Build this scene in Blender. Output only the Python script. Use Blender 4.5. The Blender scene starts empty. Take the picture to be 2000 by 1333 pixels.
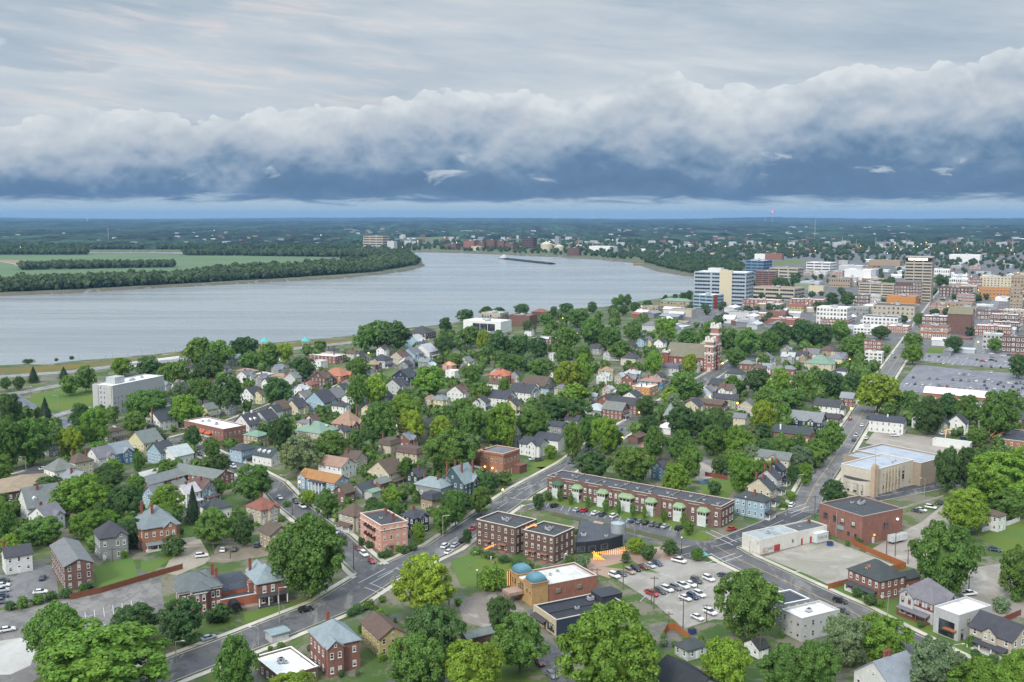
import bpy, math, random, zlib
import numpy as np
from mathutils import Vector, Matrix
from mathutils.geometry import tessellate_polygon
R = math.radians
S = bpy.context.scene
C = S.collection
# ---------------------------------------------------------------- camera
CAM_H, FOC, HORIZON = 125.0, 2000.0, 424.0          # metres, focal length in photo pixels, level line in photo pixels
PITCH = math.atan((666.5 - HORIZON) / FOC)
cd = bpy.data.cameras.new('camera'); cam = bpy.data.objects.new('camera', cd); C.objects.link(cam)
cd.sensor_width = 36; cd.lens = 36 * FOC / 2000; cd.clip_start = 1; cd.clip_end = 90000
cam.location = (0, 0, CAM_H); cam.rotation_euler = (math.pi / 2 - PITCH, 0, 0)
S.camera = cam
S.render.engine = 'CYCLES'
S.cycles.use_denoising = True
S.cycles.max_bounces = 5; S.cycles.diffuse_bounces = 3; S.cycles.glossy_bounces = 2
S.cycles.transmission_bounces = 2; S.cycles.volume_bounces = 0; S.cycles.transparent_max_bounces = 6
S.cycles.caustics_reflective = False; S.cycles.caustics_refractive = False
S.cycles.sample_clamp_indirect = 4
vs = S.view_settings
vs.view_transform = 'Standard'; vs.look = 'None'; vs.gamma = 1; vs.exposure = 0.0; vs.use_curve_mapping = False

def lin(r, g, b):
    f = lambda c: (c / 12.92 if c <= .04045 else ((c + .055) / 1.055) ** 2.4)
    return (f(r / 255), f(g / 255), f(b / 255), 1)

class NT:
    """small helper to wire nodes"""
    def __init__(s, nt): s.nt = nt; s.n = nt.nodes; s.l = nt.links
    def add(s, typ, props=None, **inp):
        nd = s.n.new(typ)
        for k, v in (props or {}).items(): setattr(nd, k, v)
        for k, v in inp.items():
            key = int(k[1:]) if k[0] == 'i' and k[1:].isdigit() else k.replace('_', ' ')
            s.set(nd.inputs[key], v)
        return nd
    def set(s, sock, v):
        if isinstance(v, bpy.types.NodeSocket): s.l.new(v, sock)
        elif isinstance(v, bpy.types.Node): s.l.new(v.outputs[0], sock)
        else: sock.default_value = v
    def math(s, op, a, b=0.0, c=None, clamp=False):
        nd = s.n.new('ShaderNodeMath'); nd.operation = op; nd.use_clamp = clamp
        s.set(nd.inputs[0], a); s.set(nd.inputs[1], b)
        if c is not None: s.set(nd.inputs[2], c)
        return nd.outputs[0]
    def ss(s, v, a, b):
        nd = s.n.new('ShaderNodeMapRange'); nd.interpolation_type = 'SMOOTHSTEP'
        s.set(nd.inputs[0], v); s.set(nd.inputs[1], a); s.set(nd.inputs[2], b)
        return nd.outputs[0]
    def mix(s, f, a, b, blend='MIX'):
        nd = s.n.new('ShaderNodeMix'); nd.data_type = 'RGBA'; nd.blend_type = blend
        s.set(nd.inputs[0], f); s.set(nd.inputs[6], a); s.set(nd.inputs[7], b)
        return nd.outputs[2]
    def ramp(s, f, stops):
        nd = s.n.new('ShaderNodeValToRGB'); e = nd.color_ramp.elements
        while len(e) < len(stops): e.new(0.5)
        for el, (p, c) in zip(e, stops): el.position = p; el.color = c
        s.set(nd.inputs[0], f); return nd.outputs[0]
    def noise(s, vec, scale, detail=4, rough=.55, dist=0.0):
        nd = s.n.new('ShaderNodeTexNoise'); s.set(nd.inputs['Vector'], vec)
        nd.inputs['Scale'].default_value = scale; nd.inputs['Detail'].default_value = detail
        nd.inputs['Roughness'].default_value = rough; nd.inputs['Distortion'].default_value = dist
        return nd.outputs[0]
    def vec(s, x, y, z):
        nd = s.n.new('ShaderNodeCombineXYZ')
        for i, v in enumerate((x, y, z)): s.set(nd.inputs[i], v)
        return nd.outputs[0]

# ---------------------------------------------------------------- sky: Nishita behind a procedural storm front
HAZE_D = 3.7e-5
SUN_EL, SUN_AZ = R(37), R(208)
def build_world():
    w = bpy.data.worlds.new('World'); S.world = w; w.use_nodes = True
    t = NT(w.node_tree); t.n.clear()
    tc = t.add('ShaderNodeTexCoord').outputs['Generated']
    sep = t.add('ShaderNodeSeparateXYZ', None, Vector=tc)
    x, y, z = sep.outputs
    az = t.math('ARCTAN2', x, y)
    el = t.math('ARCSINE', z)
    sky = t.add('ShaderNodeTexSky', {'sky_type': 'NISHITA', 'sun_disc': False, 'sun_elevation': SUN_EL, 'sun_rotation': SUN_AZ})
    # crest of the cloud bank: photo points turned into azimuth / elevation
    crest = [(-100, 248), (0, 238), (50, 234), (100, 225), (180, 220), (320, 211), (360, 225), (400, 236), (450, 230), (520, 215), (640, 205), (760, 196), (850, 180), (930, 184), (1020, 180), (1120, 182), (1180, 165),
             (1290, 143), (1340, 150), (1400, 167), (1500, 168), (1570, 148), (1680, 121), (1720, 130), (1780, 138), (1850, 113), (1900, 118), (1960, 99), (2000, 97), (2100, 100)]
    pts = []
    for px, py in crest:
        u, v = (px - 1000) / FOC, (666.5 - py) / FOC
        d = Vector((u, math.cos(PITCH) + v * math.sin(PITCH), -math.sin(PITCH) + v * math.cos(PITCH))).normalized()
        pts.append((math.atan2(d.x, d.y), math.asin(d.z)))
    A0, A1, E1 = -.56, .56, .30
    fc = t.n.new('ShaderNodeFloatCurve'); cu = fc.mapping.curves[0]
    pp = [((a - A0) / (A1 - A0), e / E1) for a, e in pts if A0 < a < A1]
    cu.points[0].location = (0, pp[0][1]); cu.points[1].location = (1, pp[-1][1])
    for a, e in pp: cu.points.new(a, e)
    fc.mapping.update()
    t.set(fc.inputs['Factor'], 1.0)
    t.set(fc.inputs['Value'], t.math('DIVIDE', t.math('SUBTRACT', az, A0), A1 - A0, clamp=True))
    top = t.math('MULTIPLY', fc.outputs[0], E1)
    P3 = t.vec(t.math('MULTIPLY', az, 1.0), t.math('MULTIPLY', el, 1.5), 0.3)
    n_big = t.noise(P3, 7, 3, .5, .3); n_mid = t.noise(P3, 22, 6, .55, .35); n_fine = t.noise(P3, 80, 5, .6)
    vor = t.add('ShaderNodeTexVoronoi', {'feature': 'SMOOTH_F1'}, Vector=P3, Scale=34.0, Smoothness=.35)
    puff = t.math('MULTIPLY', t.math('SUBTRACT', .45, vor.outputs['Distance']), .012)
    vor2 = t.add('ShaderNodeTexVoronoi', {'feature': 'SMOOTH_F1'}, Vector=P3, Scale=90.0, Smoothness=.3)
    wob = t.math('ADD', t.math('MULTIPLY', t.math('SUBTRACT', n_mid, .5), .016), t.math('ADD', puff, t.math('ADD', t.math('MULTIPLY', t.math('SUBTRACT', .4, vor2.outputs['Distance']), .0065), t.math('MULTIPLY', t.math('SUBTRACT', n_fine, .5), .005))))
    top2 = t.math('ADD', top, wob)
    below = t.math('SUBTRACT', top2, el)                         # > 0 inside the bank
    soft = t.math('ADD', .0010, t.math('MULTIPLY', t.ss(n_big, .56, .80), .010))
    bank = t.ss(below, 0.0, soft)
    # depth inside the bank 0 (crest) .. 1 (base), broken up by billows
    dep = t.math('DIVIDE', t.math('SUBTRACT', top2, el), t.math('SUBTRACT', top, .012))
    dep = t.math('ADD', dep, t.math('MULTIPLY', t.math('SUBTRACT', n_big, .5), .62))
    dep = t.math('ADD', dep, t.math('MULTIPLY', t.math('SUBTRACT', n_mid, .5), .42))
    dep = t.math('ADD', dep, t.math('MULTIPLY', t.math('SUBTRACT', vor.outputs['Distance'], .4), .16))
    dep = t.math('ADD', dep, t.math('MULTIPLY', t.math('SUBTRACT', vor2.outputs['Distance'], .4), t.math('MULTIPLY', .14, t.math('SUBTRACT', 1.0, t.ss(dep, .0, .5)))))
    def relief(sc, dl, sd):
        a = t.noise(t.vec(az, t.math('MULTIPLY', el, 1.35), sd), sc, 4, .55, .25); b = t.noise(t.vec(az, t.math('MULTIPLY', t.math('ADD', el, dl), 1.35), sd), sc, 4, .55, .25)
        return t.math('SUBTRACT', a, b)
    fade = t.math('SUBTRACT', 1.0, t.math('MULTIPLY', t.ss(dep, .45, .95), .6))
    dep = t.math('SUBTRACT', dep, t.math('MULTIPLY', t.math('ADD', t.math('MULTIPLY', relief(10, .016, .3), .55), t.math('MULTIPLY', relief(34, .006, 3.3), .30)), fade))
    bankc = t.ramp(dep, [(0, lin(225, 230, 236)), (.10, lin(212, 219, 227)), (.28, lin(190, 199, 212)), (.44, lin(164, 179, 200)),
                         (.58, lin(130, 154, 183)), (.72, lin(92, 125, 163)), (.88, lin(82, 115, 152)), (1, lin(92, 124, 160))])
    # ragged dark base, pale strip above the horizon
    P4 = t.vec(t.math('MULTIPLY', az, 9.0), t.math('MULTIPLY', el, 60.0), 1.7)
    n_rag = t.noise(P4, 2.2, 5, .6, .6)
    base = t.math('ADD', .0105, t.math('MULTIPLY', t.math('SUBTRACT', n_rag, .5), .026))
    strip = t.math('SUBTRACT', 1.0, t.ss(el, base, t.math('ADD', base, .010)))
    stripc = t.mix(t.ss(el, -.002, .018), lin(168, 199, 217), lin(192, 210, 223))
    bankc = t.mix(t.math('MULTIPLY', strip, .92), bankc, stripc)
    # small bright scuds low in the dark part
    P5 = t.vec(t.math('MULTIPLY', az, 10.0), t.math('MULTIPLY', el, 26.0), 4.4)
    sc = t.noise(P5, 1.9, 6, .55, .4)
    scm = t.math('MULTIPLY', t.ss(sc, .60, .70), t.math('MULTIPLY', t.ss(el, .026, .036), t.math('SUBTRACT', 1.0, t.ss(el, .055, .068))))
    bankc = t.mix(t.math('MULTIPLY', scm, .75), bankc, lin(206, 216, 228))
    # high stratus with long streaks and a rosy tint at the left
    P6 = t.vec(t.math('MULTIPLY', az, 3.2), t.math('MULTIPLY', t.math('ADD', el, t.math('MULTIPLY', az, .10)), 22.0), 9.1)
    st = t.noise(P6, 1.0, 7, .58, .5); st2 = t.noise(P6, 3.1, 5, .6, .3)
    stv = t.math('ADD', t.math('MULTIPLY', st, .75), t.math('MULTIPLY', st2, .25))
    strat = t.ramp(stv, [(.32, lin(167, 183, 201)), (.44, lin(187, 199, 213)), (.55, lin(204, 212, 222)), (.70, lin(226, 230, 234))])
    pk = t.math('MULTIPLY', t.ss(st2, .5, .72), t.math('SUBTRACT', 1.0, t.ss(az, -.30, .18)))
    strat = t.mix(t.math('MULTIPLY', pk, .55), strat, lin(236, 222, 221))
    strat = t.mix(t.math('MULTIPLY', t.ss(el, .17, .34), .45), strat, lin(176, 190, 205))
    # a layer of small cumulus puffs at the far left
    cl = t.math('MULTIPLY', t.ss(t.noise(t.vec(t.math('MULTIPLY', az, 6.0), t.math('MULTIPLY', el, 17.0), 2.2), 1.6, 6, .5, .2), .48, .55),
                t.math('MULTIPLY', t.math('SUBTRACT', 1.0, t.ss(az, -.40, -.28)), t.math('MULTIPLY', t.ss(el, .10, .13), t.math('SUBTRACT', 1.0, t.ss(el, .165, .185)))))
    strat = t.mix(t.math('MULTIPLY', cl, .6), strat, lin(220, 226, 232))
    cloud = t.mix(bank, strat, bankc)
    # overcast vault overhead is brighter than the part in view
    bright = t.math('ADD', 1.0, t.math('MULTIPLY', t.ss(el, .33, 1.1), ZENITH))
    cloud = t.mix(1.0, cloud, t.vec(bright, bright, t.math('MULTIPLY', bright, .97)), 'MULTIPLY')
    skyc = t.mix(1.0, sky.outputs[0], (.08, .08, .08, 1), 'MULTIPLY')
    col = t.mix(.93, skyc, cloud)
    bg = t.add('ShaderNodeBackground', None, Color=col, Strength=1.0)
    t.l.new(bg.outputs[0], t.add('ShaderNodeOutputWorld').inputs[0])
ZENITH = 2.6
build_world()
sl = bpy.data.lights.new('sun', 'SUN'); sun = bpy.data.objects.new('sun', sl); C.objects.link(sun)
sl.energy = 3.1; sl.angle = R(12); sl.color = (1, .96, .9)
sun.rotation_euler = Vector((-math.sin(SUN_AZ) * math.cos(SUN_EL), -math.cos(SUN_AZ) * math.cos(SUN_EL), -math.sin(SUN_EL))).to_track_quat('-Z', 'Y').to_euler()

# ---------------------------------------------------------------- geometry helpers
SP, CP = math.sin(PITCH), math.cos(PITCH)
def P(px, py, z=0.0):
    """photo pixel -> point of the plane at height z"""
    u, v = (px - 1000) / FOC, (py - 666.5) / FOC
    t = (CAM_H - z) / (SP + v * CP)
    return (u * t, (CP - v * SP) * t)
def depth(py, z=0.0): return (CAM_H - z) / (SP + (py - 666.5) / FOC * CP)
def proj(X, Y, Z=0.0):
    d = Y * CP - (Z - CAM_H) * SP; u = Y * SP + (Z - CAM_H) * CP
    return 1000 + FOC * X / d, 666.5 - FOC * u / d
def height_at(gx, gy, ytop):
    lo, hi = 0.0, 200.0
    for _ in range(40):
        m = (lo + hi) / 2
        if proj(gx, gy, m)[1] > ytop: lo = m
        else: hi = m
    return lo

class MB:
    """collects polygons into one mesh; every polygon carries a material slot"""
    def __init__(s): s.v = []; s.f = []; s.m = []
    def poly(s, pts, m=0):
        b = len(s.v); s.v += [tuple(p) for p in pts]; s.f.append(tuple(range(b, b + len(pts)))); s.m.append(m)
    def box(s, x0, y0, z0, x1, y1, z1, m=0, bottom=False):
        p = [(x0, y0, z0), (x1, y0, z0), (x1, y1, z0), (x0, y1, z0), (x0, y0, z1), (x1, y0, z1), (x1, y1, z1), (x0, y1, z1)]
        fs = [(0, 1, 5, 4), (1, 2, 6, 5), (2, 3, 7, 6), (3, 0, 4, 7), (4, 5, 6, 7)] + ([(3, 2, 1, 0)] if bottom else [])
        b = len(s.v); s.v += p
        for f in fs: s.f.append(tuple(b + i for i in f)); s.m.append(m)
    def prism(s, prof, a, b, axis='x', m=0, caps=True):
        """profile (list of 2-D points) swept along an axis from a to b"""
        mk = {'x': lambda t, p: (t, p[0], p[1]), 'y': lambda t, p: (p[0], t, p[1]), 'z': lambda t, p: (p[0], p[1], t)}[axis]
        n = len(prof); o = len(s.v)
        s.v += [mk(a, p) for p in prof] + [mk(b, p) for p in prof]
        for i in range(n):
            j = (i + 1) % n; s.f.append((o + i, o + j, o + n + j, o + n + i)); s.m.append(m)
        if caps:
            s.f.append(tuple(o + i for i in range(n))[::-1]); s.m.append(m)
            s.f.append(tuple(o + n + i for i in range(n))); s.m.append(m)
    def cyl(s, x, y, z0, z1, r0, r1=None, n=10, m=0, cap=True):
        r1 = r0 if r1 is None else r1; o = len(s.v)
        for z, r in ((z0, r0), (z1, r1)):
            s.v += [(x + r * math.cos(2 * math.pi * i / n), y + r * math.sin(2 * math.pi * i / n), z) for i in range(n)]
        for i in range(n):
            j = (i + 1) % n; s.f.append((o + i, o + j, o + n + j, o + n + i)); s.m.append(m)
        if cap: s.f.append(tuple(o + n + i for i in range(n))); s.m.append(m)
    def tube(s, p0, p1, r0, r1=None, n=6, m=0):
        p0, p1 = Vector(p0), Vector(p1); r1 = r0 if r1 is None else r1
        q = (p1 - p0).to_track_quat('Z', 'Y'); o = len(s.v)
        for p, r in ((p0, r0), (p1, r1)):
            s.v += [tuple(p + q @ Vector((r * math.cos(2 * math.pi * i / n), r * math.sin(2 * math.pi * i / n), 0))) for i in range(n)]
        for i in range(n):
            j = (i + 1) % n; s.f.append((o + i, o + j, o + n + j, o + n + i)); s.m.append(m)
        s.f.append(tuple(o + n + i for i in range(n))); s.m.append(m)
        s.f.append(tuple(o + i for i in range(n))[::-1]); s.m.append(m)
    def ball(s, x, y, z, r, n=8, k=5, m=0, sz=1.0):
        o = len(s.v)
        for j in range(k + 1):
            th = math.pi * j / k
            s.v += [(x + r * math.sin(th) * math.cos(2 * math.pi * i / n), y + r * math.sin(th) * math.sin(2 * math.pi * i / n), z + sz * r * math.cos(th)) for i in range(n)]
        for j in range(k):
            for i in range(n):
                i2 = (i + 1) % n; s.f.append((o + j * n + i, o + (j + 1) * n + i, o + (j + 1) * n + i2, o + j * n + i2)); s.m.append(m)
    def mesh(s, name, mats):
        me = bpy.data.meshes.new(name); me.from_pydata(s.v, [], s.f)
        for m in mats: me.materials.append(m)
        if len(mats) > 1: me.polygons.foreach_set('material_index', s.m)
        me.update(); return me
    def obj(s, name, mats, parent=None, color=None):
        return link(name, s.mesh(name, mats if isinstance(mats, (list, tuple)) else [mats]), parent, color)

def link(name, data, parent=None, color=None, loc=None, rz=None, scale=None):
    o = bpy.data.objects.new(name, data); C.objects.link(o)
    if parent: o.parent = parent
    if color: o.color = color if len(color) == 4 else (*color, 1)
    if loc is not None: o.location = loc
    if rz is not None: o.rotation_euler = (0, 0, rz)
    if scale is not None: o.scale = scale
    return o
def tag(o, label=None, cat=None, group=None, kind=None):
    if label: o['label'] = label
    if cat: o['category'] = cat
    if group: o['group'] = group
    if kind: o['kind'] = kind
    return o
def thing(name, label, cat, loc, rz=0.0, group=None):
    return tag(link(name, None, None, None, loc, rz), label, cat, group)

# ---------------------------------------------------------------- materials
MATS = {}
def mat(name, fn, rough=.8, spec=.3):
    m = bpy.data.materials.new(name); m.use_nodes = True
    t = NT(m.node_tree); b = t.n['Principled BSDF']
    b.inputs['Roughness'].default_value = rough; b.inputs['Specular IOR Level'].default_value = spec
    fn(t, b); MATS[name] = m; return m
def ocol(t): return t.add('ShaderNodeObjectInfo').outputs['Color']
def opos(t):
    tc = t.add('ShaderNodeTexCoord').outputs['Object']; rnd = t.add('ShaderNodeObjectInfo').outputs['Random']
    return t.add('ShaderNodeVectorMath', {'operation': 'ADD'}, i0=tc, i1=t.vec(t.math('MULTIPLY', rnd, 97.0), 0, 0)).outputs[0]
def gpos(t): return t.add('ShaderNodeNewGeometry').outputs['Position']
def tone(t, col, fac, lo, hi):
    k = t.math('ADD', lo, t.math('MULTIPLY', fac, hi - lo))
    return t.mix(1.0, col, t.vec(k, k, k), 'MULTIPLY')
def m_paint(t, b):
    p = opos(t); n = t.noise(p, .8, 5, .6); s = t.noise(t.add('ShaderNodeMapping', None, Vector=p, Scale=(3, 3, .25)).outputs[0], 1.0, 4, .6)
    t.set(b.inputs['Base Color'], tone(t, tone(t, ocol(t), n, .74, 1.14), s, .76, 1.14))
def m_siding(t, b):
    m_paint(t, b); p = opos(t)
    w = t.add('ShaderNodeTexWave', {'wave_type': 'BANDS', 'bands_direction': 'Z', 'wave_profile': 'SAW'}, Vector=p, Scale=1.6)
    bp = t.add('ShaderNodeBump', None, Strength=.5, Distance=.05, Height=w.outputs[1]); t.set(b.inputs['Normal'], bp)
def m_brick(t, b):
    p = opos(t); sx = t.add('ShaderNodeSeparateXYZ', None, Vector=p)
    uv = t.vec(t.math('ADD', sx.outputs[0], sx.outputs[1]), sx.outputs[2], 0)
    br = t.add('ShaderNodeTexBrick', None, Vector=uv, Scale=3.2, Color1=(1.05, 1, .97, 1), Color2=(.58, .58, .58, 1), Mortar=(1.3, 1.5, 1.55, 1))
    br.inputs['Mortar Size'].default_value = .03
    n = t.noise(p, .5, 5, .65); s = t.noise(t.add('ShaderNodeMapping', None, Vector=p, Scale=(1.5, 1.5, .2)).outputs[0], 1.0, 4, .6)
    t.set(b.inputs['Base Color'], tone(t, tone(t, t.mix(.9, ocol(t), br.outputs[0], 'MULTIPLY'), n, .62, 1.40), s, .76, 1.2))
    t.set(b.inputs['Normal'], t.add('ShaderNodeBump', None, Strength=.3, Distance=.03, Height=br.outputs[1]))
def m_shingle(t, b):
    p = opos(t); n = t.noise(p, .45, 5, .6); g = t.noise(p, 5.0, 3, .7)
    s = t.noise(t.add('ShaderNodeMapping', None, Vector=p, Scale=(1.2, 1.2, 4.5)).outputs[0], 1.5, 3, .7)
    c = tone(t, tone(t, tone(t, ocol(t), n, .66, 1.3), g, .62, 1.36), s, .7, 1.3)
    t.set(b.inputs['Base Color'], c)
    t.set(b.inputs['Normal'], t.add('ShaderNodeBump', None, Strength=.6, Distance=.06, Height=s))
def m_flat(t, b):
    p = opos(t); n = t.noise(p, .16, 6, .62, .6); g = t.noise(p, 1.4, 5, .7)
    st = t.ss(t.noise(t.add('ShaderNodeMapping', None, Vector=p, Scale=(.5, .12, 1)).outputs[0], 1.0, 5, .6, .8), .52, .62)
    c = tone(t, tone(t, ocol(t), n, .62, 1.34), g, .8, 1.2)
    t.set(b.inputs['Base Color'], t.mix(t.math('MULTIPLY', st, .45), c, tone(t, c, .5, .4, .6)))
    t.set(b.inputs['Roughness'], t.math('SUBTRACT', .85, t.math('MULTIPLY', st, .5)))
def m_trim(t, b):
    t.set(b.inputs['Base Color'], tone(t, ocol(t), t.noise(opos(t), 2.0, 3), .85, 1.08))
def m_glass(t, b):
    n = t.noise(gpos(t), .35, 2); t.set(b.inputs['Base Color'], t.mix(t.ss(n, .4, .7), (.012, .015, .02, 1), (.07, .08, .09, 1)))
def m_car(t, b):
    t.set(b.inputs['Base Color'], ocol(t)); b.inputs['Coat Weight'].default_value = .6; b.inputs['Coat Roughness'].default_value = .12
def m_leaf(t, b):
    geo = t.add('ShaderNodeNewGeometry'); isl = geo.outputs['Random Per Island']; p = t.add('ShaderNodeTexCoord').outputs['Object']
    n = t.noise(p, 3.4, 4, .6); base = tone(t, tone(t, tone(t, ocol(t), isl, .62, 1.40), n, .66, 1.34), t.noise(gpos(t), .05, 3, .6), .68, 1.32)
    warm = t.mix(1.0, base, (1.4, 1.06, .55, 1), 'MULTIPLY')
    c = t.mix(t.math('MULTIPLY', t.ss(t.noise(p, 2.1, 3, .6), .5, .75), .55), base, warm)
    t.set(b.inputs['Base Color'], c)
    tr = t.add('ShaderNodeBsdfTranslucent', None, Color=t.mix(1.0, c, (1.3, 1.25, .5, 1), 'MULTIPLY'))
    mx = t.add('ShaderNodeMixShader', None, i0=.38, i1=b.outputs[0], i2=tr.outputs[0])
    t.l.new(mx.outputs[0], t.n['Material Output'].inputs[0])
def m_bark(t, b):
    p = t.add('ShaderNodeTexCoord').outputs['Object']
    n = t.noise(t.add('ShaderNodeMapping', None, Vector=p, Scale=(6, 6, 1)).outputs[0], 4, 4, .6)
    t.set(b.inputs['Base Color'], t.mix(n, (.05, .04, .03, 1), (.20, .17, .14, 1)))
def m_asphalt(t, b):
    p = gpos(t); n = t.noise(p, .05, 6, .6, .5); g = t.noise(p, .6, 5, .7); wt = t.ss(t.noise(p, .09, 5, .65, 1.0), .5, .64)
    cr = t.add('ShaderNodeTexVoronoi', {'feature': 'DISTANCE_TO_EDGE'}, Vector=t.add('ShaderNodeVectorMath', {'operation': 'ADD'}, i0=p, i1=t.vec(t.math('MULTIPLY', g, 5.0), 0, 0)).outputs[0], Scale=.13)
    crk = t.math('MULTIPLY', t.math('SUBTRACT', 1.0, t.ss(cr.outputs['Distance'], .008, .03)), .5)
    bk = t.add('ShaderNodeTexBrick', {'offset': .37}, Vector=t.add('ShaderNodeMapping', None, Vector=p, Rotation=(0, 0, .95)).outputs[0], Scale=.075, Color1=(.80, .80, .80, 1), Color2=(1.2, 1.19, 1.17, 1), Mortar=(.7, .7, .7, 1)); bk.inputs['Mortar Size'].default_value = .006
    c = t.mix(t.ss(t.noise(p, .022, 3, .5), .42, .58), ocol(t), t.mix(1.0, ocol(t), bk.outputs[0], 'MULTIPLY'))
    c = tone(t, tone(t, c, n, .62, 1.38), g, .8, 1.2)
    pl = t.math('MULTIPLY', t.ss(t.noise(t.add('ShaderNodeMapping', None, Vector=p, Rotation=(0, 0, .95), Scale=(.16, .05, 1)).outputs[0], 1.0, 5, .68, .8), .52, .64), .62); c = t.mix(pl, c, (.25, .235, .22, 1))
    c = t.mix(t.math('MULTIPLY', wt, .45), c, tone(t, c, .5, .45, .55)); c = t.mix(crk, c, tone(t, c, .5, .5, .55))
    t.set(b.inputs['Base Color'], c); t.set(b.inputs['Roughness'], t.math('SUBTRACT', .85, t.math('MULTIPLY', wt, .35)))
def m_concrete(t, b):
    p = gpos(t); n = t.noise(p, .06, 6, .62, .7); g = t.noise(p, .7, 5, .7); pa = t.ss(t.noise(p, .035, 5, .6, 1.2), .50, .58); wp = t.ss(t.noise(p, .07, 5, .65, .9), .57, .65)
    c = tone(t, tone(t, ocol(t), n, .62, 1.34), g, .76, 1.24); c = t.mix(t.math('MULTIPLY', wp, .35), c, (.46, .44, .41, 1))
    t.set(b.inputs['Base Color'], t.mix(t.math('MULTIPLY', pa, .55), c, t.mix(1.0, c, (.72, .74, .66, 1), 'MULTIPLY')))
def m_grass(t, b):
    p = gpos(t); n = t.noise(p, .03, 5, .6); g = t.noise(p, .45, 6, .7); f = t.noise(p, 2.5, 4, .75)
    c = t.mix(t.ss(n, .35, .65), ocol(t), t.mix(1.0, ocol(t), (1.35, 1.02, .7, 1), 'MULTIPLY'))
    c = t.mix(t.math('MULTIPLY', t.ss(g, .56, .72), .55), c, (.16, .13, .075, 1))
    t.set(b.inputs['Base Color'], tone(t, c, f, .62, 1.38))
def m_ground(t, b):
    p = gpos(t); n = t.noise(p, .011, 6, .6, .4); g = t.noise(p, .07, 6, .7, .5); f = t.noise(p, .9, 5, .75)
    c = t.mix(t.ss(n, .40, .60), (.055, .10, .024, 1), (.095, .125, .04, 1))
    c = t.mix(t.math('MULTIPLY', t.ss(g, .47, .57), .85), c, (.19, .165, .13, 1))
    c = t.mix(t.math('MULTIPLY', t.ss(t.noise(p, .05, 4, .6), .56, .62), .75), c, (.11, .11, .115, 1))
    t.set(b.inputs['Base Color'], tone(t, c, f, .66, 1.34))
def m_field(t, b):
    p = gpos(t); n = t.noise(p, .004, 5, .6); w = t.noise(t.add('ShaderNodeMapping', None, Vector=p, Rotation=(0, 0, .35), Scale=(.002, .05, 1)).outputs[0], 1, 4, .6)
    t.set(b.inputs['Base Color'], tone(t, tone(t, ocol(t), n, .78, 1.22), w, .85, 1.15))
def m_water(t, b):
    p = gpos(t)
    mp = lambda sx, sy, rz: t.add('ShaderNodeMapping', None, Vector=p, Rotation=(0, 0, rz), Scale=(sx, sy, 1)).outputs[0]
    n = t.noise(mp(.0016, .012, .35), 1.0, 6, .62, .6); rip = t.noise(mp(.12, .3, .4), 1.0, 6, .68); sw = t.noise(mp(.02, .055, .3), 1.0, 4, .6)
    c = t.mix(t.ss(n, .3, .7), (.238, .262, .268, 1), (.258, .280, .284, 1)); t.set(b.inputs['Base Color'], c)
    t.set(b.inputs['Roughness'], t.math('ADD', .16, t.math('MULTIPLY', t.ss(n, .4, .7), .22)))
    b1 = t.add('ShaderNodeBump', None, Strength=.55, Distance=1.2, Height=rip); b2 = t.add('ShaderNodeBump', None, Strength=.35, Distance=3.0, Height=sw, Normal=b1.outputs[0])
    t.set(b.inputs['Normal'], b2)
def m_canopy(t, b):
    p = gpos(t); n = t.noise(p, .0016, 5, .6); q = t.add('ShaderNodeMapping', None, Vector=p, Scale=(1, .11, 1)).outputs[0]; g = t.noise(q, .018, 5, .75); f = t.noise(q, .06, 3, .7)
    c = t.mix(t.ss(n, .35, .65), (.013, .030, .019, 1), (.026, .050, .029, 1))
    t.set(b.inputs['Base Color'], tone(t, tone(t, tone(t, c, t.ss(g, .35, .65), .35, 1.75), f, .5, 1.5), t.ss(t.noise(q, .0035, 4, .6), .3, .7), .5, 1.6))
for nm, fn, ro, sp in (('paint', m_paint, .7, .3), ('siding', m_siding, .65, .3), ('brick', m_brick, .85, .2), ('shingle', m_shingle, .85, .25), ('flat_roof', m_flat, .8, .3), ('trim', m_trim, .55, .35),
                       ('glass', m_glass, .08, .6), ('car_paint', m_car, .35, .5), ('leaf', m_leaf, .65, .25), ('bark', m_bark, .9, .2), ('asphalt', m_asphalt, .8, .35), ('concrete', m_concrete, .85, .25),
                       ('grass', m_grass, .9, .15), ('ground', m_ground, .9, .2), ('field', m_field, .9, .15), ('water', m_water, .3, .5), ('canopy', m_canopy, .9, .15)):
    mat(nm, fn, ro, sp)
def m_emit(name, col, strength):
    def fn(t, b): t.set(b.inputs['Base Color'], col); t.set(b.inputs['Emission Color'], col); b.inputs['Emission Strength'].default_value = strength
    return mat(name, fn, .4)
m_emit('orange_lamp', (1, .42, .06, 1), 9); m_emit('white_lamp', (1, .85, .7, 1), 5); m_emit('red_lamp', (1, .08, .10, 1), 3); m_emit('gold_bulb', (1, .36, .05, 1), 1.25)
def m_blind(t, b): t.set(b.inputs['Base Color'], tone(t, (.52, .50, .45, 1), t.noise(gpos(t), .5), .6, 1.3))
mat('blind', m_blind, .3, .5)
def m_rubber(t, b): t.set(b.inputs['Base Color'], tone(t, (.02, .02, .022, 1), t.noise(opos(t), 4), .8, 1.2))
def m_metal(t, b): t.set(b.inputs['Base Color'], tone(t, ocol(t), t.noise(opos(t), 1.3, 4), .8, 1.15)); b.inputs['Metallic'].default_value = .45
def m_skin(t, b): t.set(b.inputs['Base Color'], tone(t, (.52, .33, .25, 1), t.noise(opos(t), 9), .9, 1.1))
mat('rubber', m_rubber, .8); mat('metal', m_metal, .45); mat('skin', m_skin, .6)
M = MATS
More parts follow.
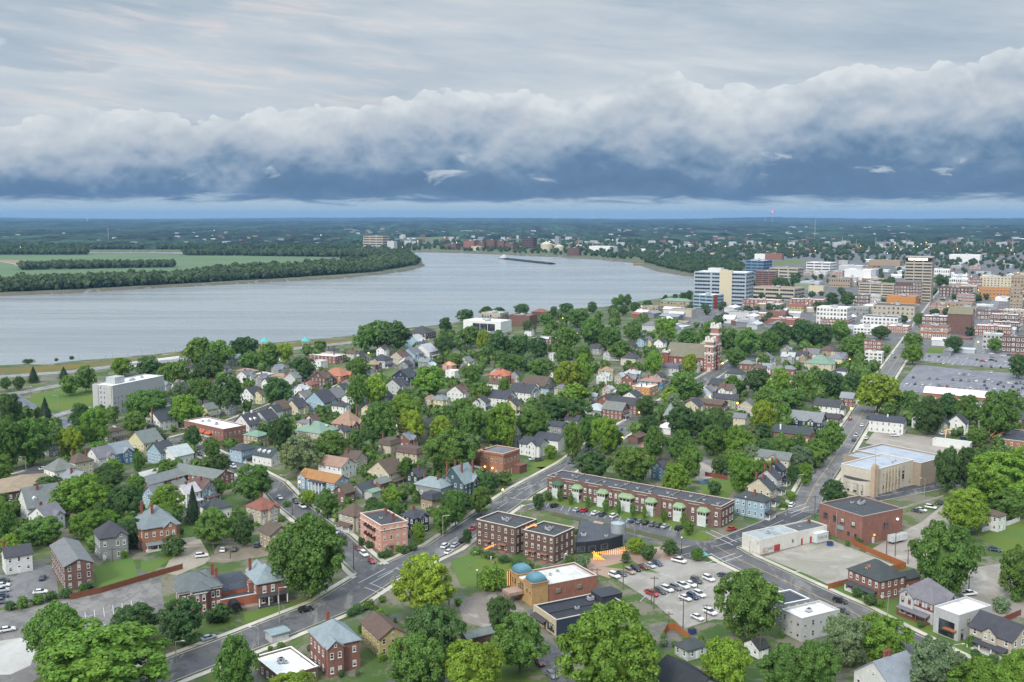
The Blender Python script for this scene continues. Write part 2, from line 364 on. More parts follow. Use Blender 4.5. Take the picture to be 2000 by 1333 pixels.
# ---------------------------------------------------------------- land, river, far country
rng = np.random.default_rng(7); random.seed(7)
def sheet(name, polys, m, z, color=None, kind='structure', label=None, cat=None, px=True):
    mb = MB()
    for pl in polys:
        q = [P(*p) for p in pl] if px else pl
        for tri in tessellate_polygon([[Vector((x, y, 0)) for x, y in q]]):
            tr = [q[i] for i in tri]
            if (tr[1][0] - tr[0][0]) * (tr[2][1] - tr[0][1]) - (tr[1][1] - tr[0][1]) * (tr[2][0] - tr[0][0]) < 0: tr = tr[::-1]
            mb.poly([(x, y, z) for x, y in tr])
    return tag(mb.obj(name, m, None, color), label, cat, None, kind)
def land(name, pts, m, skirt, color=None):
    """a landmass sheet with a sloping earth bank down to the water along the listed edge points"""
    o = sheet(name, [pts], m, 0.0, color, px=False)
    mb = MB(); a = [Vector((x, y, 0)) for x, y in skirt]
    area = sum(p[0] * q[1] - q[0] * p[1] for p, q in zip(pts, pts[1:] + pts[:1])); sg = -1 if area > 0 else 1
    nor = []
    for i in range(len(a)):
        d = (a[min(i + 1, len(a) - 1)] - a[max(i - 1, 0)]).normalized(); nor.append(Vector((-d.y, d.x, 0)) * sg)
    for i in range(len(a) - 1):
        w = 15
        p, q = a[i], a[i + 1]; p2, q2 = p + nor[i] * w, q + nor[i + 1] * w
        mb.poly([p, q, (q2.x, q2.y, -6), (p2.x, p2.y, -6)])
    return o, mb
def smooth(pts, n=4):
    out = []
    for i in range(len(pts) - 1):
        for k in range(n):
            t = k / n; out.append((pts[i][0] * (1 - t) + pts[i + 1][0] * t, pts[i][1] * (1 - t) + pts[i + 1][1] * t))
    out.append(pts[-1]); g = [P(*p) for p in out]
    return [(x + (rng.uniform(-1, 1) * 3 if 0 < i < len(g) - 1 else 0), y + (rng.uniform(-1, 1) * 5 if 0 < i < len(g) - 1 else 0)) for i, (x, y) in enumerate(g)]
near_bank = smooth([(-700, 758), (-300, 733), (0, 714), (100, 710), (250, 697), (350, 686), (450, 677), (500, 672), (640, 660), (720, 652), (790, 642), (870, 633), (930, 624), (1000, 616), (1100, 606), (1200, 597), (1250, 589), (1290, 582), (1350, 571), (1405, 560), (1420, 550), (1400, 541), (1352, 536)])
far_bank = smooth([(1352, 536), (1320, 532), (1290, 526), (1250, 512), (1200, 507), (1130, 502), (1000, 496), (900, 492.5), (800, 489.5), (700, 488), (500, 489), (400, 490), (350, 490.4), (260, 490.8), (150, 490.3), (-100, 490), (-900, 490)])
edge = near_bank + far_bank[1:]
BIG = 30000
ring = [(-BIG, far_bank[-1][1]), (-BIG, BIG), (BIG, BIG), (BIG, -3000), (-3000, -3000), (-3000, near_bank[0][1])]
_, mb1 = land('ground', edge + ring, M['ground'], edge)
pen_front = smooth([(-900, 590), (-300, 582), (0, 573), (150, 567), (300, 558), (450, 551), (550, 545.5), (650, 541), (730, 533.5), (790, 526), (822, 517)])
pen_back = smooth([(822, 517), (816, 506), (795, 498.5), (700, 498), (500, 498), (360, 496), (300, 494.6), (240, 495), (170, 494.4), (0, 495), (-900, 496)])
pen = pen_front + pen_back[1:]
_, mb2 = land('far_bank_land', pen, M['ground'], pen)
for mb_, nm in ((mb1, 'river_bank'), (mb2, 'far_river_bank')):
    tag(mb_.obj(nm, M['concrete'], None, (.115, .105, .08)), None, None, None, 'structure')
wm = MB(); wm.poly([(-BIG, -3000, -4.5), (BIG, -3000, -4.5), (BIG, BIG, -4.5), (-BIG, BIG, -4.5)])
tag(wm.obj('river_water', M['water']), None, None, None, 'structure')
# fields on the far bank
sheet('crop_field', [[(-300, 497.2), (150, 496), (360, 497.6), (520, 499.5), (640, 503), (672, 509), (600, 519), (500, 526), (420, 534), (345, 546), (336, 550), (0, 562), (-300, 570)]], M['field'], .06, (.115, .17, .085))
sheet('bare_field', [[(-120, 508), (20, 508), (78, 511), (70, 517), (45, 520), (30, 514), (0, 511), (-120, 511)]], M['field'], .09, (.27, .20, .13))
sheet('field_track', [[(-100, 510), (10, 511.5), (30, 515), (46, 523), (42, 523.5), (26, 516), (5, 512.5), (-100, 511)]], M['concrete'], .12, (.36, .31, .22))

# ---- value noise in numpy for the far canopy
def vnoise(x, y, seed):
    xi, yi = np.floor(x).astype(np.int64), np.floor(y).astype(np.int64); fx, fy = x - xi, y - yi
    fx, fy = fx * fx * (3 - 2 * fx), fy * fy * (3 - 2 * fy)
    def h(a, b):
        v = (a * 374761393 + b * 668265263 + seed * 974711) & 0xffffffff
        v = ((v ^ (v >> 13)) * 1274126177) & 0xffffffff
        return ((v ^ (v >> 16)) & 0xffff) / 65535.0
    return (h(xi, yi) * (1 - fx) + h(xi + 1, yi) * fx) * (1 - fy) + (h(xi, yi + 1) * (1 - fx) + h(xi + 1, yi + 1) * fx) * fy
def fbm(x, y, seed, o=4): return sum(vnoise(x * 2 ** k, y * 2 ** k, seed + k) * .5 ** (k + 1) for k in range(o)) / (1 - .5 ** o)
def hills(X, Y):
    d = np.hypot(X, Y); k = np.clip((d - 5000) / 15000, 0, 1)
    return k * (14 + 150 * np.clip(fbm(X / 5200, Y / 3000, 31, 4) - .25, 0, 1) ** 1.1)
def far_canopy():
    na, nr = 1150, 430
    az = np.linspace(-.60, .60, na)
    # rows evenly spread in picture height, from about 3 km to 45 km
    py = np.concatenate([np.linspace(489, 440, 330), np.linspace(439.8, 429.2, 99), [427.0]])
    A, PY = np.meshgrid(az, py)
    dist = CAM_H / np.tan(np.arctan((PY - 666.5) / FOC) + PITCH); dist = np.minimum(dist, 30000)
    X, Y = np.sin(A) * dist / np.cos(A), dist
    Xj = X + (vnoise(X / 9, Y / 9, 3) - .5) * 7
    crown = vnoise(X / 11, Y / 16, 5) * .55 + vnoise(X / 26, Y / 40, 6) * .45
    patch = fbm(X / 70, Y / 420, 9, 3)
    h = 1 + 12 * crown ** 1.3 + 30 * np.clip(patch - .2, 0, 1) ** 1.1
    PX = 1000 + FOC * np.tan(A) * 1.0
    clear = fbm(X / 420, Y / 900, 17, 4)
    lim = np.where(PX > 1230, 476 - (PX - 1230) * .004, np.where(PX > 690, 474, 487.5))
    h = np.where(PY > lim + 6 * (clear - .5), -3, h)
    thr = np.where(PY > 452, .60, .68)
    h = np.where((clear > thr) & (PY > 438), -3, h)
    Z = h + hills(X, Y)
    v = np.stack([Xj, Y, Z], -1).reshape(-1, 3)
    i = np.arange(nr * na).reshape(nr, na); f = np.stack([i[:-1, :-1], i[:-1, 1:], i[1:, 1:], i[1:, :-1]], -1).reshape(-1, 4)
    keep = (h.reshape(-1)[f] > -1).sum(1) > 0; f = f[keep]
    me = npmesh('far_woods', v, f, [M['canopy']])
    tag(link('far_woods', me), 'dark blue green woods covering the far country up to the horizon', 'woods', None, 'stuff')
def npmesh(name, v, f, mats, mi=None):
    me = bpy.data.meshes.new(name); nf, k = f.shape
    me.vertices.add(len(v)); me.vertices.foreach_set('co', np.ascontiguousarray(v, dtype=np.float32).ravel())
    me.loops.add(nf * k); me.loops.foreach_set('vertex_index', np.ascontiguousarray(f, dtype=np.int32).ravel())
    me.polygons.add(nf); me.polygons.foreach_set('loop_start', np.arange(0, nf * k, k, dtype=np.int32)); me.polygons.foreach_set('loop_total', np.full(nf, k, dtype=np.int32))
    for m in mats: me.materials.append(m)
    if mi is not None: me.polygons.foreach_set('material_index', np.ascontiguousarray(mi, dtype=np.int32))
    me.update(calc_edges=True); return me
far_canopy()
gx = np.linspace(-24000, 24000, 90); gd = np.linspace(5500, 29800, 60); GX, GD = np.meshgrid(gx, gd); HZ = hills(GX, GD) - 9
ii = np.arange(90 * 60).reshape(60, 90)
me = npmesh('distant_hills', np.stack([GX, GD, HZ], -1).reshape(-1, 3), np.stack([ii[:-1, :-1], ii[:-1, 1:], ii[1:, 1:], ii[1:, :-1]], -1).reshape(-1, 4), [M['canopy']])
tag(link('distant_hills', me), None, None, None, 'structure')

# ---------------------------------------------------------------- streets, lots, lawns
def strip_pts(pts, w, off=0.0, px=True):
    a = [Vector(P(*p)) if px else Vector(p) for p in pts]; L, Rr = [], []
    for i, p in enumerate(a):
        d0 = (a[i] - a[i - 1]).normalized() if i else None; d1 = (a[i + 1] - a[i]).normalized() if i < len(a) - 1 else None
        d = ((d0 or d1) + (d1 or d0)).normalized(); n = Vector((-d.y, d.x)); k = 1 / max(.5, n.dot(Vector((-(d1 or d0).y, (d1 or d0).x))))
        L.append(p + n * (off + w / 2) * k); Rr.append(p + n * (off - w / 2) * k)
    return L, Rr
def strip(mb, pts, w, z, off=0.0, px=True, h=0.0):
    L, Rr = strip_pts(pts, w, off, px)
    for i in range(len(L) - 1):
        mb.poly([(*Rr[i], z), (*Rr[i + 1], z), (*L[i + 1], z), (*L[i], z)])
        if h:
            mb.poly([(*L[i], z - h), (*L[i], z), (*L[i + 1], z), (*L[i + 1], z - h)][::-1]); mb.poly([(*Rr[i], z - h), (*Rr[i], z), (*Rr[i + 1], z), (*Rr[i + 1], z - h)])
def dashes(mb, pts, w, z, dash, gap, off=0.0):
    a = [Vector(P(*p)) for p in pts]
    for i in range(len(a) - 1):
        d = a[i + 1] - a[i]; ln = d.length; d.normalize(); n = Vector((-d.y, d.x)); s = 0
        while s < ln:
            e = min(s + dash, ln); p, q = a[i] + d * s + n * off, a[i] + d * e + n * off
            mb.poly([(*(p - n * w / 2), z), (*(q - n * w / 2), z), (*(q + n * w / 2), z), (*(p + n * w / 2), z)]); s = e + gap
ASPH, DARK, PALE = (.112, .110, .112), (.068, .068, .076), (.20, .195, .19)
ROADS = [  # name, centre line, width, colour, sidewalks (left offset, right offset), centre line colour
    ('main_street', [(737, 1128), (866, 1068), (1025, 958), (1115, 908), (1180, 862), (1300, 788), (1400, 728), (1452, 698)], 11.5, ASPH, 1, 'w'),
    ('lower_street', [(60, 1400), (300, 1322), (488, 1250), (645, 1187), (737, 1128)], 13.5, ASPH, 1, None),
    ('side_street', [(737, 1128), (697, 1092), (655, 1052), (560, 978), (530, 945), (478, 918), (395, 880), (345, 858)], 10.5, ASPH, 1, None),
    ('upper_cross_street', [(40, 930), (190, 890), (345, 858), (420, 838), (520, 800), (640, 752), (760, 700)], 9, ASPH, 1, None),
    ('left_cross_street', [(-80, 925), (60, 915), (150, 900)], 9, ASPH, 0, None),
    ('apartment_drive', [(1036, 984), (1140, 1012), (1262, 1046), (1415, 1072)], 8, ASPH, 0, None),
    ('diagonal_street', [(1395, 1066), (1440, 1092), (1544, 1141), (1610, 1172), (1664, 1196), (1738, 1236), (1862, 1300), (1960, 1352)], 12.5, ASPH, 1, 'y'),
    ('church_street', [(1330, 1086), (1426, 1060), (1502, 1029), (1566, 1001), (1640, 985), (1730, 968), (1805, 953), (1862, 942), (1990, 914)], 11, DARK, 0, 'w'),
    ('downtown_street', [(1566, 1001), (1593, 946), (1622, 905), (1652, 860), (1678, 820), (1730, 735), (1762, 688), (1835, 580), (1856, 553)], 11.5, (.16, .155, .155), 1, 'y'),
    ('lower_side_street', [(1020, 1238), (1062, 1275), (1100, 1322), (1140, 1380)], 9, ASPH, 0, None),
    ('lane_to_theatre', [(905, 1262), (960, 1236), (1010, 1210)], 7, ASPH, 0, None),
    ('riverside_drive', [(-150, 752), (0, 737), (130, 727), (250, 713), (420, 697), (560, 683), (700, 668)], 16, (.24, .235, .24), 0, None),
    ('park_road', [(-60, 781), (15, 772), (65, 762), (117, 753), (185, 742)], 12, (.25, .235, .23), 0, None),
    ('park_side_road', [(20, 772), (45, 790), (80, 808), (125, 826), (180, 850)], 12, (.14, .14, .17), 0, 'w'),
    ('park_link_road', [(105, 814), (140, 803), (175, 795)], 8, (.25, .24, .25), 0, None),
    ('second_street', [(1240, 838), (1330, 872), (1420, 925)], 5, PALE, 0, None),
    ('far_church_street', [(1395, 755), (1445, 715), (1480, 690)], 9, ASPH, 0, None),
    ('hill_street', [(1905, 702), (1925, 640), (1955, 560)], 11, (.2, .2, .2), 0, None)]
def side_strip(mb, i, w, z, off, h):
    """pavement or kerb beside road i, broken where another street runs through"""
    a = [Vector(P(*p)) for p in ROADS[i][1]]; others = [([Vector(P(*p)) for p in r[1]], r[2]) for j, r in enumerate(ROADS) if j != i]
    pts = []
    for p, q in zip(a, a[1:]):
        n = max(1, int((q - p).length / 2.5)); pts += [p.lerp(q, k / n) for k in range(n)]
    pts.append(a[-1]); L, Rr = strip_pts([tuple(p) for p in pts], w, off, False); run = []
    def free(m):
        for g, rw in others:
            for p, q in zip(g, g[1:]):
                d = q - p; t = max(0, min(1, (m - p).dot(d) / d.length_squared))
                if (p + d * t - m).length < rw / 2 + .2: return False
        return True
    for k in range(len(L) - 1):
        if not free((L[k] + Rr[k + 1]) / 2): continue
        mb.poly([(*Rr[k], z), (*Rr[k + 1], z), (*L[k + 1], z), (*L[k], z)])
        mb.poly([(*L[k], z), (*L[k + 1], z), (*L[k + 1], z - h), (*L[k], z - h)]); mb.poly([(*Rr[k], z - h), (*Rr[k + 1], z - h), (*Rr[k + 1], z), (*Rr[k], z)])
walk = MB(); ROADLINES = []
mk_w, mk_y = MB(), MB()
for i, (nm, pts, w, col, sw, cl) in enumerate(ROADS):
    mb = MB(); strip(mb, pts, w, .060 + .004 * i)
    tag(mb.obj(nm, M['asphalt'], None, col), None, None, None, 'structure')
    ROADLINES.append(([P(*p) for p in pts], w))
    if sw:
        for sd in (-1, 1): side_strip(walk, i, 1.9, .15 + .004 * (i * 2 + (sd > 0)), sd * (w / 2 + 2.3), .1)
    if cl: dashes(mk_w if cl == 'w' else mk_y, pts, .22, .142, 30 if cl == 'y' else 12, 0.5 if cl == 'y' else 6, 0)
kerb = MB()
for i in (0, 1, 2, 6, 7, 8):
    for sd in (-1, 1): side_strip(kerb, i, .35, .24 + .004 * i + (.002 if sd > 0 else 0), sd * (ROADS[i][2] / 2 + .17), .2)
tag(kerb.obj('kerb', M['concrete'], None, (.38, .36, .33)), None, None, None, 'structure')
tag(walk.obj('sidewalk', M['concrete'], None, (.50, .45, .39)), None, None, None, 'structure')
# lots
LOTS = [
    ('apartment_parking_lot', [(1060, 978), (1330, 1034), (1326, 1052), (1200, 1026), (1040, 990)], 'asphalt', (.105, .105, .115)),
    ('concrete_parking_lot', [(1196, 1126), (1262, 1098), (1312, 1088), (1408, 1102), (1470, 1140), (1530, 1185), (1475, 1215), (1395, 1210), (1336, 1228), (1270, 1172)], 'concrete', (0.303, 0.278, 0.251)),
    ('gravel_lot', [(1492, 1088), (1530, 1076), (1616, 1052), (1640, 1062), (1700, 1085), (1755, 1108), (1720, 1120), (1668, 1132), (1618, 1142), (1575, 1122), (1530, 1104)], 'concrete', (0.316, 0.291, 0.251)),
    ('left_parking_lot', [(-40, 1196), (60, 1188), (140, 1166), (313, 1126), (322, 1200), (300, 1232), (180, 1250), (60, 1335), (-60, 1400), (-200, 1300)], 'asphalt', (.185, .175, .165)),
    ('pale_lot', [(-60, 1262), (40, 1246), (72, 1262), (60, 1300), (20, 1318), (-80, 1320)], 'concrete', (0.426, 0.413, 0.387)),
    ('side_parking_lot', [(-60, 1118), (30, 1126), (62, 1100), (108, 1106), (114, 1160), (40, 1180), (-60, 1200)], 'asphalt', (.17, .165, .165)),
    ('warehouse_yard', [(1690, 1080), (1760, 1040), (1800, 1020), (1850, 980), (1880, 1010), (1830, 1060), (1790, 1112), (1760, 1104)], 'concrete', (0.310, 0.271, 0.238)),
    ('right_lot', [(1868, 1150), (1900, 1110), (1960, 1100), (2080, 1130), (2080, 1210), (1960, 1205), (1890, 1190)], 'concrete', (0.297, 0.264, 0.232)),
    ('storm_parking_lot', [(1745, 765), (1790, 712), (1900, 724), (2100, 738), (2100, 792), (1960, 782)], 'asphalt', (.19, .19, .215)),
    ('upper_parking_lot', [(1795, 704), (1812, 687), (1900, 687), (2100, 694), (2100, 724), (1900, 716)], 'asphalt', (.20, .20, .22)),
    ('white_church_lot', [(1690, 866), (1712, 838), (1800, 852), (1900, 866), (1880, 905), (1820, 895)], 'concrete', (0.323, 0.284, 0.245)),
    ('theatre_forecourt', [(893, 1175), (960, 1150), (995, 1162), (1060, 1225), (1110, 1285), (1090, 1300), (1020, 1222), (960, 1230), (905, 1215)], 'concrete', (.21, .18, .155)),
    ('brick_plaza', [(1040, 1118), (1130, 1100), (1200, 1075), (1290, 1068), (1370, 1080), (1320, 1092), (1255, 1102), (1190, 1130), (1160, 1120), (1110, 1108)], 'concrete', (0.323, 0.225, 0.175)),
    ('motel_drive', [(430, 930), (462, 915), (500, 945), (470, 962)], 'asphalt', (.16, .155, .15)),
    ('gravel_drive', [(352, 1052), (388, 1048), (412, 1090), (400, 1102), (345, 1124), (318, 1120)], 'concrete', (0.310, 0.267, 0.215)),
    ('dirt_yard', [(425, 1066), (520, 1062), (530, 1085), (440, 1100), (405, 1098)], 'concrete', (0.206, 0.172, 0.129)),
    ('back_drive', [(1318, 900), (1370, 890), (1420, 925), (1400, 932), (1345, 942)], 'concrete', (0.387, 0.335, 0.297)),
    ('riverfront_lot', [(215, 715), (320, 693), (350, 690), (350, 700), (250, 722)], 'concrete', (0.516, 0.503, 0.490)),
    ('mansion_drive', [(668, 890), (720, 868), (735, 874), (690, 905)], 'concrete', (0.335, 0.271, 0.219)),
    ('downtown_paving', [(1330, 640), (1360, 590), (1500, 560), (1480, 530), (1300, 505), (1150, 490), (1400, 484), (1700, 482), (2300, 490), (2300, 700), (1960, 690), (1800, 690), (1700, 660), (1560, 640)], 'concrete', (0.138, 0.136, 0.138)),
    ('church_forecourt', [(1375, 735), (1392, 728), (1425, 712), (1432, 718), (1395, 748)], 'concrete', (0.516, 0.464, 0.400))]
for i, (nm, pl, m, col) in enumerate(LOTS): sheet(nm, [pl], M[m], .030 + .0012 * i, col)
LAWNS = [
    ('lawn', [[(880, 1098), (925, 1078), (1000, 1098), (1052, 1118), (990, 1150), (900, 1145)], [(185, 1108), (258, 1088), (272, 1132), (190, 1150)], [(275, 1098), (345, 1085), (300, 1116), (275, 1118)],
              [(398, 1225), (452, 1210), (462, 1222), (396, 1240)], [(476, 1200), (548, 1178), (552, 1194), (480, 1218)], [(555, 1180), (640, 1152), (700, 1140), (690, 1150), (600, 1185), (560, 1200)],
              [(930, 1342), (960, 1282), (1010, 1296), (1052, 1345)], [(1288, 1282), (1320, 1262), (1340, 1290), (1300, 1302)], [(1065, 972), (1130, 978), (1300, 1012), (1345, 1026), (1330, 1038), (1060, 980)],
              [(1340, 1030), (1392, 1046), (1370, 1058), (1330, 1050)], [(1618, 1146), (1672, 1134), (1760, 1180), (1905, 1262), (1965, 1300), (1900, 1300), (1760, 1215)], [(1530, 1108), (1572, 1124), (1618, 1148), (1612, 1152), (1560, 1126)],
              [(1905, 1048), (1945, 1028), (2040, 1012), (2060, 1080), (1960, 1078)], [(985, 935), (1012, 915), (1070, 912), (1030, 930), (960, 948)], [(1030, 908), (1085, 892), (1110, 900), (1060, 918)], [(958, 962), (985, 956), (990, 972), (960, 975)],
              [(1365, 945), (1400, 932), (1440, 940), (1420, 978), (1375, 975)], [(45, 790), (70, 768), (118, 762), (188, 758), (190, 800), (140, 808), (95, 800)], [(60, 766), (118, 748), (200, 738), (190, 745), (120, 758)], [(1808, 690), (1815, 678), (1870, 680), (1866, 692)],
              [(1052, 636), (1090, 630), (1112, 634), (1060, 644)], [(740, 735), (775, 728), (790, 740), (750, 748)], [(515, 1018), (540, 1000), (560, 1010), (540, 1025)], [(345, 1030), (392, 1018), (400, 1040), (360, 1052)], [(1288, 1120), (1215, 1112), (1180, 1108), (1232, 1095)]], (.088, .152, .038)),
    ('levee_grass', [[(-400, 748), (-300, 738), (0, 719), (100, 715), (250, 702), (350, 690), (362, 694), (250, 708), (100, 726), (0, 732), (-400, 765)], [(350, 690), (500, 678), (640, 666), (720, 658), (720, 664), (500, 686), (362, 696)]], (.125, .125, .045)),
    ('far_hill_lawn', [[(838, 463), (870, 460), (890, 464), (860, 470)], [(870, 470), (890, 466), (905, 470), (880, 474)], [(1500, 512), (1560, 508), (1580, 514), (1520, 518)]], (.10, .16, .05))]
for i, (nm, pls, col) in enumerate(LAWNS): sheet(nm, pls, M['grass'], .056, col)
sheet('planting_bed', [[(1082, 1001), (1150, 1016), (1145, 1022), (1075, 1006)], [(1215, 1030), (1320, 1054), (1300, 1058), (1210, 1036)], [(1180, 1022), (1212, 1029), (1200, 1034), (1172, 1028)]], M['grass'], .142, (.075, .09, .05))
sheet('brick_crossing', [[(1162, 1018), (1180, 1022), (1170, 1030), (1152, 1026)]], M['concrete'], .146, (.45, .30, .20))
# painted markings
def cross(mb, a, b, c, d, w=.36):
    """two parallel white lines a-b and c-d"""
    for p, q in ((a, b), (c, d)): strip(mb, [p, q], w, .145)
cross(mk_w, (700, 1140), (752, 1112), (722, 1142), (768, 1116)); cross(mk_w, (712, 1148), (748, 1162), (722, 1140), (762, 1156))
cross(mk_w, (773, 1110), (810, 1128), (785, 1104), (822, 1120)); cross(mk_w, (990, 965), (1012, 958), (995, 973), (1016, 977)); cross(mk_w, (985, 958), (1026, 944), (1000, 962), (1040, 948))
cross(mk_w, (1020, 990), (1040, 984), (1032, 996), (1052, 990)); cross(mk_w, (1378, 1040), (1432, 1066), (1388, 1036), (1440, 1060)); cross(mk_w, (1376, 1102), (1436, 1082), (1384, 1108), (1450, 1086))
cross(mk_w, (1540, 996), (1575, 984), (1545, 1003), (1580, 990)); cross(mk_w, (64, 797), (28, 806), (70, 803), (34, 812))
for k in range(19):                                         # stalls in front of the row house
    x = 1072 + k * 14.1; y = 983.5 + k * 2.65; strip(mk_w, [(x, y), (x - 5, y + 9)], .22, .145)
for k in range(6):
    x = 166 + k * 18; y = 1197 - k * 4.6; strip(mk_w, [(x, y), (x + 2, y + 18)], .2, .145)
strip(mk_w, [(170, 1206), (275, 1180)], .2, .149)
for k in range(5):
    x = 165 + k * 20; y = 1228 - k * 4; strip(mk_w, [(x, y), (x + 1, y + 16)], .2, .145)
for k in range(24): strip(mk_w, [(1770 + k * 11, 748 + k * .8), (1765 + k * 11, 756 + k * .8)], .25, .145)
for k in range(20): strip(mk_w, [(1812 + k * 11, 700 + k * .8), (1808 + k * 11, 706 + k * .8)], .25, .145)
for k in range(9): strip(mk_w, [(1250 + k * 17, 1176 - k * 2.6), (1260 + k * 17, 1166 - k * 2.6)], .2, .145)
tag(mk_w.obj('road_marking', M['trim'], None, (.52, .52, .51)), None, None, None, 'structure')
tag(mk_y.obj('yellow_road_marking', M['trim'], None, (.55, .36, .12)), None, None, None, 'structure')
# ---------------------------------------------------------------- foliage library
def leaf_quads(cent, nor, size, rg, droop=.0):
    n = len(cent)
    nor = nor + rg.normal(0, .55, (n, 3)); nor /= np.linalg.norm(nor, axis=1, keepdims=True) + 1e-9
    a = np.cross(nor, rg.normal(0, 1, (n, 3))); a /= np.linalg.norm(a, axis=1, keepdims=True) + 1e-9
    b = np.cross(nor, a); s = size * rg.uniform(.6, 1.35, (n, 1)); k = rg.uniform(.55, 1.0, (n, 1))
    v = np.stack([cent - a * s - b * s * k * .4, cent + a * s * .2 - b * s * k, cent + a * s + b * s * k * .4, cent - a * s * .2 + b * s * k], 1).reshape(-1, 3)
    return v, np.arange(4 * n).reshape(n, 4)
def sphere_mesh(rad, rg, nu=12, nv=8):
    v, f = [], []
    for j in range(nv + 1):
        th = math.pi * j / nv
        for i in range(nu):
            ph = 2 * math.pi * i / nu; v.append((math.sin(th) * math.cos(ph), math.sin(th) * math.sin(ph), math.cos(th)))
    v = np.array(v); v *= (rad * (1 + .12 * np.sin(v[:, :1] * 7 + rg.uniform(0, 6)) * np.cos(v[:, 1:2] * 6)))
    for j in range(nv):
        for i in range(nu): f.append((j * nu + i, j * nu + nu + i, j * nu + nu + (i + 1) % nu, j * nu + (i + 1) % nu))
    return v, np.array(f)
def crown_arrays(seed, kind, nleaf, size, core=True):
    """unit crown: 1 wide, reaching from z = .12 to 1"""
    rg = np.random.default_rng(seed); cs, ns = [], []
    if kind == 'conifer':
        for k in range(nleaf):
            z = rg.uniform(0, 1) ** 1.25; lay = (z * 9) % 1; r = .5 * (1 - z) ** .85 * (1 - .38 * lay) * rg.uniform(.55, 1.05); a = rg.uniform(0, 2 * math.pi)
            cs.append((r * math.cos(a), r * math.sin(a), .07 + .93 * z - .03 * r)); ns.append((math.cos(a) * .6, math.sin(a) * .6, .7))
        cs, ns = np.array(cs), np.array(ns); v, f = leaf_quads(cs, ns, size * .8, rg)
        cv, cf = sphere_mesh(1, rg); cv = cv * np.array([.30, .30, .42]); cv[:, 2] = cv[:, 2] + .46; cv[:, :2] *= np.clip(1.25 - cv[:, 2:], .1, 1)
    else:
        zc, rz = (.51, .49)
        nl = 170 if nleaf > 5000 else 100; ks = .78 if nleaf > 5000 else 1.0; lobes = []
        for i in range(nl):
            u = 1 - 2 * (i + .5) / nl; a = i * 2.39996 + rg.uniform(-.35, .35); q = math.sqrt(max(0, 1 - u * u)); d = np.array([q * math.cos(a), q * math.sin(a), u])
            big = 1 + .16 * math.sin(3 * a + seed) * q + .12 * math.sin(5 * u + seed * 2)
            lr = rg.uniform(.065, .125) * ks; rr = big * rg.uniform(.80, 1.0) if i % 4 else rg.uniform(.45, .75)
            lobes.append(((d[0] * (.5 - lr * .7) * rr, d[1] * (.5 - lr * .7) * rr, zc + d[2] * (rz - lr * .6) * min(rr, 1.0)), lr))
        if kind == 'oval': lobes = [((c[0] * .92, c[1] * .92, c[2]), r) for c, r in lobes]
        L = np.array([l[0] for l in lobes]); LR = np.array([l[1] for l in lobes]); w = LR ** 2 * (1 + .5 * (L[:, 2] > .4)); w /= w.sum()
        idx = rg.choice(nl, nleaf, p=w); d = rg.normal(0, 1, (nleaf, 3)); d /= np.linalg.norm(d, axis=1, keepdims=True); d[:, 2] = np.where(d[:, 2] < -.2, -d[:, 2], d[:, 2])
        cen = L[idx] + d * LR[idx][:, None] * rg.uniform(.70, 1.06, (nleaf, 1))
        d = d * 1.0 + np.stack([cen[:, 0], cen[:, 1], (cen[:, 2] - zc) + .15], 1) * .8
        v, f = leaf_quads(cen, d, size, rg)
        cv, cf = sphere_mesh(1, rg); cv = cv * np.array([.25, .25, .27]) + np.array([0, 0, zc])
    if core: f = np.concatenate([f, cf + len(v)]); v = np.concatenate([v, cv])
    return v, f
def trunk_mesh(seed, conifer=False):
    rg = random.Random(seed); mb = MB()
    mb.tube((0, 0, -.02), (0, 0, .16), .030, .022, 8); mb.tube((0, 0, .15), (rg.uniform(-.02, .02), rg.uniform(-.02, .02), .36), .022, .016, 8)
    if conifer: mb.tube((0, 0, .3), (0, 0, .95), .016, .003, 6)
    else:
        for i in range(5):
            a = i * 1.26 + rg.uniform(-.3, .3); z = rg.uniform(.16, .34); r = rg.uniform(.18, .30); h = rg.uniform(.18, .34)
            mb.tube((0, 0, z), (r * .5 * math.cos(a), r * .5 * math.sin(a), z + h * .65), .014, .009, 5); mb.tube((r * .5 * math.cos(a), r * .5 * math.sin(a), z + h * .64), (r * math.cos(a + .2), r * math.sin(a + .2), z + h), .009, .004, 5)
    return mb.mesh('trunk', [M['bark']])
CROWN = {'round': [], 'oval': [], 'conifer': [], 'mid': [], 'bush': []}
for i in range(6): v, f = crown_arrays(100 + i, 'round', 17000, .0165); CROWN['round'].append(npmesh('crown', v, f, [M['leaf']]))
for i in range(3): v, f = crown_arrays(200 + i, 'oval', 13000, .0175); CROWN['oval'].append(npmesh('crown', v, f, [M['leaf']]))
for i in range(3): v, f = crown_arrays(300 + i, 'conifer', 3800, .028); CROWN['conifer'].append(npmesh('crown', v, f, [M['leaf']]))
for i in range(8): v, f = crown_arrays(400 + i, 'round', 4600, .028); CROWN['mid'].append(npmesh('crown', v, f, [M['leaf']]))
for i in range(4):
    v, f = crown_arrays(500 + i, 'round', 1800, .040); v[:, 2] = (v[:, 2] - .12) / .88; CROWN['bush'].append(npmesh('crown', v, f, [M['leaf']]))
TRUNK = [trunk_mesh(i) for i in range(4)]; TRUNKC = trunk_mesh(9, True)
SHADE = {0: ('dark green', (.084, .158, .050)), 1: ('mid green', (.130, .232, .050)), 2: ('bright green', (.172, .296, .042)), 3: ('yellow green', (.235, .335, .040)),
         4: ('silvery green', (.18, .25, .13)), 5: ('blackish green', (.045, .080, .046))}
AUTO = []          # (object, description, photo x, photo y) still waiting for a label
REFS = []          # (phrase, x, y) buildings that labels refer to
TREEBOX = []       # picture boxes of listed trees
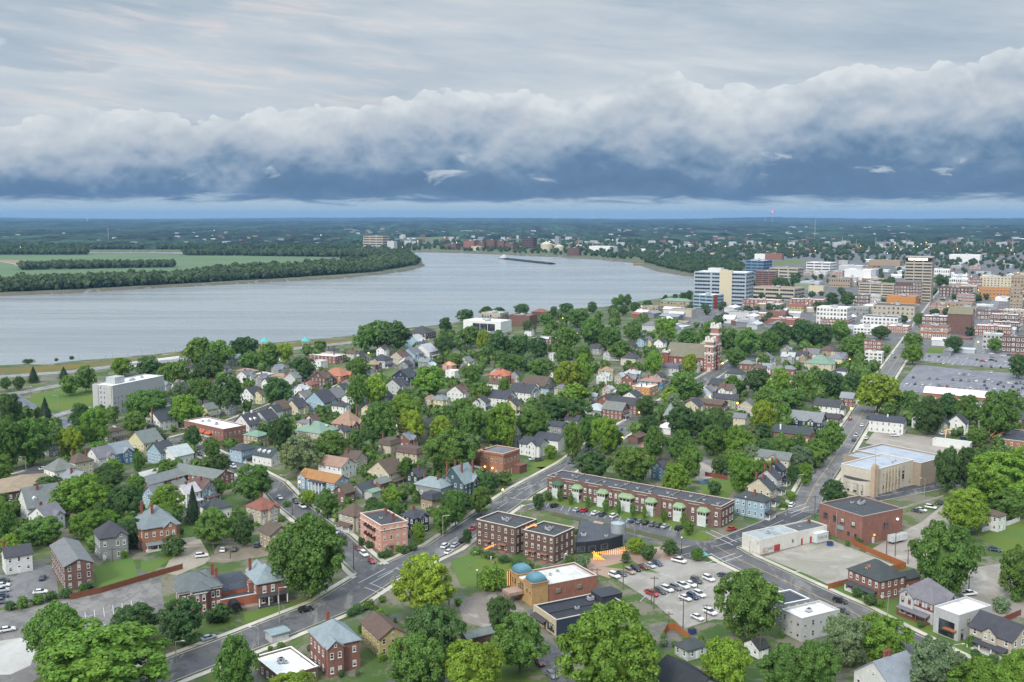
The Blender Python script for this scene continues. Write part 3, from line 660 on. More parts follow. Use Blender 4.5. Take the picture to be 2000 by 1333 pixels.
def tree(x, yt, yb, w, sh, kind=None, label=None):
    gx_, gy_ = P(x, yb); d = depth(yb); h = max(2.0, height_at(gx_, gy_, yt)); wm_ = w * d / FOC
    rg = random.Random(int(x * 7919 + yb * 104729)); conifer = kind == 'conifer' or sh == 5
    bush = kind == 'bush'
    col = SHADE[sh][1]; j = rg.uniform(.86, 1.14); g2 = rg.uniform(-.06, .06)
    col = (col[0] * j * (1 + g2 * 1.5), col[1] * j, col[2] * j * (1 - g2))
    cat = 'shrub' if bush else 'tree'; nm = 'shrub' if bush else ('conifer_tree' if conifer else 'broad_tree')
    rz = rg.uniform(0, 6.28)
    TREEBOX.append((x, yt, yb, w, gx_, gy_, wm_))
    if bush:
        o = link(nm, rg.choice(CROWN['bush']), None, col, (gx_, gy_, -.1), rz, (wm_ * 1.05, wm_ * 1.05, h * 1.08))
        tag(o, label, cat)
    else:
        o = thing(nm, label, cat, (gx_, gy_, 0), rz)
        lib = CROWN['conifer'] if conifer else (CROWN['mid'] if d > 640 else (CROWN['oval'] if h > wm_ * 1.35 else CROWN['round']))
        if not conifer and h < wm_ * .62: h = wm_ * .62
        link('crown', rg.choice(lib), o, col, (0, 0, 0), None, (wm_ * rg.uniform(.98, 1.14), wm_ * rg.uniform(.9, 1.14), h * 1.0))
        tr = link('trunk', TRUNKC if conifer else rg.choice(TRUNK), o, (.2, .17, .14), (0, 0, 0), None, (wm_ ** .8 * 1.3, wm_ ** .8 * 1.3, h))
    if not label:
        size = 'small' if (h < 7) else ('tall' if h > 17 else 'medium')
        AUTO.append((o, '%s %s %s' % (size, SHADE[sh][0], 'shrub' if bush else ('conifer' if conifer else 'leafy tree')), x, (yt + yb) / 2))
    return o

# ---------------------------------------------------------------- building library
WALLS = {'white': (.80, .80, .78), 'cream': (.62, .55, .40), 'pale yellow': (.66, .60, .36), 'yellow': (.56, .46, .20), 'tan': (.40, .31, .21), 'beige': (.50, .45, .36), 'grey': (.30, .31, .31), 'pale grey': (.55, .56, .56), 'light blue': (.34, .48, .58),
         'blue': (.14, .25, .38), 'navy': (.04, .055, .09), 'teal': (.07, .12, .14), 'green': (.27, .32, .22), 'dark green': (.04, .06, .05), 'pink': (.60, .32, .25), 'red brick': (.265, .125, .098), 'brown brick': (.175, .100, .084), 'orange brick': (.34, .165, .105),
         'dark brick': (.138, .082, .070), 'orange': (.55, .24, .07), 'black': (.025, .027, .03), 'stone': (.46, .41, .33), 'purple': (.15, .10, .16), 'ice blue': (.38, .44, .50)}
ROOFS = {'dark grey': (.062, .066, .074), 'grey': (.17, .175, .18), 'slate': (.20, .225, .235), 'brown': (.12, .085, .07), 'orange tile': (.40, .16, .095), 'green': (.19, .28, .21), 'black': (.035, .037, .043), 'red': (.23, .09, .07),
         'white': (.74, .74, .74), 'tan': (.30, .21, .155), 'pale grey': (.42, .43, .44), 'orange brown': (.33, .165, .075), 'olive': (.20, .18, .12), 'purple': (.12, .11, .16), 'blue grey': (.235, .275, .295), 'pink': (.55, .28, .22)}
def wmat(key): return M['brick'] if 'brick' in key else (M['paint'] if key in ('pink', 'stone', 'beige', 'black', 'orange') else M['siding'])
def window_mesh(blind):
    mb = MB(); f = .13
    mb.box(-.5, -.06, -.5, .5, .03, -.5 + f * .7, 0, True); mb.box(-.5, -.06, .5 - f * .7, .5, .03, .5, 0, True)
    mb.box(-.5, -.055, -.5 + f * .7, -.5 + f, .03, .5 - f * .7, 0); mb.box(.5 - f, -.055, -.5 + f * .7, .5, .03, .5 - f * .7, 0)
    mb.box(-.56, -.12, -.56, .56, .03, -.5, 0, True)
    if blind: mb.poly([(-.5 + f, -.020, .5 - blind), (.5 - f, -.020, .5 - blind), (.5 - f, -.020, .5 - f * .7), (-.5 + f, -.020, .5 - f * .7)], 2)
    mb.box(-.5 + f, -.04, -.035, .5 - f, .02, .035, 0, True)
    mb.poly([(-.5 + f, -.015, -.5 + f * .7), (.5 - f, -.015, -.5 + f * .7), (.5 - f, -.015, .5 - f * .7), (-.5 + f, -.015, .5 - f * .7)], 1)
    return mb.mesh('window', [M['trim'], M['glass'], M['blind']])
WINS = [window_mesh(b) for b in (0, .42, .7, 0, .3)]; WIN = WINS[0]
def band_mesh():
    mb = MB(); mb.poly([(-.5, -.03, -.5), (.5, -.03, -.5), (.5, -.03, .5), (-.5, -.03, .5)], 1)
    mb.box(-.5, -.09, -.56, .5, .02, -.5, 0, True); mb.box(-.5, -.09, .5, .5, .02, .56, 0, True)
    for i in range(1, 6): mb.box(-.5 + i / 6 - .006, -.06, -.5, -.5 + i / 6 + .006, .02, .5, 0)
    return mb.mesh('window_band', [M['trim'], M['glass']])
BAND = band_mesh()
def door_mesh():
    mb = MB(); mb.box(-.5, -.08, 0, .5, .02, 1, 0); mb.box(-.40, -.11, .02, .40, -.08, .93, 1); return mb.mesh('door', [M['trim'], M['paint']])
DOOR = door_mesh()
POST = (lambda mb: (mb.box(-.14, -.14, 0, .14, .14, 1), mb.box(-.2, -.2, .9, .2, .2, .99), mb.mesh('column', [M['trim']]))[2])(MB())
TRIMW = (.78, .78, .76)
def put(root, name, data, face, a, z, sx, sz, col, out=0.0, x0=0.0, y0=0.0, sy=1.0):
    if data is WIN: data = WINS[int(abs(a) * 7.3 + z * 3.1 + root.location.x) % 5]
    """place a unit window/door on face L (plane x = x0, looking -x; a runs along y) or R (plane y = y0, looking -y; a runs along x)"""
    if face == 'R': return link(name, data, root, col, (a, y0 - out, z), 0, (sx, sy, sz))
    return link(name, data, root, col, (x0 - out, a, z), -math.pi / 2, (sx, sy, sz))
def windows(root, face, length, st, sth, col=TRIMW, w=1.05, hh=1.75, pitch=3.0, skip=(), x0=0.0, y0=0.0, z0=1.0, start=0.0, arch=None, every=1, data=None, nmax=60):
    n = max(1, int(round(length / pitch))); c = 0
    for s in range(st):
        for i in range(n):
            a = start + length * (i + .5) / n
            if any(p - w * .6 < a < q + w * .6 for p, q in skip) or (i + s) % every: continue
            put(root, 'window', data or WIN, face, a, z0 + s * sth + hh / 2, w, hh, col, 0, x0, y0); c += 1
            if c >= nmax: return
def gable_prof(w, h, rise, o, t):
    """chevron of roof thickness t over a span 0..w with overhang o"""
    s = rise / (w / 2); return [(-o, h - o * s), (w / 2, h + rise), (w + o, h - o * s), (w + o, h - o * s + t), (w / 2, h + rise + t * 1.25), (-o, h - o * s + t)]
def add_roof(mr, mw, kind, x0, y0, x1, y1, h, pitch=.62, o=.45, t=.22, wm=0, rm=0):
    wx, wy = x1 - x0, y1 - y0
    if kind == 'gx':
        rise = wy / 2 * pitch; mr.prism([(y0 + p, z) for p, z in gable_prof(wy, h, rise, o, t)], x0 - o, x1 + o, 'x', rm)
        mw.prism([(y0, h), (y1, h), ((y0 + y1) / 2, h + rise)], x0, x1, 'x', wm)
    elif kind == 'gy':
        rise = wx / 2 * pitch; mr.prism([(x0 + p, z) for p, z in gable_prof(wx, h, rise, o, t)][::-1], y0 - o, y1 + o, 'y', rm)
        mw.prism([(x0, h), ((x0 + x1) / 2, h + rise), (x1, h)], y0, y1, 'y', wm)
    elif kind in ('hip', 'mans'):
        m = min(wx, wy) / 2; rise = m * pitch; a, b, c, d = x0 - o, y0 - o, x1 + o, y1 + o; m2 = min(c - a, d - b) / 2
        e = [(a, b, h), (c, b, h), (c, d, h), (a, d, h)]; f = [(p[0], p[1], h + t) for p in e]
        mr.poly(e[::-1], rm)
        for i in range(4): mr.poly([e[i], e[(i + 1) % 4], f[(i + 1) % 4], f[i]], rm)
        if kind == 'mans':
            q = 1.3; g = [(a + q, b + q, h + 2.6), (c - q, b + q, h + 2.6), (c - q, d - q, h + 2.6), (a + q, d - q, h + 2.6)]
            for i in range(4): mr.poly([f[i], f[(i + 1) % 4], g[(i + 1) % 4], g[i]], rm)
            mr.poly(g, rm); return 2.6
        if c - a >= d - b: r0, r1 = (a + m2, (b + d) / 2, h + t + rise), (c - m2 + .01, (b + d) / 2, h + t + rise); mr.poly([f[0], f[1], r1, r0], rm); mr.poly([f[1], f[2], r1], rm); mr.poly([f[2], f[3], r0, r1], rm); mr.poly([f[3], f[0], r0], rm)
        else: r0, r1 = ((a + c) / 2, b + m2, h + t + rise), ((a + c) / 2, d - m2 + .01, h + t + rise); mr.poly([f[0], f[1], r0], rm); mr.poly([f[1], f[2], r1, r0], rm); mr.poly([f[2], f[3], r1], rm); mr.poly([f[3], f[0], r0, r1], rm)
    else:  # flat with parapet
        mr.box(x0 + .3, y0 + .3, h - .5, x1 - .3, y1 - .3, h - .05 + .1 * 0, rm)
        return 0.6
    return rise
def parapet(mp, x0, y0, x1, y1, z0, z1, t=.3, m=0):
    mp.box(x0, y0, z0, x1, y0 + t, z1, m); mp.box(x0, y1 - t, z0, x1, y1, z1, m); mp.box(x0, y0 + t, z0, x0 + t, y1 - t, z1, m); mp.box(x1 - t, y0 + t, z0, x1, y1 - t, z1, m)
def chimney(root, x, y, z0, z1, col=(.26, .095, .07), s=.45):
    mb = MB(); mb.box(x - s, y - s * .8, z0, x + s, y + s * .8, z1); mb.box(x - s - .1, y - s * .8 - .1, z1, x + s + .1, y + s * .8 + .1, z1 + .18); mb.box(x - s * .5, y - s * .4, z1 + .18, x + s * .5, y + s * .4, z1 + .5)
    return mb.obj('chimney', M['brick'], root, col)
ACM = (lambda mb: (mb.box(-.5, -.5, .1, .5, .5, .85, 0), mb.cyl(0, 0, .85, .95, .36, None, 10, 1), mb.box(-.56, -.56, 0, .56, .56, .1, 1), mb.mesh('roof_unit', [M['metal'], M['rubber']]))[3])(MB())
def roof_unit(root, x, y, z, s=1.6, rz=0.0, col=(.55, .56, .57)): return link('roof_unit', ACM, root, col, (x, y, z), rz, (s, s * .8, s * .75))
STH = {1: 3.5, 1.5: 4.8, 2: 6.2, 2.5: 7.2, 3: 9.8}
BOXES = []   # picture boxes of buildings (x0, y0, x1, y1, depth)
FOOT = []    # footprints (x, y, radius)
def bbox_frame(x0, x1, yb, rot, k):
    d = depth(yb); mpp = d / FOC; g = P((x0 + x1) / 2, yb); phi = math.atan2(g[1], g[0]) - math.pi / 2; th = R(rot) - phi
    cx, cl = max(.12, math.cos(th)), max(.12, math.sin(th)); W = (x1 - x0) * mpp; wr = W / (cx + k * cl); wl = k * wr
    return P(x1 - wr * cx / mpp, yb), wl, wr, d
def house(x0, x1, yb, rot, k, st, roof, wall, roofc, ref=None, label=None, wings=(), porch='', chim=(), dorm=(), pitch=.62, cat='house', name='house', trim=TRIMW, win=1, h=None, unit=(), wcol=None, shutters=0, far=False):
    (nx, ny), wl, wr, d = bbox_frame(x0, x1, yb, rot, k); h = h or STH[st]; ns = max(1, int(st))
    root = thing(name, label, cat, (nx, ny, 0), R(rot)); rg = random.Random(int(x0 * 31 + yb * 17))
    if cat == 'house' and not label and roof in ('gx', 'gy', 'hip') and ns > 1 and d < 1000:
        if not wings: wings = rg.choice(((('R', .3, 4.2, 1.3),), (('L', .65, 4.4, 1.2),), (('R', .7, 4.0, 2.2, .6), ('L', .3, 4.0, 1.0)), (('R', .5, 4.6, .9),)))
        if not chim: chim = rg.choice(((), ((.3, .6, 1.1),), ((.7, .4, 1.0), (.2, .8, .8))))
        if not porch and wings[0][0] == 'L': porch = rg.choice(('R', ''))
    j = rg.uniform(.92, 1.08); wc = tuple(c * j for c in WALLS[wall]); rc = tuple(c * rg.uniform(.93, 1.07) for c in ROOFS[roofc])
    mw, mr = MB(), MB(); flat = roof == 'flat'
    if flat:
        mw.box(0, 0, -.5, wr, wl, h - .5); parapet(mw, 0, 0, wr, wl, h - .5, h + .45); add_roof(mr, mw, 'flat', 0, 0, wr, wl, h)
        mc = MB(); parapet(mc, -.08, -.08, wr + .08, wl + .08, h + .45, h + .6, .45); mc.obj('coping', M['trim'], root, trim if wall != 'black' else (.4, .4, .4)); rise = .6
    else:
        mw.box(0, 0, -.5, wr, wl, h); rise = add_roof(mr, mw, roof, 0, 0, wr, wl, h, pitch)
    skipL, skipR = [], []
    for wg in wings:
        face, pos, ww, out = wg[:4]; hh = h * (wg[4] if len(wg) > 4 else 1.0)
        if face == 'R':
            a = pos * wr - ww / 2; mw.box(a, -out, -.5, a + ww, .05, hh); add_roof(mr, mw, 'gy', a, -out, a + ww, wl * .5 if not flat else out, hh, .8, .35, .2); skipR.append((a, a + ww))
            windows(root, 'R', ww, ns, hh / ns, trim, y0=-out, start=a, pitch=2.4)
            put(root, 'window', WIN, 'R', a + ww / 2, hh + ww * .12, .8, 1.0, trim, 0, 0, -out)
        else:
            a = pos * wl - ww / 2; mw.box(-out, a, -.5, .05, a + ww, hh); add_roof(mr, mw, 'gx', -out, a, wr * .5, a + ww, hh, .8, .35, .2); skipL.append((a, a + ww))
            windows(root, 'L', ww, ns, hh / ns, trim, x0=-out, start=a, pitch=2.4)
            put(root, 'window', WIN, 'L', a + ww / 2, hh + ww * .12, .8, 1.0, trim, 0, -out)
    mw.obj('wall', wmat(wall), root, wc); mr.obj('roof', M['flat_roof'] if flat else M['shingle'], root, rc)
    zlow = 2.9 if ns > 1 else 9
    if win:
        kw = dict(col=wcol or trim, pitch=3.0 if d < 700 else 3.8, every=win)
        for face, ln, sk in (('L', wl, skipL), ('R', wr, skipR)):
            if porch and face in porch: windows(root, face, ln, ns - 1, h / ns, skip=sk, z0=1.0 + h / ns, **kw) if ns > 1 else None
            else: windows(root, face, ln, ns, h / ns, skip=sk, **kw)
        if roof == 'gx': put(root, 'window', WIN, 'L', wl / 2, h + rise * .35, .9, 1.2, trim)
        if roof == 'gy': put(root, 'window', WIN, 'R', wr / 2, h + rise * .35, .9, 1.2, trim)
    for f in porch:
        ln = wl if f == 'L' else wr; dp = 2.3; a0, a1 = ln * .06, ln * .94; mp = MB()
        if f == 'L':
            mp.poly([(0.02, a0, 3.15), (0.02, a1, 3.15), (-dp - .3, a1 + .2, 2.6), (-dp - .3, a0 - .2, 2.6)][::-1]); mp.poly([(-dp - .3, a0 - .2, 2.6), (-dp - .3, a1 + .2, 2.6), (-dp - .3, a1 + .2, 2.4), (-dp - .3, a0 - .2, 2.4)][::-1]); mp.poly([(0.02, a0, 2.4), (0.02, a1, 2.4), (-dp - .3, a1 + .2, 2.4), (-dp - .3, a0 - .2, 2.4)])
        else:
            mp.poly([(a0, 0.02, 3.15), (a1, 0.02, 3.15), (a1 + .2, -dp - .3, 2.6), (a0 - .2, -dp - .3, 2.6)]); mp.poly([(a0 - .2, -dp - .3, 2.6), (a1 + .2, -dp - .3, 2.6), (a1 + .2, -dp - .3, 2.4), (a0 - .2, -dp - .3, 2.4)][::-1]); mp.poly([(a0, 0.02, 2.4), (a1, 0.02, 2.4), (a1 + .2, -dp - .3, 2.4), (a0 - .2, -dp - .3, 2.4)][::-1])
        mp.obj('porch_roof', M['shingle'], root, rc)
        mf = MB(); mf.box(*((-dp, a0, -.3, 0, a1, .5) if f == 'L' else (a0, -dp, -.3, a1, 0, .5))); mf.obj('porch_floor', M['trim'], root, tuple(c * .8 for c in trim))
        nc = max(2, int(ln / 2.8)) if d < 800 else 2
        for i in range(nc):
            a = a0 + .2 + (a1 - a0 - .4) * i / (nc - 1); link('column', POST, root, trim, (-dp + .1, a, .5) if f == 'L' else (a, -dp + .1, .5), 0, (1, 1, 1.9))
        put(root, 'door', DOOR, f, ln * .5, .5, 1.1, 2.1, trim)
        for q in (.22, .78): put(root, 'window', WIN, f, ln * q, 1.7, 1.0, 1.5, trim)
    if not porch and win: put(root, 'door', DOOR, 'R', wr * .5 if not skipR else wr * .12, 0, 1.1, 2.1, trim)
    for c in chim: chimney(root, c[0] * wr, c[1] * wl, h * .8, h + rise + (c[2] if len(c) > 2 else 1.0), WALLS[c[3]] if len(c) > 3 else (.25, .09, .065))
    for f, q in dorm:
        md = MB(); ww = 1.5; zz = h + rise * .28
        if f == 'R':
            yb_ = wl / 2 * .28 if roof != 'gy' else 0; a = q * wr; md.box(a - ww / 2, yb_ + .2, zz - .5, a + ww / 2, yb_ + 2.6, zz + 1.25, 0); md.prism([(a - ww / 2 - .15, zz + 1.2), (a, zz + 1.95), (a + ww / 2 + .15, zz + 1.2)][::-1], yb_ + .05, yb_ + 3.4, 'y', 1)
            dm = md.obj('dormer', [wmat(wall), M['shingle']], root, wc); link('window', WIN, dm, trim, (a, yb_ + .17, zz + .45), 0, (.9, 1, 1.1))
        else:
            xb_ = wr / 2 * .28; a = q * wl; md.box(xb_ + .2, a - ww / 2, zz - .5, xb_ + 2.6, a + ww / 2, zz + 1.25, 0); md.prism([(a - ww / 2 - .15, zz + 1.2), (a, zz + 1.95), (a + ww / 2 + .15, zz + 1.2)], xb_ + .05, xb_ + 3.4, 'x', 1)
            dm = md.obj('dormer', [wmat(wall), M['shingle']], root, wc); link('window', WIN, dm, trim, (xb_ + .17, a, zz + .45), -math.pi / 2, (.9, 1, 1.1))
    for u in unit: roof_unit(root, u[0] * wr, u[1] * wl, h - .05, u[2] if len(u) > 2 else 1.5)
    cx_, cy_ = nx + (math.cos(R(rot)) * wr - math.sin(R(rot)) * wl) / 2, ny + (math.sin(R(rot)) * wr + math.cos(R(rot)) * wl) / 2
    ytop = min(proj(nx, ny, h + rise)[1], proj(cx_, cy_, h + rise)[1])
    BOXES.append((x0, ytop, x1, yb, d)); FOOT.append((cx_, cy_, math.hypot(wl, wr) * .42))
    if ref: REFS.append((ref, (x0 + x1) / 2, (ytop + yb) / 2))
    if not label:
        sn = {1: 'one storey', 1.5: 'low', 2: 'two storey', 2.5: 'tall', 3: 'three storey'}[st]
        rn = {'gx': 'gabled', 'gy': 'gabled', 'hip': 'hipped', 'flat': 'flat', 'mans': 'mansard'}[roof]
        AUTO.append((root, '%s %s %s with %s %s roof' % (sn, wall, cat if cat != 'apartment building' else 'apartment block', roofc, rn), (x0 + x1) / 2, (ytop + yb) / 2))
    root['_dims'] = (wr, wl, h, rise)
    return root
def frame(px, py, rot, name, label, cat, ref=None, box=None, rad=12):
    x, y = P(px, py); root = thing(name, label, cat, (x, y, 0), R(rot))
    if ref: REFS.append((ref, px, py - 25))
    if box: BOXES.append((*box, depth(py)))
    FOOT.append((x + math.cos(R(rot + 45)) * rad, y + math.sin(R(rot + 45)) * rad, rad)); return root
# ---------------------------------------------------------------- cars
def car_meshes(kind):
    L, Wd, H_ = {'sedan': (4.7, 1.82, 1.45), 'suv': (4.75, 1.92, 1.75), 'pickup': (5.6, 2.0, 1.85)}[kind]; hw = Wd / 2
    prof = {'sedan': [(-2.3, .35), (-2.33, .75), (-2.2, .95), (-1.3, 1.0), (1.0, .98), (2.1, .82), (2.33, .62), (2.33, .35)],
            'suv': [(-2.33, .4), (-2.36, .9), (-2.3, 1.1), (1.05, 1.1), (2.15, .98), (2.36, .75), (2.36, .4)],
            'pickup': [(-2.8, .5), (-2.8, 1.1), (1.3, 1.12), (2.6, 1.05), (2.8, .85), (2.8, .5)]}[kind]
    cab = {'sedan': [(-1.95, .97), (-1.25, 1.42), (.25, 1.45), (1.15, .96)], 'suv': [(-2.25, 1.08), (-2.0, 1.68), (.2, 1.75), (1.2, 1.06)], 'pickup': [(-.75, 1.1), (-.65, 1.8), (.75, 1.85), (1.6, 1.1)]}[kind]
    b = MB(); n = len(prof)
    for i in range(n):                                       # body shell with tucked-in sides
        j = (i + 1) % n; p, q = prof[i], prof[j]; b.poly([(p[0], -hw * .94, p[1]), (p[0], hw * .94, p[1]), (q[0], hw * .94, q[1]), (q[0], -hw * .94, q[1])])
    for s in (-1, 1):
        mid = [(p[0] * .985, s * hw, .5 + (p[1] - .5) * .72) for p in prof]; ed = [(p[0], s * hw * .94, p[1]) for p in prof]
        for i in range(n):
            j = (i + 1) % n; f = [ed[i], ed[j], mid[j], mid[i]]; b.poly(f if s > 0 else f[::-1])
        b.poly(mid[::-1] if s > 0 else mid)
    t = .74; r0, r1 = cab[1], cab[2]                          # roof panel and pillars
    b.box(r0[0], -hw * t, r0[1] - .04, r1[0], hw * t, r1[1] + .02)
    if kind == 'pickup': b.box(-2.7, -hw * .8, 1.11, -.85, hw * .8, 1.115, 1)
    g = MB(); c4 = [(cab[0], .86), (cab[1], t), (cab[2], t), (cab[3], .86)]
    for i in range(3):
        (p, a), (q, e) = c4[i], c4[i + 1]
        if i == 1: continue
        g.poly([(p[0], -hw * a, p[1]), (p[0], hw * a, p[1]), (q[0], hw * e, q[1]), (q[0], -hw * e, q[1])][:: (-1 if i == 0 else 1)])
    for s in (-1, 1): g.poly([(p[0], s * hw * a, p[1]) for p, a in c4][:: (-1 if s < 0 else 1)])
    w = MB(); w.prism([(.33 * math.cos(2 * math.pi * i / 12), .33 * math.sin(2 * math.pi * i / 12)) for i in range(12)], -.11, .11, 'y', 0); w.prism([(.2 * math.cos(2 * math.pi * i / 8), .2 * math.sin(2 * math.pi * i / 8)) for i in range(8)], -.12, .12, 'y', 1)
    lt = MB(); lt.box(-.04, -.2, -.08, .05, .2, .08, 0, True)
    return dict(L=L, hw=hw, body=b.mesh('body', [M['car_paint'], M['rubber']]), glass=g.mesh('window_glass', [M['glass']]), wheel=w.mesh('wheel', [M['rubber'], M['metal']]), light=lt.mesh('headlight', [M['trim']]), front=prof[-1][0] - .02, lz=prof[-2][1] - .05)
CARS = {k: car_meshes(k) for k in ('sedan', 'suv', 'pickup')}
def far_car_mesh():
    mb = MB(); c = CARS['sedan']
    mb.prism([(-2.3, .3), (-2.3, .9), (-1.4, .98), (1.1, .96), (2.3, .75), (2.3, .3)], -.88, .88, 'y', 0); mb.prism([(-1.9, .97), (-1.2, 1.42), (.3, 1.44), (1.1, .96)], -.72, .72, 'y', 1); mb.box(-1.15, -.66, 1.44, .25, .66, 1.47, 0)
    for x in (-1.4, 1.45): mb.box(x - .3, -.9, 0, x + .3, .9, .55, 2)
    return mb.mesh('parked_car', [M['car_paint'], M['glass'], M['rubber']])
FARCAR = far_car_mesh()
CARCOL = {'white': (.75, .75, .75), 'silver': (.45, .47, .5), 'grey': (.16, .17, .18), 'dark grey': (.06, .065, .07), 'black': (.012, .012, .014), 'dark blue': (.03, .05, .10), 'blue': (.08, .16, .36), 'red': (.42, .025, .035), 'dark red': (.18, .03, .03), 'tan': (.35, .27, .2), 'yellow': (.75, .55, .05)}
CARLOG = {}
def car(x, y, rot, kind, col, where, z=.13, far=False):
    gx_, gy_ = P(x, y); rg = random.Random(int(x * 13 + y * 7)); rz = R(rot + rg.uniform(-3, 3))
    if far: o = link('parked_car', FARCAR, None, CARCOL[col], (gx_, gy_, z), rz); tag(o, None, 'car')
    else:
        m = CARS[kind]; o = thing('pickup_truck' if kind == 'pickup' else 'parked_car', None, 'pickup' if kind == 'pickup' else 'car', (gx_, gy_, z), rz)
        link('body', m['body'], o, CARCOL[col]); link('window_glass', m['glass'], o)
        wx = 1.42 if kind != 'pickup' else 1.75
        for sx in (-1, 1):
            for sy in (-1, 1): link('wheel', m['wheel'], o, (.5, .5, .5), (sx * wx, sy * (m['hw'] - .1), .33))
        for sy in (-1, 1): link('headlight', m['light'], o, (.85, .85, .8), (m['front'], sy * (m['hw'] - .38), m['lz']))
    CARLOG.setdefault((col, kind if not far else 'car', where), []).append((x, o))
    return o
# ---------------------------------------------------------------- landmark buildings near the camera
def px_to_y(root, x):                                    # local y of the point of face L that appears at photo x
    ox, oy = root.location.x, root.location.y; a = root.rotation_euler[2] + math.pi / 2; lo, hi = -20.0, 150.0
    for _ in range(50):
        m = (lo + hi) / 2
        if proj(ox + math.cos(a) * m, oy + math.sin(a) * m, 4)[0] > x: lo = m
        else: hi = m
    return lo
# pink apartment house
pk = house(703, 797, 1079, 32, 1.75, 3, 'flat', 'pink', 'dark grey', 'the pink apartment building', 'pink three storey apartment building with iron balconies at the street corner', cat='apartment building', name='apartment_building', trim=(.66, .60, .52), chim=[(.75, .35, 1.2), (.8, .75, 1.2)], unit=[(.4, .5, 1.2)])
wr, wl, h, _ = pk['_dims']
for s in (1, 2):
    for q in (.33, .60):
        mb = MB(); a = q * wl; z = s * h / 3 + .6; mb.box(-1.3, a - 1.6, z, 0, a + 1.6, z + .12); mb.box(-1.3, a - 1.6, z + .12, -1.22, a + 1.6, z + 1.0); mb.box(-1.22, a - 1.6, z + .12, -.02, a - 1.52, z + 1.0); mb.box(-1.22, a + 1.52, z + .12, -.02, a + 1.6, z + 1.0)
        mb.obj('balcony', M['metal'], pk, (.10, .05, .04))
mb = MB(); mb.box(-.35, -.35, h - 1.6, wr + .2, 0, h - 1.35); mb.box(-.35, 0, h - 1.6, 0, wl, h - 1.35); mb.obj('cornice', M['trim'], pk, (.66, .5, .42))
mb = MB(); mb.box(wr * .15, -1.9, 2.6, wr * .45, 0, 2.8); mb.box(wr * .17, -1.8, 0, wr * .20, -1.6, 2.6); mb.box(wr * .41, -1.8, 0, wr * .44, -1.6, 2.6); mb.box(wr * .15, -1.9, 2.8, wr * .45, -1.82, 3.6); mb.obj('entrance_porch', M['paint'], pk, (.5, .3, .24))
# twin dark brick apartment blocks
for x0, x1, yb, k, lab, ref in ((929, 1050, 1084, 1.35, 'dark brick three storey block, left one of the flat roofed pair by the lawn', 'the left dark brick block'), (1021, 1123, 1102, 1.02, 'dark brick three storey block, right one of the flat roofed pair, corner recess', 'the right dark brick block')):
    t = house(x0, x1, yb, 54, k, 3, 'flat', 'dark brick', 'dark grey', ref, lab, cat='apartment building', name='brick_apartment_building', unit=[(.5, .55, 1.7), (.62, .5, 1.5), (.58, .62, 1.4), (.45, .45, 1.2)], trim=(.60, .57, .50))
    wr, wl, h, _ = t['_dims']
    for a in (.3, .7): mb = MB(); mb.box(-1.6, wl * a - 1.6, 3.0, 0, wl * a + 1.6, 3.2); mb.box(-1.6, wl * a - 1.5, -.2, 0, wl * a + 1.5, .3); mb.obj('door_canopy', M['paint'], t, (.32, .16, .10))
# black restaurant with a steel tank
rx, ry = P(1124, 1082); rest = thing('restaurant', 'low black walled restaurant with flat dark roof behind string lights', 'restaurant', (rx, ry, 0)); REFS.append(('the low black restaurant', 1165, 1062)); BOXES.append((1124, 1040, 1220, 1082, depth(1080)))
FOOT.append((*P(1170, 1064), 14))
fp = [(P(*p)[0] - rx, P(*p)[1] - ry) for p in [(1124, 1082), (1145, 1081), (1168, 1078), (1192, 1074), (1216, 1067), (1218, 1054), (1180, 1046), (1132, 1036)]]
mb = MB(); mb.prism(fp, -.3, 4.3, 'z'); mb.obj('wall', M['paint'], rest, (.028, .032, .042))
cx_ = sum(p[0] for p in fp) / 8; cy_ = sum(p[1] for p in fp) / 8
mb = MB(); mb.prism([(cx_ + (p[0] - cx_) * .965, cy_ + (p[1] - cy_) * .965) for p in fp], 4.28, 4.42, 'z'); mb.obj('roof', M['flat_roof'], rest, (.075, .082, .095))
roof_unit(rest, fp[0][0] + 3.5, fp[0][1] + 7.5, 4.4, 1.9); roof_unit(rest, fp[0][0] + 12, fp[0][1] + 7, 4.4, 1.2)
for i in range(3):
    p, q = fp[i + 0], fp[i + 1]; a = math.atan2(q[1] - p[1], q[0] - p[0]); link('window', WIN, rest, (.1, .1, .1), ((p[0] + q[0]) / 2, (p[1] + q[1]) / 2 - .03, 1.6), a, (3.2, 1, 2.0))
tx, ty = P(1206, 1062); tk = thing('water_tank', 'round galvanised steel tank rising beside the low black restaurant roof', 'tank', (tx, ty, 0)); mb = MB(); mb.cyl(0, 0, 0, 8.2, 2.6, None, 20)
for i in range(6): mb.cyl(0, 0, 1 + i * 1.3, 1.1 + i * 1.3, 2.66, None, 20)
mb.obj('tank_body', M['metal'], tk, (.46, .50, .52)); mb = MB(); mb.cyl(0, 0, 8.2, 8.8, 2.7, .5, 20); mb.obj('tank_lid', M['metal'], tk, (.40, .46, .48))
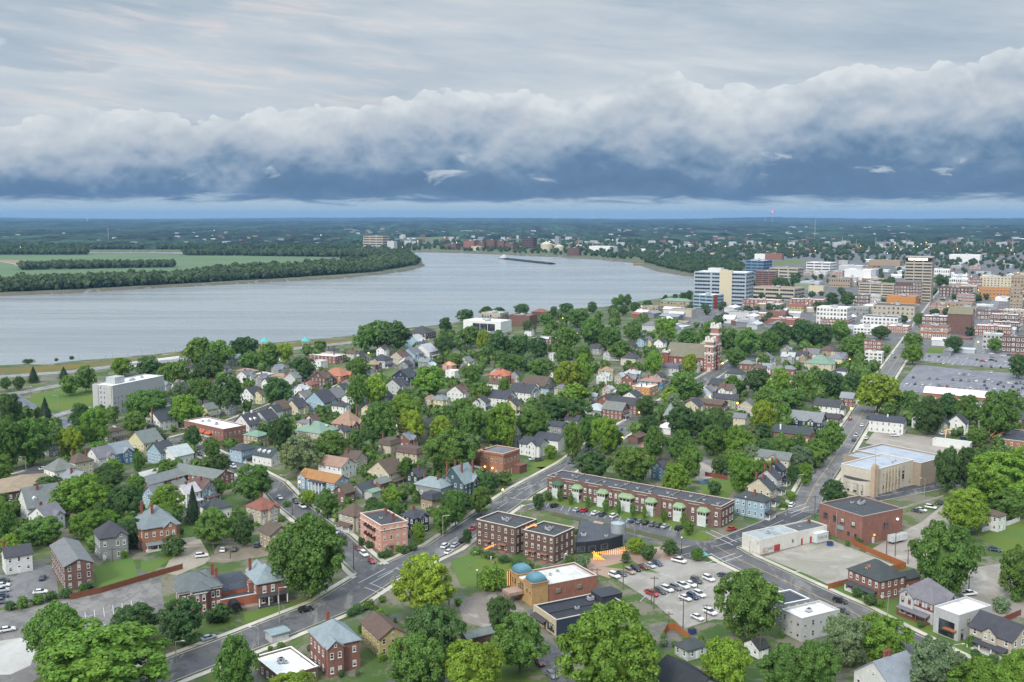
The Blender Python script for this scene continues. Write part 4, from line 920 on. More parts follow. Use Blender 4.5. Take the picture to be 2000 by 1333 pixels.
# theatre with two copper domes
th = frame(1039, 1186, 28, 'theatre', 'tan brick theatre with two blue copper domes and white flat roof', 'theatre', 'the domed theatre', (986, 1100, 1162, 1186), 14)
W_, L_ = 25.0, 15.0
mb = MB(); mb.box(0, 0, -.3, 6, L_, 6.9); mb.obj('front_wall', M['brick'], th, (.44, .27, .12)); mb = MB(); mb.box(6, .25, -.3, W_, L_ - .25, 5.4); parapet(mb, 6.01, .25, W_, L_ - .25, 5.4, 6.3); mb.obj('wall', M['brick'], th, (.30, .13, .095))
mb = MB(); mb.box(6.32, .56, 5.4, W_ - .31, L_ - .56, 5.75); mb.obj('roof', M['flat_roof'], th, (.58, .57, .54)); mb = MB(); parapet(mb, 5.95, .15, W_ + .1, L_ - .15, 6.3, 6.42, .45); mb.obj('coping', M['trim'], th, (.5, .47, .42))
mb = MB(); mb.box(.3, 5.4, 6.9, 5.8, L_ - 5.4, 7.0); mb.obj('front_roof', M['flat_roof'], th, (.6, .6, .58))
for y0 in (0, L_ - 5.2):
    mb = MB(); mb.box(-.15, y0 - .15, 6.7, 6.1, y0 + 5.35, 7.5); mb.box(-.35, y0 - .35, 7.5, 6.3, y0 + 5.55, 7.8, 1, True)
    tw = mb.obj('dome_block', [M['brick'], M['paint']], th, (.42, .25, .12)); md = MB(); n = 24; prev = None
    for j in range(7):
        u = j / 6; r = math.cos(u * math.pi / 2 * .97); z = 7.8 + 2.5 * math.sin(u * math.pi / 2); ring = []
        for i in range(n):
            a = 2 * math.pi * i / n; e = 1 / max(abs(math.cos(a)), abs(math.sin(a))) ** .72; ring.append((3.0 + 3.1 * r * e * math.cos(a) * .98, y0 + 2.6 + 2.75 * r * e * math.sin(a) * .98, z))
        if prev:
            for i in range(n): md.poly([prev[i], prev[(i + 1) % n], ring[(i + 1) % n], ring[i]])
        prev = ring
    md.poly(prev); md.obj('dome', M['metal'], tw, (.13, .27, .33))
for q in (1.4, 3.3, L_ - 3.6, L_ - 1.8): put(th, 'window', WIN, 'L', q, 5.0, .9, 2.2, (.30, .18, .08))
for q in (6.2, 7.5, 8.8): put(th, 'window', WIN, 'L', q, 4.6, .9, 3.2, (.30, .18, .08))
mb = MB(); mb.box(-5.5, 5.2, 2.7, -.02, 10.2, 3.7); mb.box(-5.3, 5.4, 3.7, -.2, 10.0, 3.72, 1); mb.box(-5.3, 5.4, 0, -4.9, 5.8, 2.7); mb.box(-5.3, 9.6, 0, -4.9, 10.0, 2.7); mb.obj('entrance_canopy', [M['brick'], M['flat_roof']], th, (.36, .24, .19))
mb = MB(); mb.box(-1.1, L_ - .5, 2.6, -.1, L_ - .15, 7.6); sg = mb.obj('vertical_sign', M['paint'], th, (.10, .06, .03))
mb = MB()
for i in range(13):
    for sy in (-.06, .36): mb.ball(-.6, L_ - .5 + sy, 2.8 + i * .38, .17, 6, 4)
    mb.ball(-1.16, L_ - .33, 2.8 + i * .38, .15, 6, 4)
mb.obj('sign_bulb', M['gold_bulb'], sg)
for q in (9, 17): mb = MB(); mb.box(q, -.3, 3.2, q + 1.6, .25, 4.4); mb.obj('vent_hood', M['metal'], th, (.35, .30, .26))
roof_unit(th, 12, 9, 5.75, .9); roof_unit(th, 16, 11, 5.75, .9)
# black roofed shop with a cream front
bf = house(1040, 1228, 1242, 28, .52, 1, 'flat', 'navy', 'black', 'the black roofed shop', 'long shop with black flat roof, cream front and dark blue side wall', cat='shop', name='shop', h=4.4, win=0, unit=[(.72, .75, 1.9), (.42, .42, 1.3)], trim=(.50, .48, .42))
wr, wl, h, _ = bf['_dims']; mb = MB(); mb.box(-.28, -.2, -.2, -.02, wl + .2, h + .75); mb.obj('front_wall', M['paint'], bf, (.58, .49, .34))
for i in range(4): put(bf, 'window', WIN, 'L', 1.1 + i * 1.05, 1.9, 1.0, 2.3, (.05, .05, .05), 0, -.3)
for i in range(3): put(bf, 'window', WIN, 'L', 8 + i * 1.5, 1.9, 1.3, 2.3, (.05, .05, .05), 0, -.3)
mb = MB(); mb.poly([(-.3, 4.6, 3.3), (-.3, 12.4, 3.3), (-2.1, 12.4, 2.6), (-2.1, 4.6, 2.6)][::-1]); mb.poly([(-2.1, 4.6, 2.6), (-2.1, 12.4, 2.6), (-2.1, 12.4, 2.4), (-2.1, 4.6, 2.4)][::-1]); mb.obj('awning', M['shingle'], bf, (.07, .06, .065))
put(bf, 'door', DOOR, 'L', 6.2, 0, 1.4, 2.3, (.2, .12, .08), 0, -.3)
mb = MB(); mb.box(wr * .80, wl * .5, h - .04, wr + 2.5, wl * .98, h + 1.6); mb.box(wr * .79, wl * .48, h + 1.6, wr + 2.7, wl, h + 1.8, 0, True); mb.obj('rear_block', M['paint'], bf, (.05, .055, .065))
mb = MB(); mb.box(.9, wl * .48, h - .04, wr * .78, wl * .48 + .25, h + .35); mb.obj('roof_curb', M['paint'], bf, (.06, .065, .075))
# long brown row house
rh = frame(1408, 1032, 54, 'row_house', 'long brown brick row of two storey flats with seven green porch roofs', 'apartment building', 'the long brick row house', (1068, 925, 1447, 1032), 30)
wl = px_to_y(rh, 1069); wr, h = 12.5, 8.6
for q in range(8): FOOT.append((rh.location.x + math.cos(R(144)) * wl * q / 8, rh.location.y + math.sin(R(144)) * wl * q / 8, 11))
mb = MB(); mb.box(0, 0, -.4, wr, wl, h - .6); parapet(mb, 0, 0, wr, wl, h - .6, h + .3)
for i in range(7):
    y = wl * (i + .5) / 7; mb.box(-.35, y - 3.4, -.4, .01, y + 3.4, h - .1); mb.prism([(y - 3.4, h - .1), (y, h + .9), (y + 3.4, h - .1)], -.34, .2, 'x')
mb.obj('wall', M['brick'], rh, WALLS['brown brick']); mb = MB(); mb.box(.3, .3, h - .6, wr - .3, wl - .3, h - .1); mb.obj('roof', M['flat_roof'], rh, (.07, .075, .085))
mb = MB(); parapet(mb, -.12, -.12, wr + .12, wl + .12, h + .3, h + .45, .42)
mb.obj('coping', M['trim'], rh, (.55, .47, .42))
mb = MB(); mb.box(-.2, -.1, h - .75, 0, wl, h - .55); mb.box(-.2, -.2, h - .75, wr, 0, h - .55); mb.obj('cornice', M['trim'], rh, (.52, .42, .36))
for i in range(1, 7): mb = MB(); y = wl * i / 7; mb.box(.3, y - .2, h - .1, wr - .3, y + .2, h + .55); mb.obj('party_wall', M['brick'], rh, (.25, .22, .2))
for i in range(14): roof_unit(rh, 3.5 + (i * 37 % 5), wl * (i + .5) / 14 + (i * 13 % 4), h - .1, 1.3)
GREEN = (.24, .33, .19)
for i, x in enumerate((1091, 1129, 1179, 1225, 1273, 1328, 1375)):
    y = px_to_y(rh, x); w2 = 3.9 if x == 1225 else 2.7; mb = MB(); e = -2.5
    top = [(-.4, y - w2 * .55, 7.6), (-.4, y + w2 * .55, 7.6)]; lo = [(-.36, y - w2 - .3, 6.4), (e - .3, y - w2 * .75, 6.2), (e - .3, y + w2 * .75, 6.2), (-.36, y + w2 + .3, 6.4)]
    mb.poly([top[0], top[1], lo[3]][::-1]) ; mb.poly([lo[1], lo[2], top[1], top[0]][::-1]); mb.poly([lo[0], lo[1], top[0]][::-1]); mb.poly([lo[2], lo[3], top[1]][::-1])
    for p, q in ((0, 1), (1, 2), (2, 3)): mb.poly([lo[p], lo[q], (lo[q][0], lo[q][1], lo[q][2] - .45), (lo[p][0], lo[p][1], lo[p][2] - .45)][::-1])
    pr = mb.obj('porch_roof', M['shingle'], rh, GREEN if i else (.06, .13, .08))
    mb = MB(); mb.box(e, y - w2 * .7, 0, -.36, y + w2 * .7, .9, 1); mb.box(e, y - w2 * .7, 3.1, -.36, y + w2 * .7, 3.6, 0)
    for q in (-1, -.33, .33, 1): mb.box(e, y + q * w2 * .68 - .12, .9, e + .24, y + q * w2 * .68 + .12, 6.0, 0)
    mb.box(e + .06, y - w2 * .66, 3.6, e + .1, y + w2 * .66, 4.6, 0); mb.box(e + .1, y - w2 * .66, .9, e + .12, y + w2 * .66, 3.1, 0)
    mb.obj('bay_porch', [M['trim'], M['brick']], rh, (.60, .62, .60))
yy = 2.0
while yy < wl - 1.5:
    if min(abs(yy - px_to_y(rh, x)) for x in (1091, 1129, 1179, 1225, 1273, 1328, 1375)) > 3.6:
        for z in (1.9, 5.5): put(rh, 'window', WIN, 'L', yy, z, 1.15, 1.9, TRIMW, 0, -.37)
    yy += 2.6
for q in (2, 5.2, 8.6, 11):
    for z in (1.9, 5.5): put(rh, 'window', WIN, 'R', q, z, 1.1, 1.9, TRIMW)
for q in (.21, .36, .5, .64, .93): put(rh, 'door', DOOR, 'L', wl * q, 0, 1.5, 2.6, (.62, .52, .36), 0, -.38)
# brick italianate house
it = house(937, 1016, 931, 55, 1.0, 2, 'flat', 'orange brick', 'grey', 'the orange brick Italianate house', 'orange brick Italianate house with arched windows and a flat grey roof', h=10.6, trim=(.60, .50, .42), chim=[(.15, .95, 1.8)])
wr, wl, h, _ = it['_dims']; mb = MB()
for i in range(18): mb.box(-.3, wl * i / 18 + .1, h - 1.0, 0, wl * i / 18 + .4, h - .35); mb.box(wr * i / 18 + .1, -.3, h - 1.0, wr * i / 18 + .4, 0, h - .35)
mb.box(-.32, -.32, h - .35, wr, 0, h - .15); mb.box(-.32, 0, h - .35, 0, wl, h - .15); mb.obj('bracket_cornice', M['brick'], it, (.33, .15, .10))
mb = MB(); mb.box(wr * .55, -4.2, -.2, wr * 1.0, -.02, 4.0); mb.box(wr * .53, -4.4, 4.0, wr * 1.02, -.02, 4.2, 1); mb.obj('annex', [M['brick'], M['flat_roof']], it, (.20, .09, .07))
mb = MB(); mb.box(2, wl, -.2, wr - 1, wl + 5.5, h - 1.2); mb.box(1.9, wl + .02, h - 1.2, wr - .9, wl + 5.6, h - 1.0, 1); mb.obj('rear_wing', [M['brick'], M['flat_roof']], it, (.32, .15, .09))
mb = MB(); mb.box(-3, wl * .9, -.2, -.1, wl + 4, 2.9); mb.box(-3.1, wl * .89, 2.9, -.1, wl + 4.1, 3.1, 1); mb.obj('side_room', [M['siding'], M['flat_roof']], it, (.66, .66, .64))
for q in (.12, .45): mb = MB(); mb.ball(-.4, wl * (1 - q) - 1.5, 3.4, .38, 8, 6); mb.obj('wall_lamp', M['orange_lamp'], it)
# slate roofed brick villa complex (left, by the lower street)
fv = frame(352, 1206, 30, 'brick_villa', 'red brick villa with slate hipped roof and white cornice by the lower street', 'house', 'the slate roofed brick villa', (313, 1100, 425, 1210), 12)
mw, mr, mc = MB(), MB(), MB()
for (x0, y0, x1, y1, h) in ((0, 0, 13, 6, 7.4), (1.5, 6, 11, 13, 7.4), (9, 9, 13.6, 15, 7.4)):
    mw.box(x0, y0, -.3, x1, y1, h); add_roof(mr, mw, 'hip', x0, y0, x1, y1, h + .5, .78, .6); mc.box(x0 - .4, y0 - .4, h, x1 + .4, y1 + .4, h + .45)
mw.prism([(3.6, -.01), (4.6, -1.5), (8.0, -1.5), (9.0, -.01)], -.3, 7.4, 'z'); add_roof(mr, mw, 'hip', 3.4, -1.7, 9.2, 4, 7.9, .8, .4)
mc.prism([(3.2, -.41), (4.4, -1.9), (8.2, -1.9), (9.4, -.41)], 7.0, 7.44, 'z')
mw.obj('wall', M['brick'], fv, (.24, .105, .088)); mr.obj('roof', M['shingle'], fv, (.13, .145, .15)); mc.obj('cornice', M['trim'], fv, (.6, .6, .58))
for s in (0, 1):
    for q in (1.4, 3.0, 10.4, 12.0): put(fv, 'window', WIN, 'R', q, 2.2 + s * 3.4, 1.0, 2.1, TRIMW)
    for q in (5.2, 7.2): put(fv, 'window', WIN, 'R', q, 2.2 + s * 3.4, 1.0, 2.1, TRIMW, 0, 0, -1.5)
    for q in (1.5, 4.3): put(fv, 'window', WIN, 'L', q, 2.2 + s * 3.4, 1.0, 2.1, TRIMW)
chimney(fv, 12.6, 9.5, 6, 12.2); chimney(fv, 13.2, 6.8, 6, 11.4)
fh = frame(432, 1196, 30, 'funeral_hall', 'low brick link building with black flat roof and round black entrance awning', 'hall', 'the black awning entrance hall', (425, 1090, 486, 1196), 9)
mb = MB(); mb.box(0, 0, -.3, 12.6, .4, 3.9); mb.box(.4, .4, -.3, 12.5, 5, 3.2); mb.box(.4, 5, -.3, 12.5, 22, 4.6); mb.obj('wall', M['brick'], fh, (.36, .12, .07)); mb = MB(); mb.box(.5, .45, 3.2, 12.4, 4.95, 3.3); mb.box(.5, 5.05, 4.6, 12.4, 21.9, 4.75); mb.obj('roof', M['flat_roof'], fh, (.055, .062, .078))
mb = MB(); mb.box(-.05, -.06, 3.9, 12.7, .46, 4.05); mb.obj('coping', M['trim'], fh, (.58, .57, .55)); mb = MB(); n = 10
pr = [(2.2 + 1.5 - 1.5 * math.cos(math.pi * i / n), 2.3 + 1.5 * math.sin(math.pi * i / n)) for i in range(n + 1)] + [(5.2, 1.6), (2.2, 1.6)]; mb.prism(pr, -4.0, -.02, 'y'); mb.obj('entrance_awning', M['paint'], fh, (.015, .016, .018))
put(fh, 'door', DOOR, 'R', 3.7, 0, 1.8, 2.2, (.1, .08, .07), 0); mb = MB(); mb.box(6.2, -2.4, -.2, 12, -.05, .9); mb.obj('entrance_ramp', M['concrete'], fh, (.28, .22, .18))
fs = frame(503, 1184, 30, 'brick_house', 'red brick house with pale slate roof and white porch beside the great tree', 'house', 'the pale slate brick house', (473, 1075, 545, 1184), 10)
mw, mr = MB(), MB(); mw.box(0, 0, -.3, 9.5, 11.5, 7.0); add_roof(mr, mw, 'hip', 0, 0, 9.5, 11.5, 7.2, .85, .6); mw.box(1.5, 11.5, -.3, 8.5, 17, 6.6); add_roof(mr, mw, 'gy', 1.5, 11, 8.5, 17, 6.6, .8, .5)
mw.obj('wall', M['brick'], fs, (.25, .12, .095)); mr.obj('roof', M['shingle'], fs, (.25, .30, .32)); chimney(fs, 1.5, 13, 6, 11.5)
for q in (2.4, 5.2): put(fs, 'window', WIN, 'R', q, 5.2, 1.2, 2.3, TRIMW)
for q in (2.4, 8.6): put(fs, 'window', WIN, 'L', q, 5.0, 1.1, 2.3, TRIMW)
mb = MB(); mb.box(-.3, -2.6, 3.3, 9.6, -.02, 3.6); mb.box(-.3, -2.6, 0, 9.6, -.02, .5, 1); mb.obj('porch_roof', [M['trim'], M['concrete']], fs, (.07, .07, .08))
for q in (0, 3.1, 6.2, 9.2): link('column', POST, fs, TRIMW, (q, -2.4, .5), 0, (1, 1, 2.8))
for q in (2.0, 4.6): put(fs, 'window', WIN, 'R', q, 1.8, 1.1, 2.3, TRIMW)
mb = MB(); mb.box(-1.4, 4.5, 3.2, -.02, 6.7, 6.2); mb.box(-1.6, 4.3, 6.2, 0, 6.9, 6.5); mb.obj('bay', M['brick'], fs, (.3, .14, .11)); put(fs, 'window', WIN, 'L', 5.6, 4.6, 1.2, 2.3, TRIMW, 0, -1.42)
# art deco church hall
dc = frame(1703, 970, 38, 'art_deco_hall', 'cream art deco hall with fluted pylon, curved front and pale grey flat roofs', 'hall', 'the cream art deco hall', (1640, 840, 1815, 970), 18)
y_l = px_to_y(dc, 1645); wr, wl, h = 33.0, max(11.0, y_l * .80), 11.4; CR = (.62, .56, .46)
mb = MB(); mb.box(0, 0, -.3, wr, wl + 4, h - .6); parapet(mb, 0, 0, wr, wl + 4, h - .6, h + .5); n = 10
prof = [(0.0, .6)] + [(-4.6 * math.sin(math.pi * i / n) ** .55, .6 + (wl + 1.8) * i / n) for i in range(1, n)] + [(0.0, wl + 2.4)]
mb.prism(prof[::-1], -.3, 6.8, 'z'); mb.obj('wall', M['paint'], dc, CR)
mb = MB(); mb.prism([(p[0] * .96 - .02, p[1]) for p in prof][::-1], 6.8, 6.95, 'z'); mb.obj('front_roof', M['flat_roof'], dc, (.05, .05, .055))
mb = MB(); mb.box(.3, .3, h - .6, wr - .3, wl + 3.7, h - .05); mb.obj('roof', M['flat_roof'], dc, (.38, .41, .46)); mb = MB(); parapet(mb, -.1, -.1, wr + .1, wl + 4.1, h + .5, h + .65, .5); mb.obj('coping', M['trim'], dc, (.68, .66, .62))
mb = MB(); mb.box(wr + .02, -4, -.3, wr + 23, 31, h - 1.6); parapet(mb, wr + .02, -4, wr + 23, 31, h - 1.6, h - .3); mb.box(20, wl + 4.02, -.3, wr, 29, h - 1.6); parapet(mb, 20, wl + 4.02, wr, 29, h - 1.6, h - .3); mb.obj('rear_wing', M['paint'], dc, (.36, .29, .22)); mb = MB(); mb.box(wr + .33, -3.7, h - 1.6, wr + 22.7, 30.7, h - 1.0); mb.box(20.3, wl + 4.33, h - 1.6, wr - .01, 28.7, h - 1.0); mb.obj('rear_roof', M['flat_roof'], dc, (.36, .39, .44)); mb = MB(); parapet(mb, wr - .1, -4.1, wr + 23.1, 31.1, h - .3, h - .15, .5); mb.obj('rear_coping', M['trim'], dc, (.6, .58, .54))
mb = MB()
for i, (a, b) in enumerate(((-.9, .3), (.3, 1.2), (1.2, 2.4))): mb.box(a, -1.5 + (i == 1) * .5, -.3, b, .4, h + 2.2 + (i == 1) * 1.4)
mb.box(-.5, -1.2, h + 2.2, 2, .3, h + 2.9); mb.tube((.75, -.5, h + 2.5), (.75, -.5, h + 12), .16, .05, 6); mb.obj('pylon', M['paint'], dc, (.52, .40, .29))
for i in range(5): mb = MB(); q = 9.5 + i * 2.55; mb.box(q, -.45, 0, q + 1.0, 0, h - .8); mb.obj('pilaster', M['paint'], dc, (.54, .46, .35))
for i in range(6): put(dc, 'window', WIN, 'R', 8.75 + i * 2.55, 5.2, 1.2, 8.0, (.42, .36, .27))
put(dc, 'window', WIN, 'R', 24.8, 6.8, 2.3, 6.5, (.45, .38, .28)); put(dc, 'door', DOOR, 'R', 4.4, 0, 1.6, 2.6, (.4, .34, .26)); put(dc, 'window', WIN, 'R', 30.5, 2.4, 1.4, 1.4, (.45, .4, .3))
put(dc, 'window', WIN, 'L', wl * .60, 3.4, 6.5, 4.6, (.35, .33, .28), 0, -4.5); put(dc, 'window', WIN, 'L', wl * .22, 3.4, .9, 3.9, (.3, .27, .22), 0, -4.0)
for q in (8, 10, 22, 26): roof_unit(dc, q, 3 + q % 3, h - .05, 1.0)
# white building with painted wall
mu = frame(1484, 1084, 31, 'shop_building', 'long low white building with colourful painted letters on its side wall', 'building', 'the white painted wall building', (1452, 1010, 1615, 1084), 14)
mb = MB(); mb.box(0, 0, -.3, 20, 9.5, 5.4); parapet(mb, 0, 0, 20, 9.5, 5.4, 5.9, .25); mb.box(20, .3, -.3, 36, 9.5, 5.0); parapet(mb, 20.01, .3, 36, 9.5, 5.0, 5.6, .25); mb.obj('wall', M['paint'], mu, (.68, .66, .60))
mb = MB(); mb.box(.25, .25, 5.4, 19.75, 9.25, 5.55); mb.obj('roof', M['flat_roof'], mu, (.34, .37, .38)); mb = MB(); mb.box(20.27, .56, 5.0, 35.75, 9.25, 5.12); mb.obj('rear_roof', M['flat_roof'], mu, (.10, .105, .115))
mb = MB(); mb.box(27.5, -2.2, .3, 34, .28, 3.9, 0, True); mb.box(27.4, -2.3, 3.9, 34.1, .28, 4.0, 1); mb.obj('sign_box', [M['paint'], M['flat_roof']], mu, (.62, .64, .64))
for q, z, sx, sz in ((7.2, 0, 3.0, 2.5), (20.6, .1, .9, 2.4), (25.4, .1, .9, 2.4)): put(mu, 'door', DOOR, 'R', q + 1.6, z, sx, sz, (.42, .06, .07), 0, 0, .28 if q > 20 else 0)
put(mu, 'window', WIN, 'R', 17, 2.6, .9, 1.3, (.3, .3, .3)); roof_unit(mu, 8.5, 4.6, 5.55, 1.3); roof_unit(mu, 26, 5, 5.12, 1.0); chimney(mu, 33, 7, 5, 6.4)
def stroke_letters(root, spec, size, th=.16):
    """painted strokes standing 3 cm proud of face R: list of (colour, [polyline points in letter cells])"""
    for col, lines in spec:
        mb = MB()
        for ln in lines:
            for p, q in zip(ln, ln[1:]):
                d = Vector((q[0] - p[0], q[1] - p[1])); d = d.normalized() if d.length else Vector((1, 0)); n = Vector((-d.y, d.x)) * th / 2
                a, b = Vector(p) * size, Vector(q) * size; mb.poly([(a.x - n.x, -.03, a.y - n.y), (b.x - n.x, -.03, b.y - n.y), (b.x + n.x, -.03, b.y + n.y), (a.x + n.x, -.03, a.y + n.y)])
        mb.obj('painted_letters', M['paint'], root, col)
circ = lambda x, y, r, a0=0, a1=6.3, n=10: [(x + r * math.cos(a0 + (a1 - a0) * i / n), y + r * math.sin(a0 + (a1 - a0) * i / n)) for i in range(n + 1)]
stroke_letters(mu, [((.45, .09, .10), [circ(2.3, 1.4, .8, .7, 5.7), circ(2.3, 1.4, .42, .7, 5.7), circ(3.6, 1.4, .62)]), ((.07, .09, .30), [[(4.5, 2.0), (4.5, .8)], [(4.5, 1.4), (5.2, 1.9)], [(5.3, .8), (5.5, 2.1), (5.9, 1.0), (6.3, 2.1)]]), ((.30, .10, .35), [circ(6.9, 1.7, .45), [(6.6, .7), (7.3, .9)]]), ((.55, .30, .06), [[(2.0, .5), (3.2, .4), (4.2, .5)]])], 1.0)
mb = MB(); 
for ln in ([(28.3, 2.0), (28.3, 3.0), (28.9, 2.5), (28.9, 1.6)], circ(29.8, 2.2, .5), [(30.6, 1.6), (30.6, 2.9)], [(31.2, 1.7), (31.7, 2.9), (32.2, 1.7)], [(32.6, 1.7), (32.6, 2.8), (33.2, 2.4), (32.6, 2.1), (33.3, 1.6)]):
    for p, q in zip(ln, ln[1:]): mb.tube((p[0], -2.22, p[1]), (q[0], -2.22, q[1]), .08, None, 4)
mb.obj('sign_lettering', M['paint'], mu, (.12, .14, .17))
# red brick warehouse
bw = house(1599, 1758, 1066, 30, .95, 2, 'flat', 'red brick', 'dark grey', 'the red brick warehouse', 'two storey red brick warehouse with stained dark flat roof beside the gravel lot', cat='warehouse', name='warehouse', h=10.9, win=0, unit=[(.62, .62, 2.0), (.7, .66, 2.0), (.55, .75, 1.3)], trim=(.36, .30, .27))
wr, wl, h, _ = bw['_dims']
for q in (.2, .45, .62, .85): put(bw, 'window', WIN, 'L', wl * q, 7.2, 2.2, 2.4, (.12, .08, .07))
for q in (.14, .3): put(bw, 'window', WIN, 'L', wl * q, 3.0, 1.2, 1.6, (.10, .07, .06))
for q in (.55, .62): put(bw, 'window', WIN, 'R', wr * q, 6.0, 1.0, 2.6, (.10, .07, .06))
put(bw, 'door', DOOR, 'L', wl * .12, 0, 1.6, 2.6, (.1, .07, .06)); put(bw, 'door', DOOR, 'R', wr * .28, 0, 1.3, 2.4, (.6, .6, .58))
mb = MB(); mb.box(-.5, wl * .40, 3.6, -.02, wl * .55, 5.0); mb.obj('wall_unit', M['metal'], bw, (.35, .50, .52)); mb = MB(); mb.tube((-.15, wl * .58, 0), (-.15, wl * .58, h), .12); mb.tube((-.15, wl * .75, 0), (-.15, wl * .75, 6), .12); mb.obj('downpipe', M['metal'], bw, (.5, .47, .43))
mb = MB(); mb.ball(wr * .28, -.5, 3.3, .45, 8, 6); mb.obj('wall_lamp', M['gold_bulb'], bw); mb = MB(); mb.ball(wr * .86, -.35, 7.6, .4, 8, 6); mb.obj('wall_lamp', M['white_lamp'], bw)
for (x, y), rz, lab in (((1728, 1050), 30, 'white box trailer in the yard nearest the red brick warehouse'), ((1752, 1060), 30, 'pale grey box trailer outermost in the yard beside the brick warehouse')):
    gx_, gy_ = P(x, y); o = thing('box_trailer', lab, 'trailer', (gx_, gy_, .1), R(rz)); mb = MB(); mb.box(-4.2, -1.25, .9, 4.2, 1.25, 3.3, 0, True); mb.obj('body', M['paint'], o, (.60, .62, .62)); mb = MB(); mb.box(-4.1, -1.1, 3.3, 4.1, 1.1, 3.36); mb.obj('roof', M['metal'], o, (.6, .62, .62))
    for sx in (-2.8, -1.8): 
        for sy in (-1, 1): link('wheel', CARS['sedan']['wheel'], o, (.4, .4, .4), (sx, sy * 1.05, .4))
# church with two towers
ch = frame(1392, 727, 62, 'church', 'red brick church with two white trimmed crenellated towers and olive slate roof', 'church', 'the twin towered church', (1290, 648, 1396, 735), 22)
def church_tower(x, y, w, hh, nm):
    mb = MB(); mb.box(x, y, -.3, x + w, y + w, hh); o = mb.obj(nm, M['brick'], ch, (.36, .17, .14)); TC = (.68, .64, .60)
    def bit(nm2, *bx): m2 = MB(); m2.box(*bx, 0, True); m2.obj(nm2, M['trim'], o, TC)
    for z in (hh * .60, hh * .84, hh): bit('stone_band', x - .6, y - .6, z - .9, x + w + .6, y + w + .6, z + .6)
    for i in range(3):
        for j in range(3):
            if i != 1 or j != 1: q = (w - 1.2) / 2; bit('merlon', x + i * q - .2, y + j * q - .2, hh + .6, x + i * q + 1.4, y + j * q + 1.4, hh + (3.4 if i != 1 and j != 1 else 2.2))
    for cx_, cy_ in ((x, y), (x + w, y), (x, y + w)):
        for k in range(5): bit('quoin', cx_ - .4, cy_ - .4, hh * (.1 + k * .1), cx_ + .4, cy_ + .4, hh * (.1 + k * .1) + 1.3)
    for f in 'LR':
        for z, s in ((hh * .42, hh * .24), (hh * .72, hh * .15)): link('window', WIN, o, (.68, .64, .6), (x + w / 2, y - .02, z) if f == 'R' else (x - .02, y + w / 2, z), 0 if f == 'R' else -math.pi / 2, (w * .36, 1.6, s))
        link('door', DOOR, o, (.6, .55, .5), (x + w / 2, y - .02, 0) if f == 'R' else (x - .02, y + w / 2, 0), 0 if f == 'R' else -math.pi / 2, (w * .4, 2, hh * .14))
church_tower(14, 0, 6.6, 35, 'tall_tower'); church_tower(0, 0, 6.6, 25, 'short_tower')
mw, mr = MB(), MB(); mw.box(1.5, 5, -.3, 20, 40, 11); add_roof(mr, mw, 'gy', 1.5, 5, 20, 40, 11, 1.05, .6, .3); mw.box(0, 38, -.3, 5, 43, 14); mw.obj('wall', M['brick'], ch, (.26, .09, .075)); mr.obj('roof', M['shingle'], ch, (.19, .175, .125))
mt = MB(); mt.box(-.5, 37.5, 13.4, 5.5, 43.5, 14.3, 0, True); [mt.ball(a, b, 15, .8) for a in (.3, 4.7) for b in (38.3, 42.7)]; mt.obj('stone_trim', M['trim'], ch, (.62, .58, .54))
for i in range(6): put(ch, 'window', WIN, 'L', 10 + i * 4.5, 5.5, 1.6, 6, (.6, .56, .52), 0, 1.5)
# ---------------------------------------------------------------- houses of the neighbourhood (x0, x1, y of the near corner on the ground, ...)
H = house
# bottom left
H(706, 793, 1287, 30, 1.7, 2, 'gy', 'yellow', 'brown', 'the yellow house', 'yellow clapboard house with steep brown gabled roof below the crossing', h=5.9, trim=(.55, .52, .4), shutters=1)
H(605, 704, 1321, 30, 1.25, 2, 'hip', 'red brick', 'blue grey', 'the slate roofed brick house', 'red brick house with blue grey slate cross hipped roof beside the yellow house', h=8.2, pitch=.85, wings=[('R', .25, 4.5, 1.5)], chim=[(.5, .9, .6)])
H(498, 622, 1352, 38, 1.5, 1, 'flat', 'brown brick', 'white', 'the white flat roofed shop', 'one storey shop with worn white flat roof at the lower edge of view', cat='shop', h=3.6, unit=[(.45, .62, 1.6), (.4, .55, 1.2), (.5, .5, 1.0)])
H(519, 564, 1258, 38, .8, 1, 'gx', 'pale grey', 'blue grey', None, 'small shed with pale blue roof between street and white flat roofed shop', cat='shed', name='shed', win=0, h=2.5, pitch=.15)
H(104, 180, 1156, 33, 3.0, 3, 'gy', 'brown brick', 'grey', 'the long grey roofed flats', 'brown brick three storey flats under a long pale grey gabled roof', cat='apartment building', name='apartment_building', h=8.6, pitch=.42, trim=(.55, .53, .5))
H(186, 249, 1096, 33, 1.1, 2, 'hip', 'grey', 'dark grey', 'the grey house on the lawn', 'grey two storey house with charcoal cross gabled roof above the green lawn', h=8.2, pitch=.95, wings=[('R', .72, 4.4, 1.0)])
H(262, 350, 1078, 33, 1.1, 2, 'hip', 'orange brick', 'slate', 'the brick Victorian', 'salmon brick Victorian house with slate roof and white gables', h=8.4, pitch=.95, wings=[('R', .72, 4.6, 1.2), ('L', .3, 4.5, .8)], chim=[(.35, .3, 1.2), (.2, .8, 1)], porch='R')
H(6, 60, 1124, 35, .9, 2, 'gx', 'white', 'dark grey', 'the white house by the parking lot', 'white clapboard house with dark gabled roof and brick chimney by the parking lot', h=6.4, chim=[(.1, .95, 1.2)])
H(38, 120, 1022, 40, 1.1, 2, 'gx', 'white', 'grey', 'the white house with gabled front', 'white house with grey steep gabled roof, tall dormers and brick chimney', wings=[('R', .6, 4.5, 1.0)], chim=[(.4, .4, 1.2)], pitch=.9, dorm=[('R', .25)], porch='R')
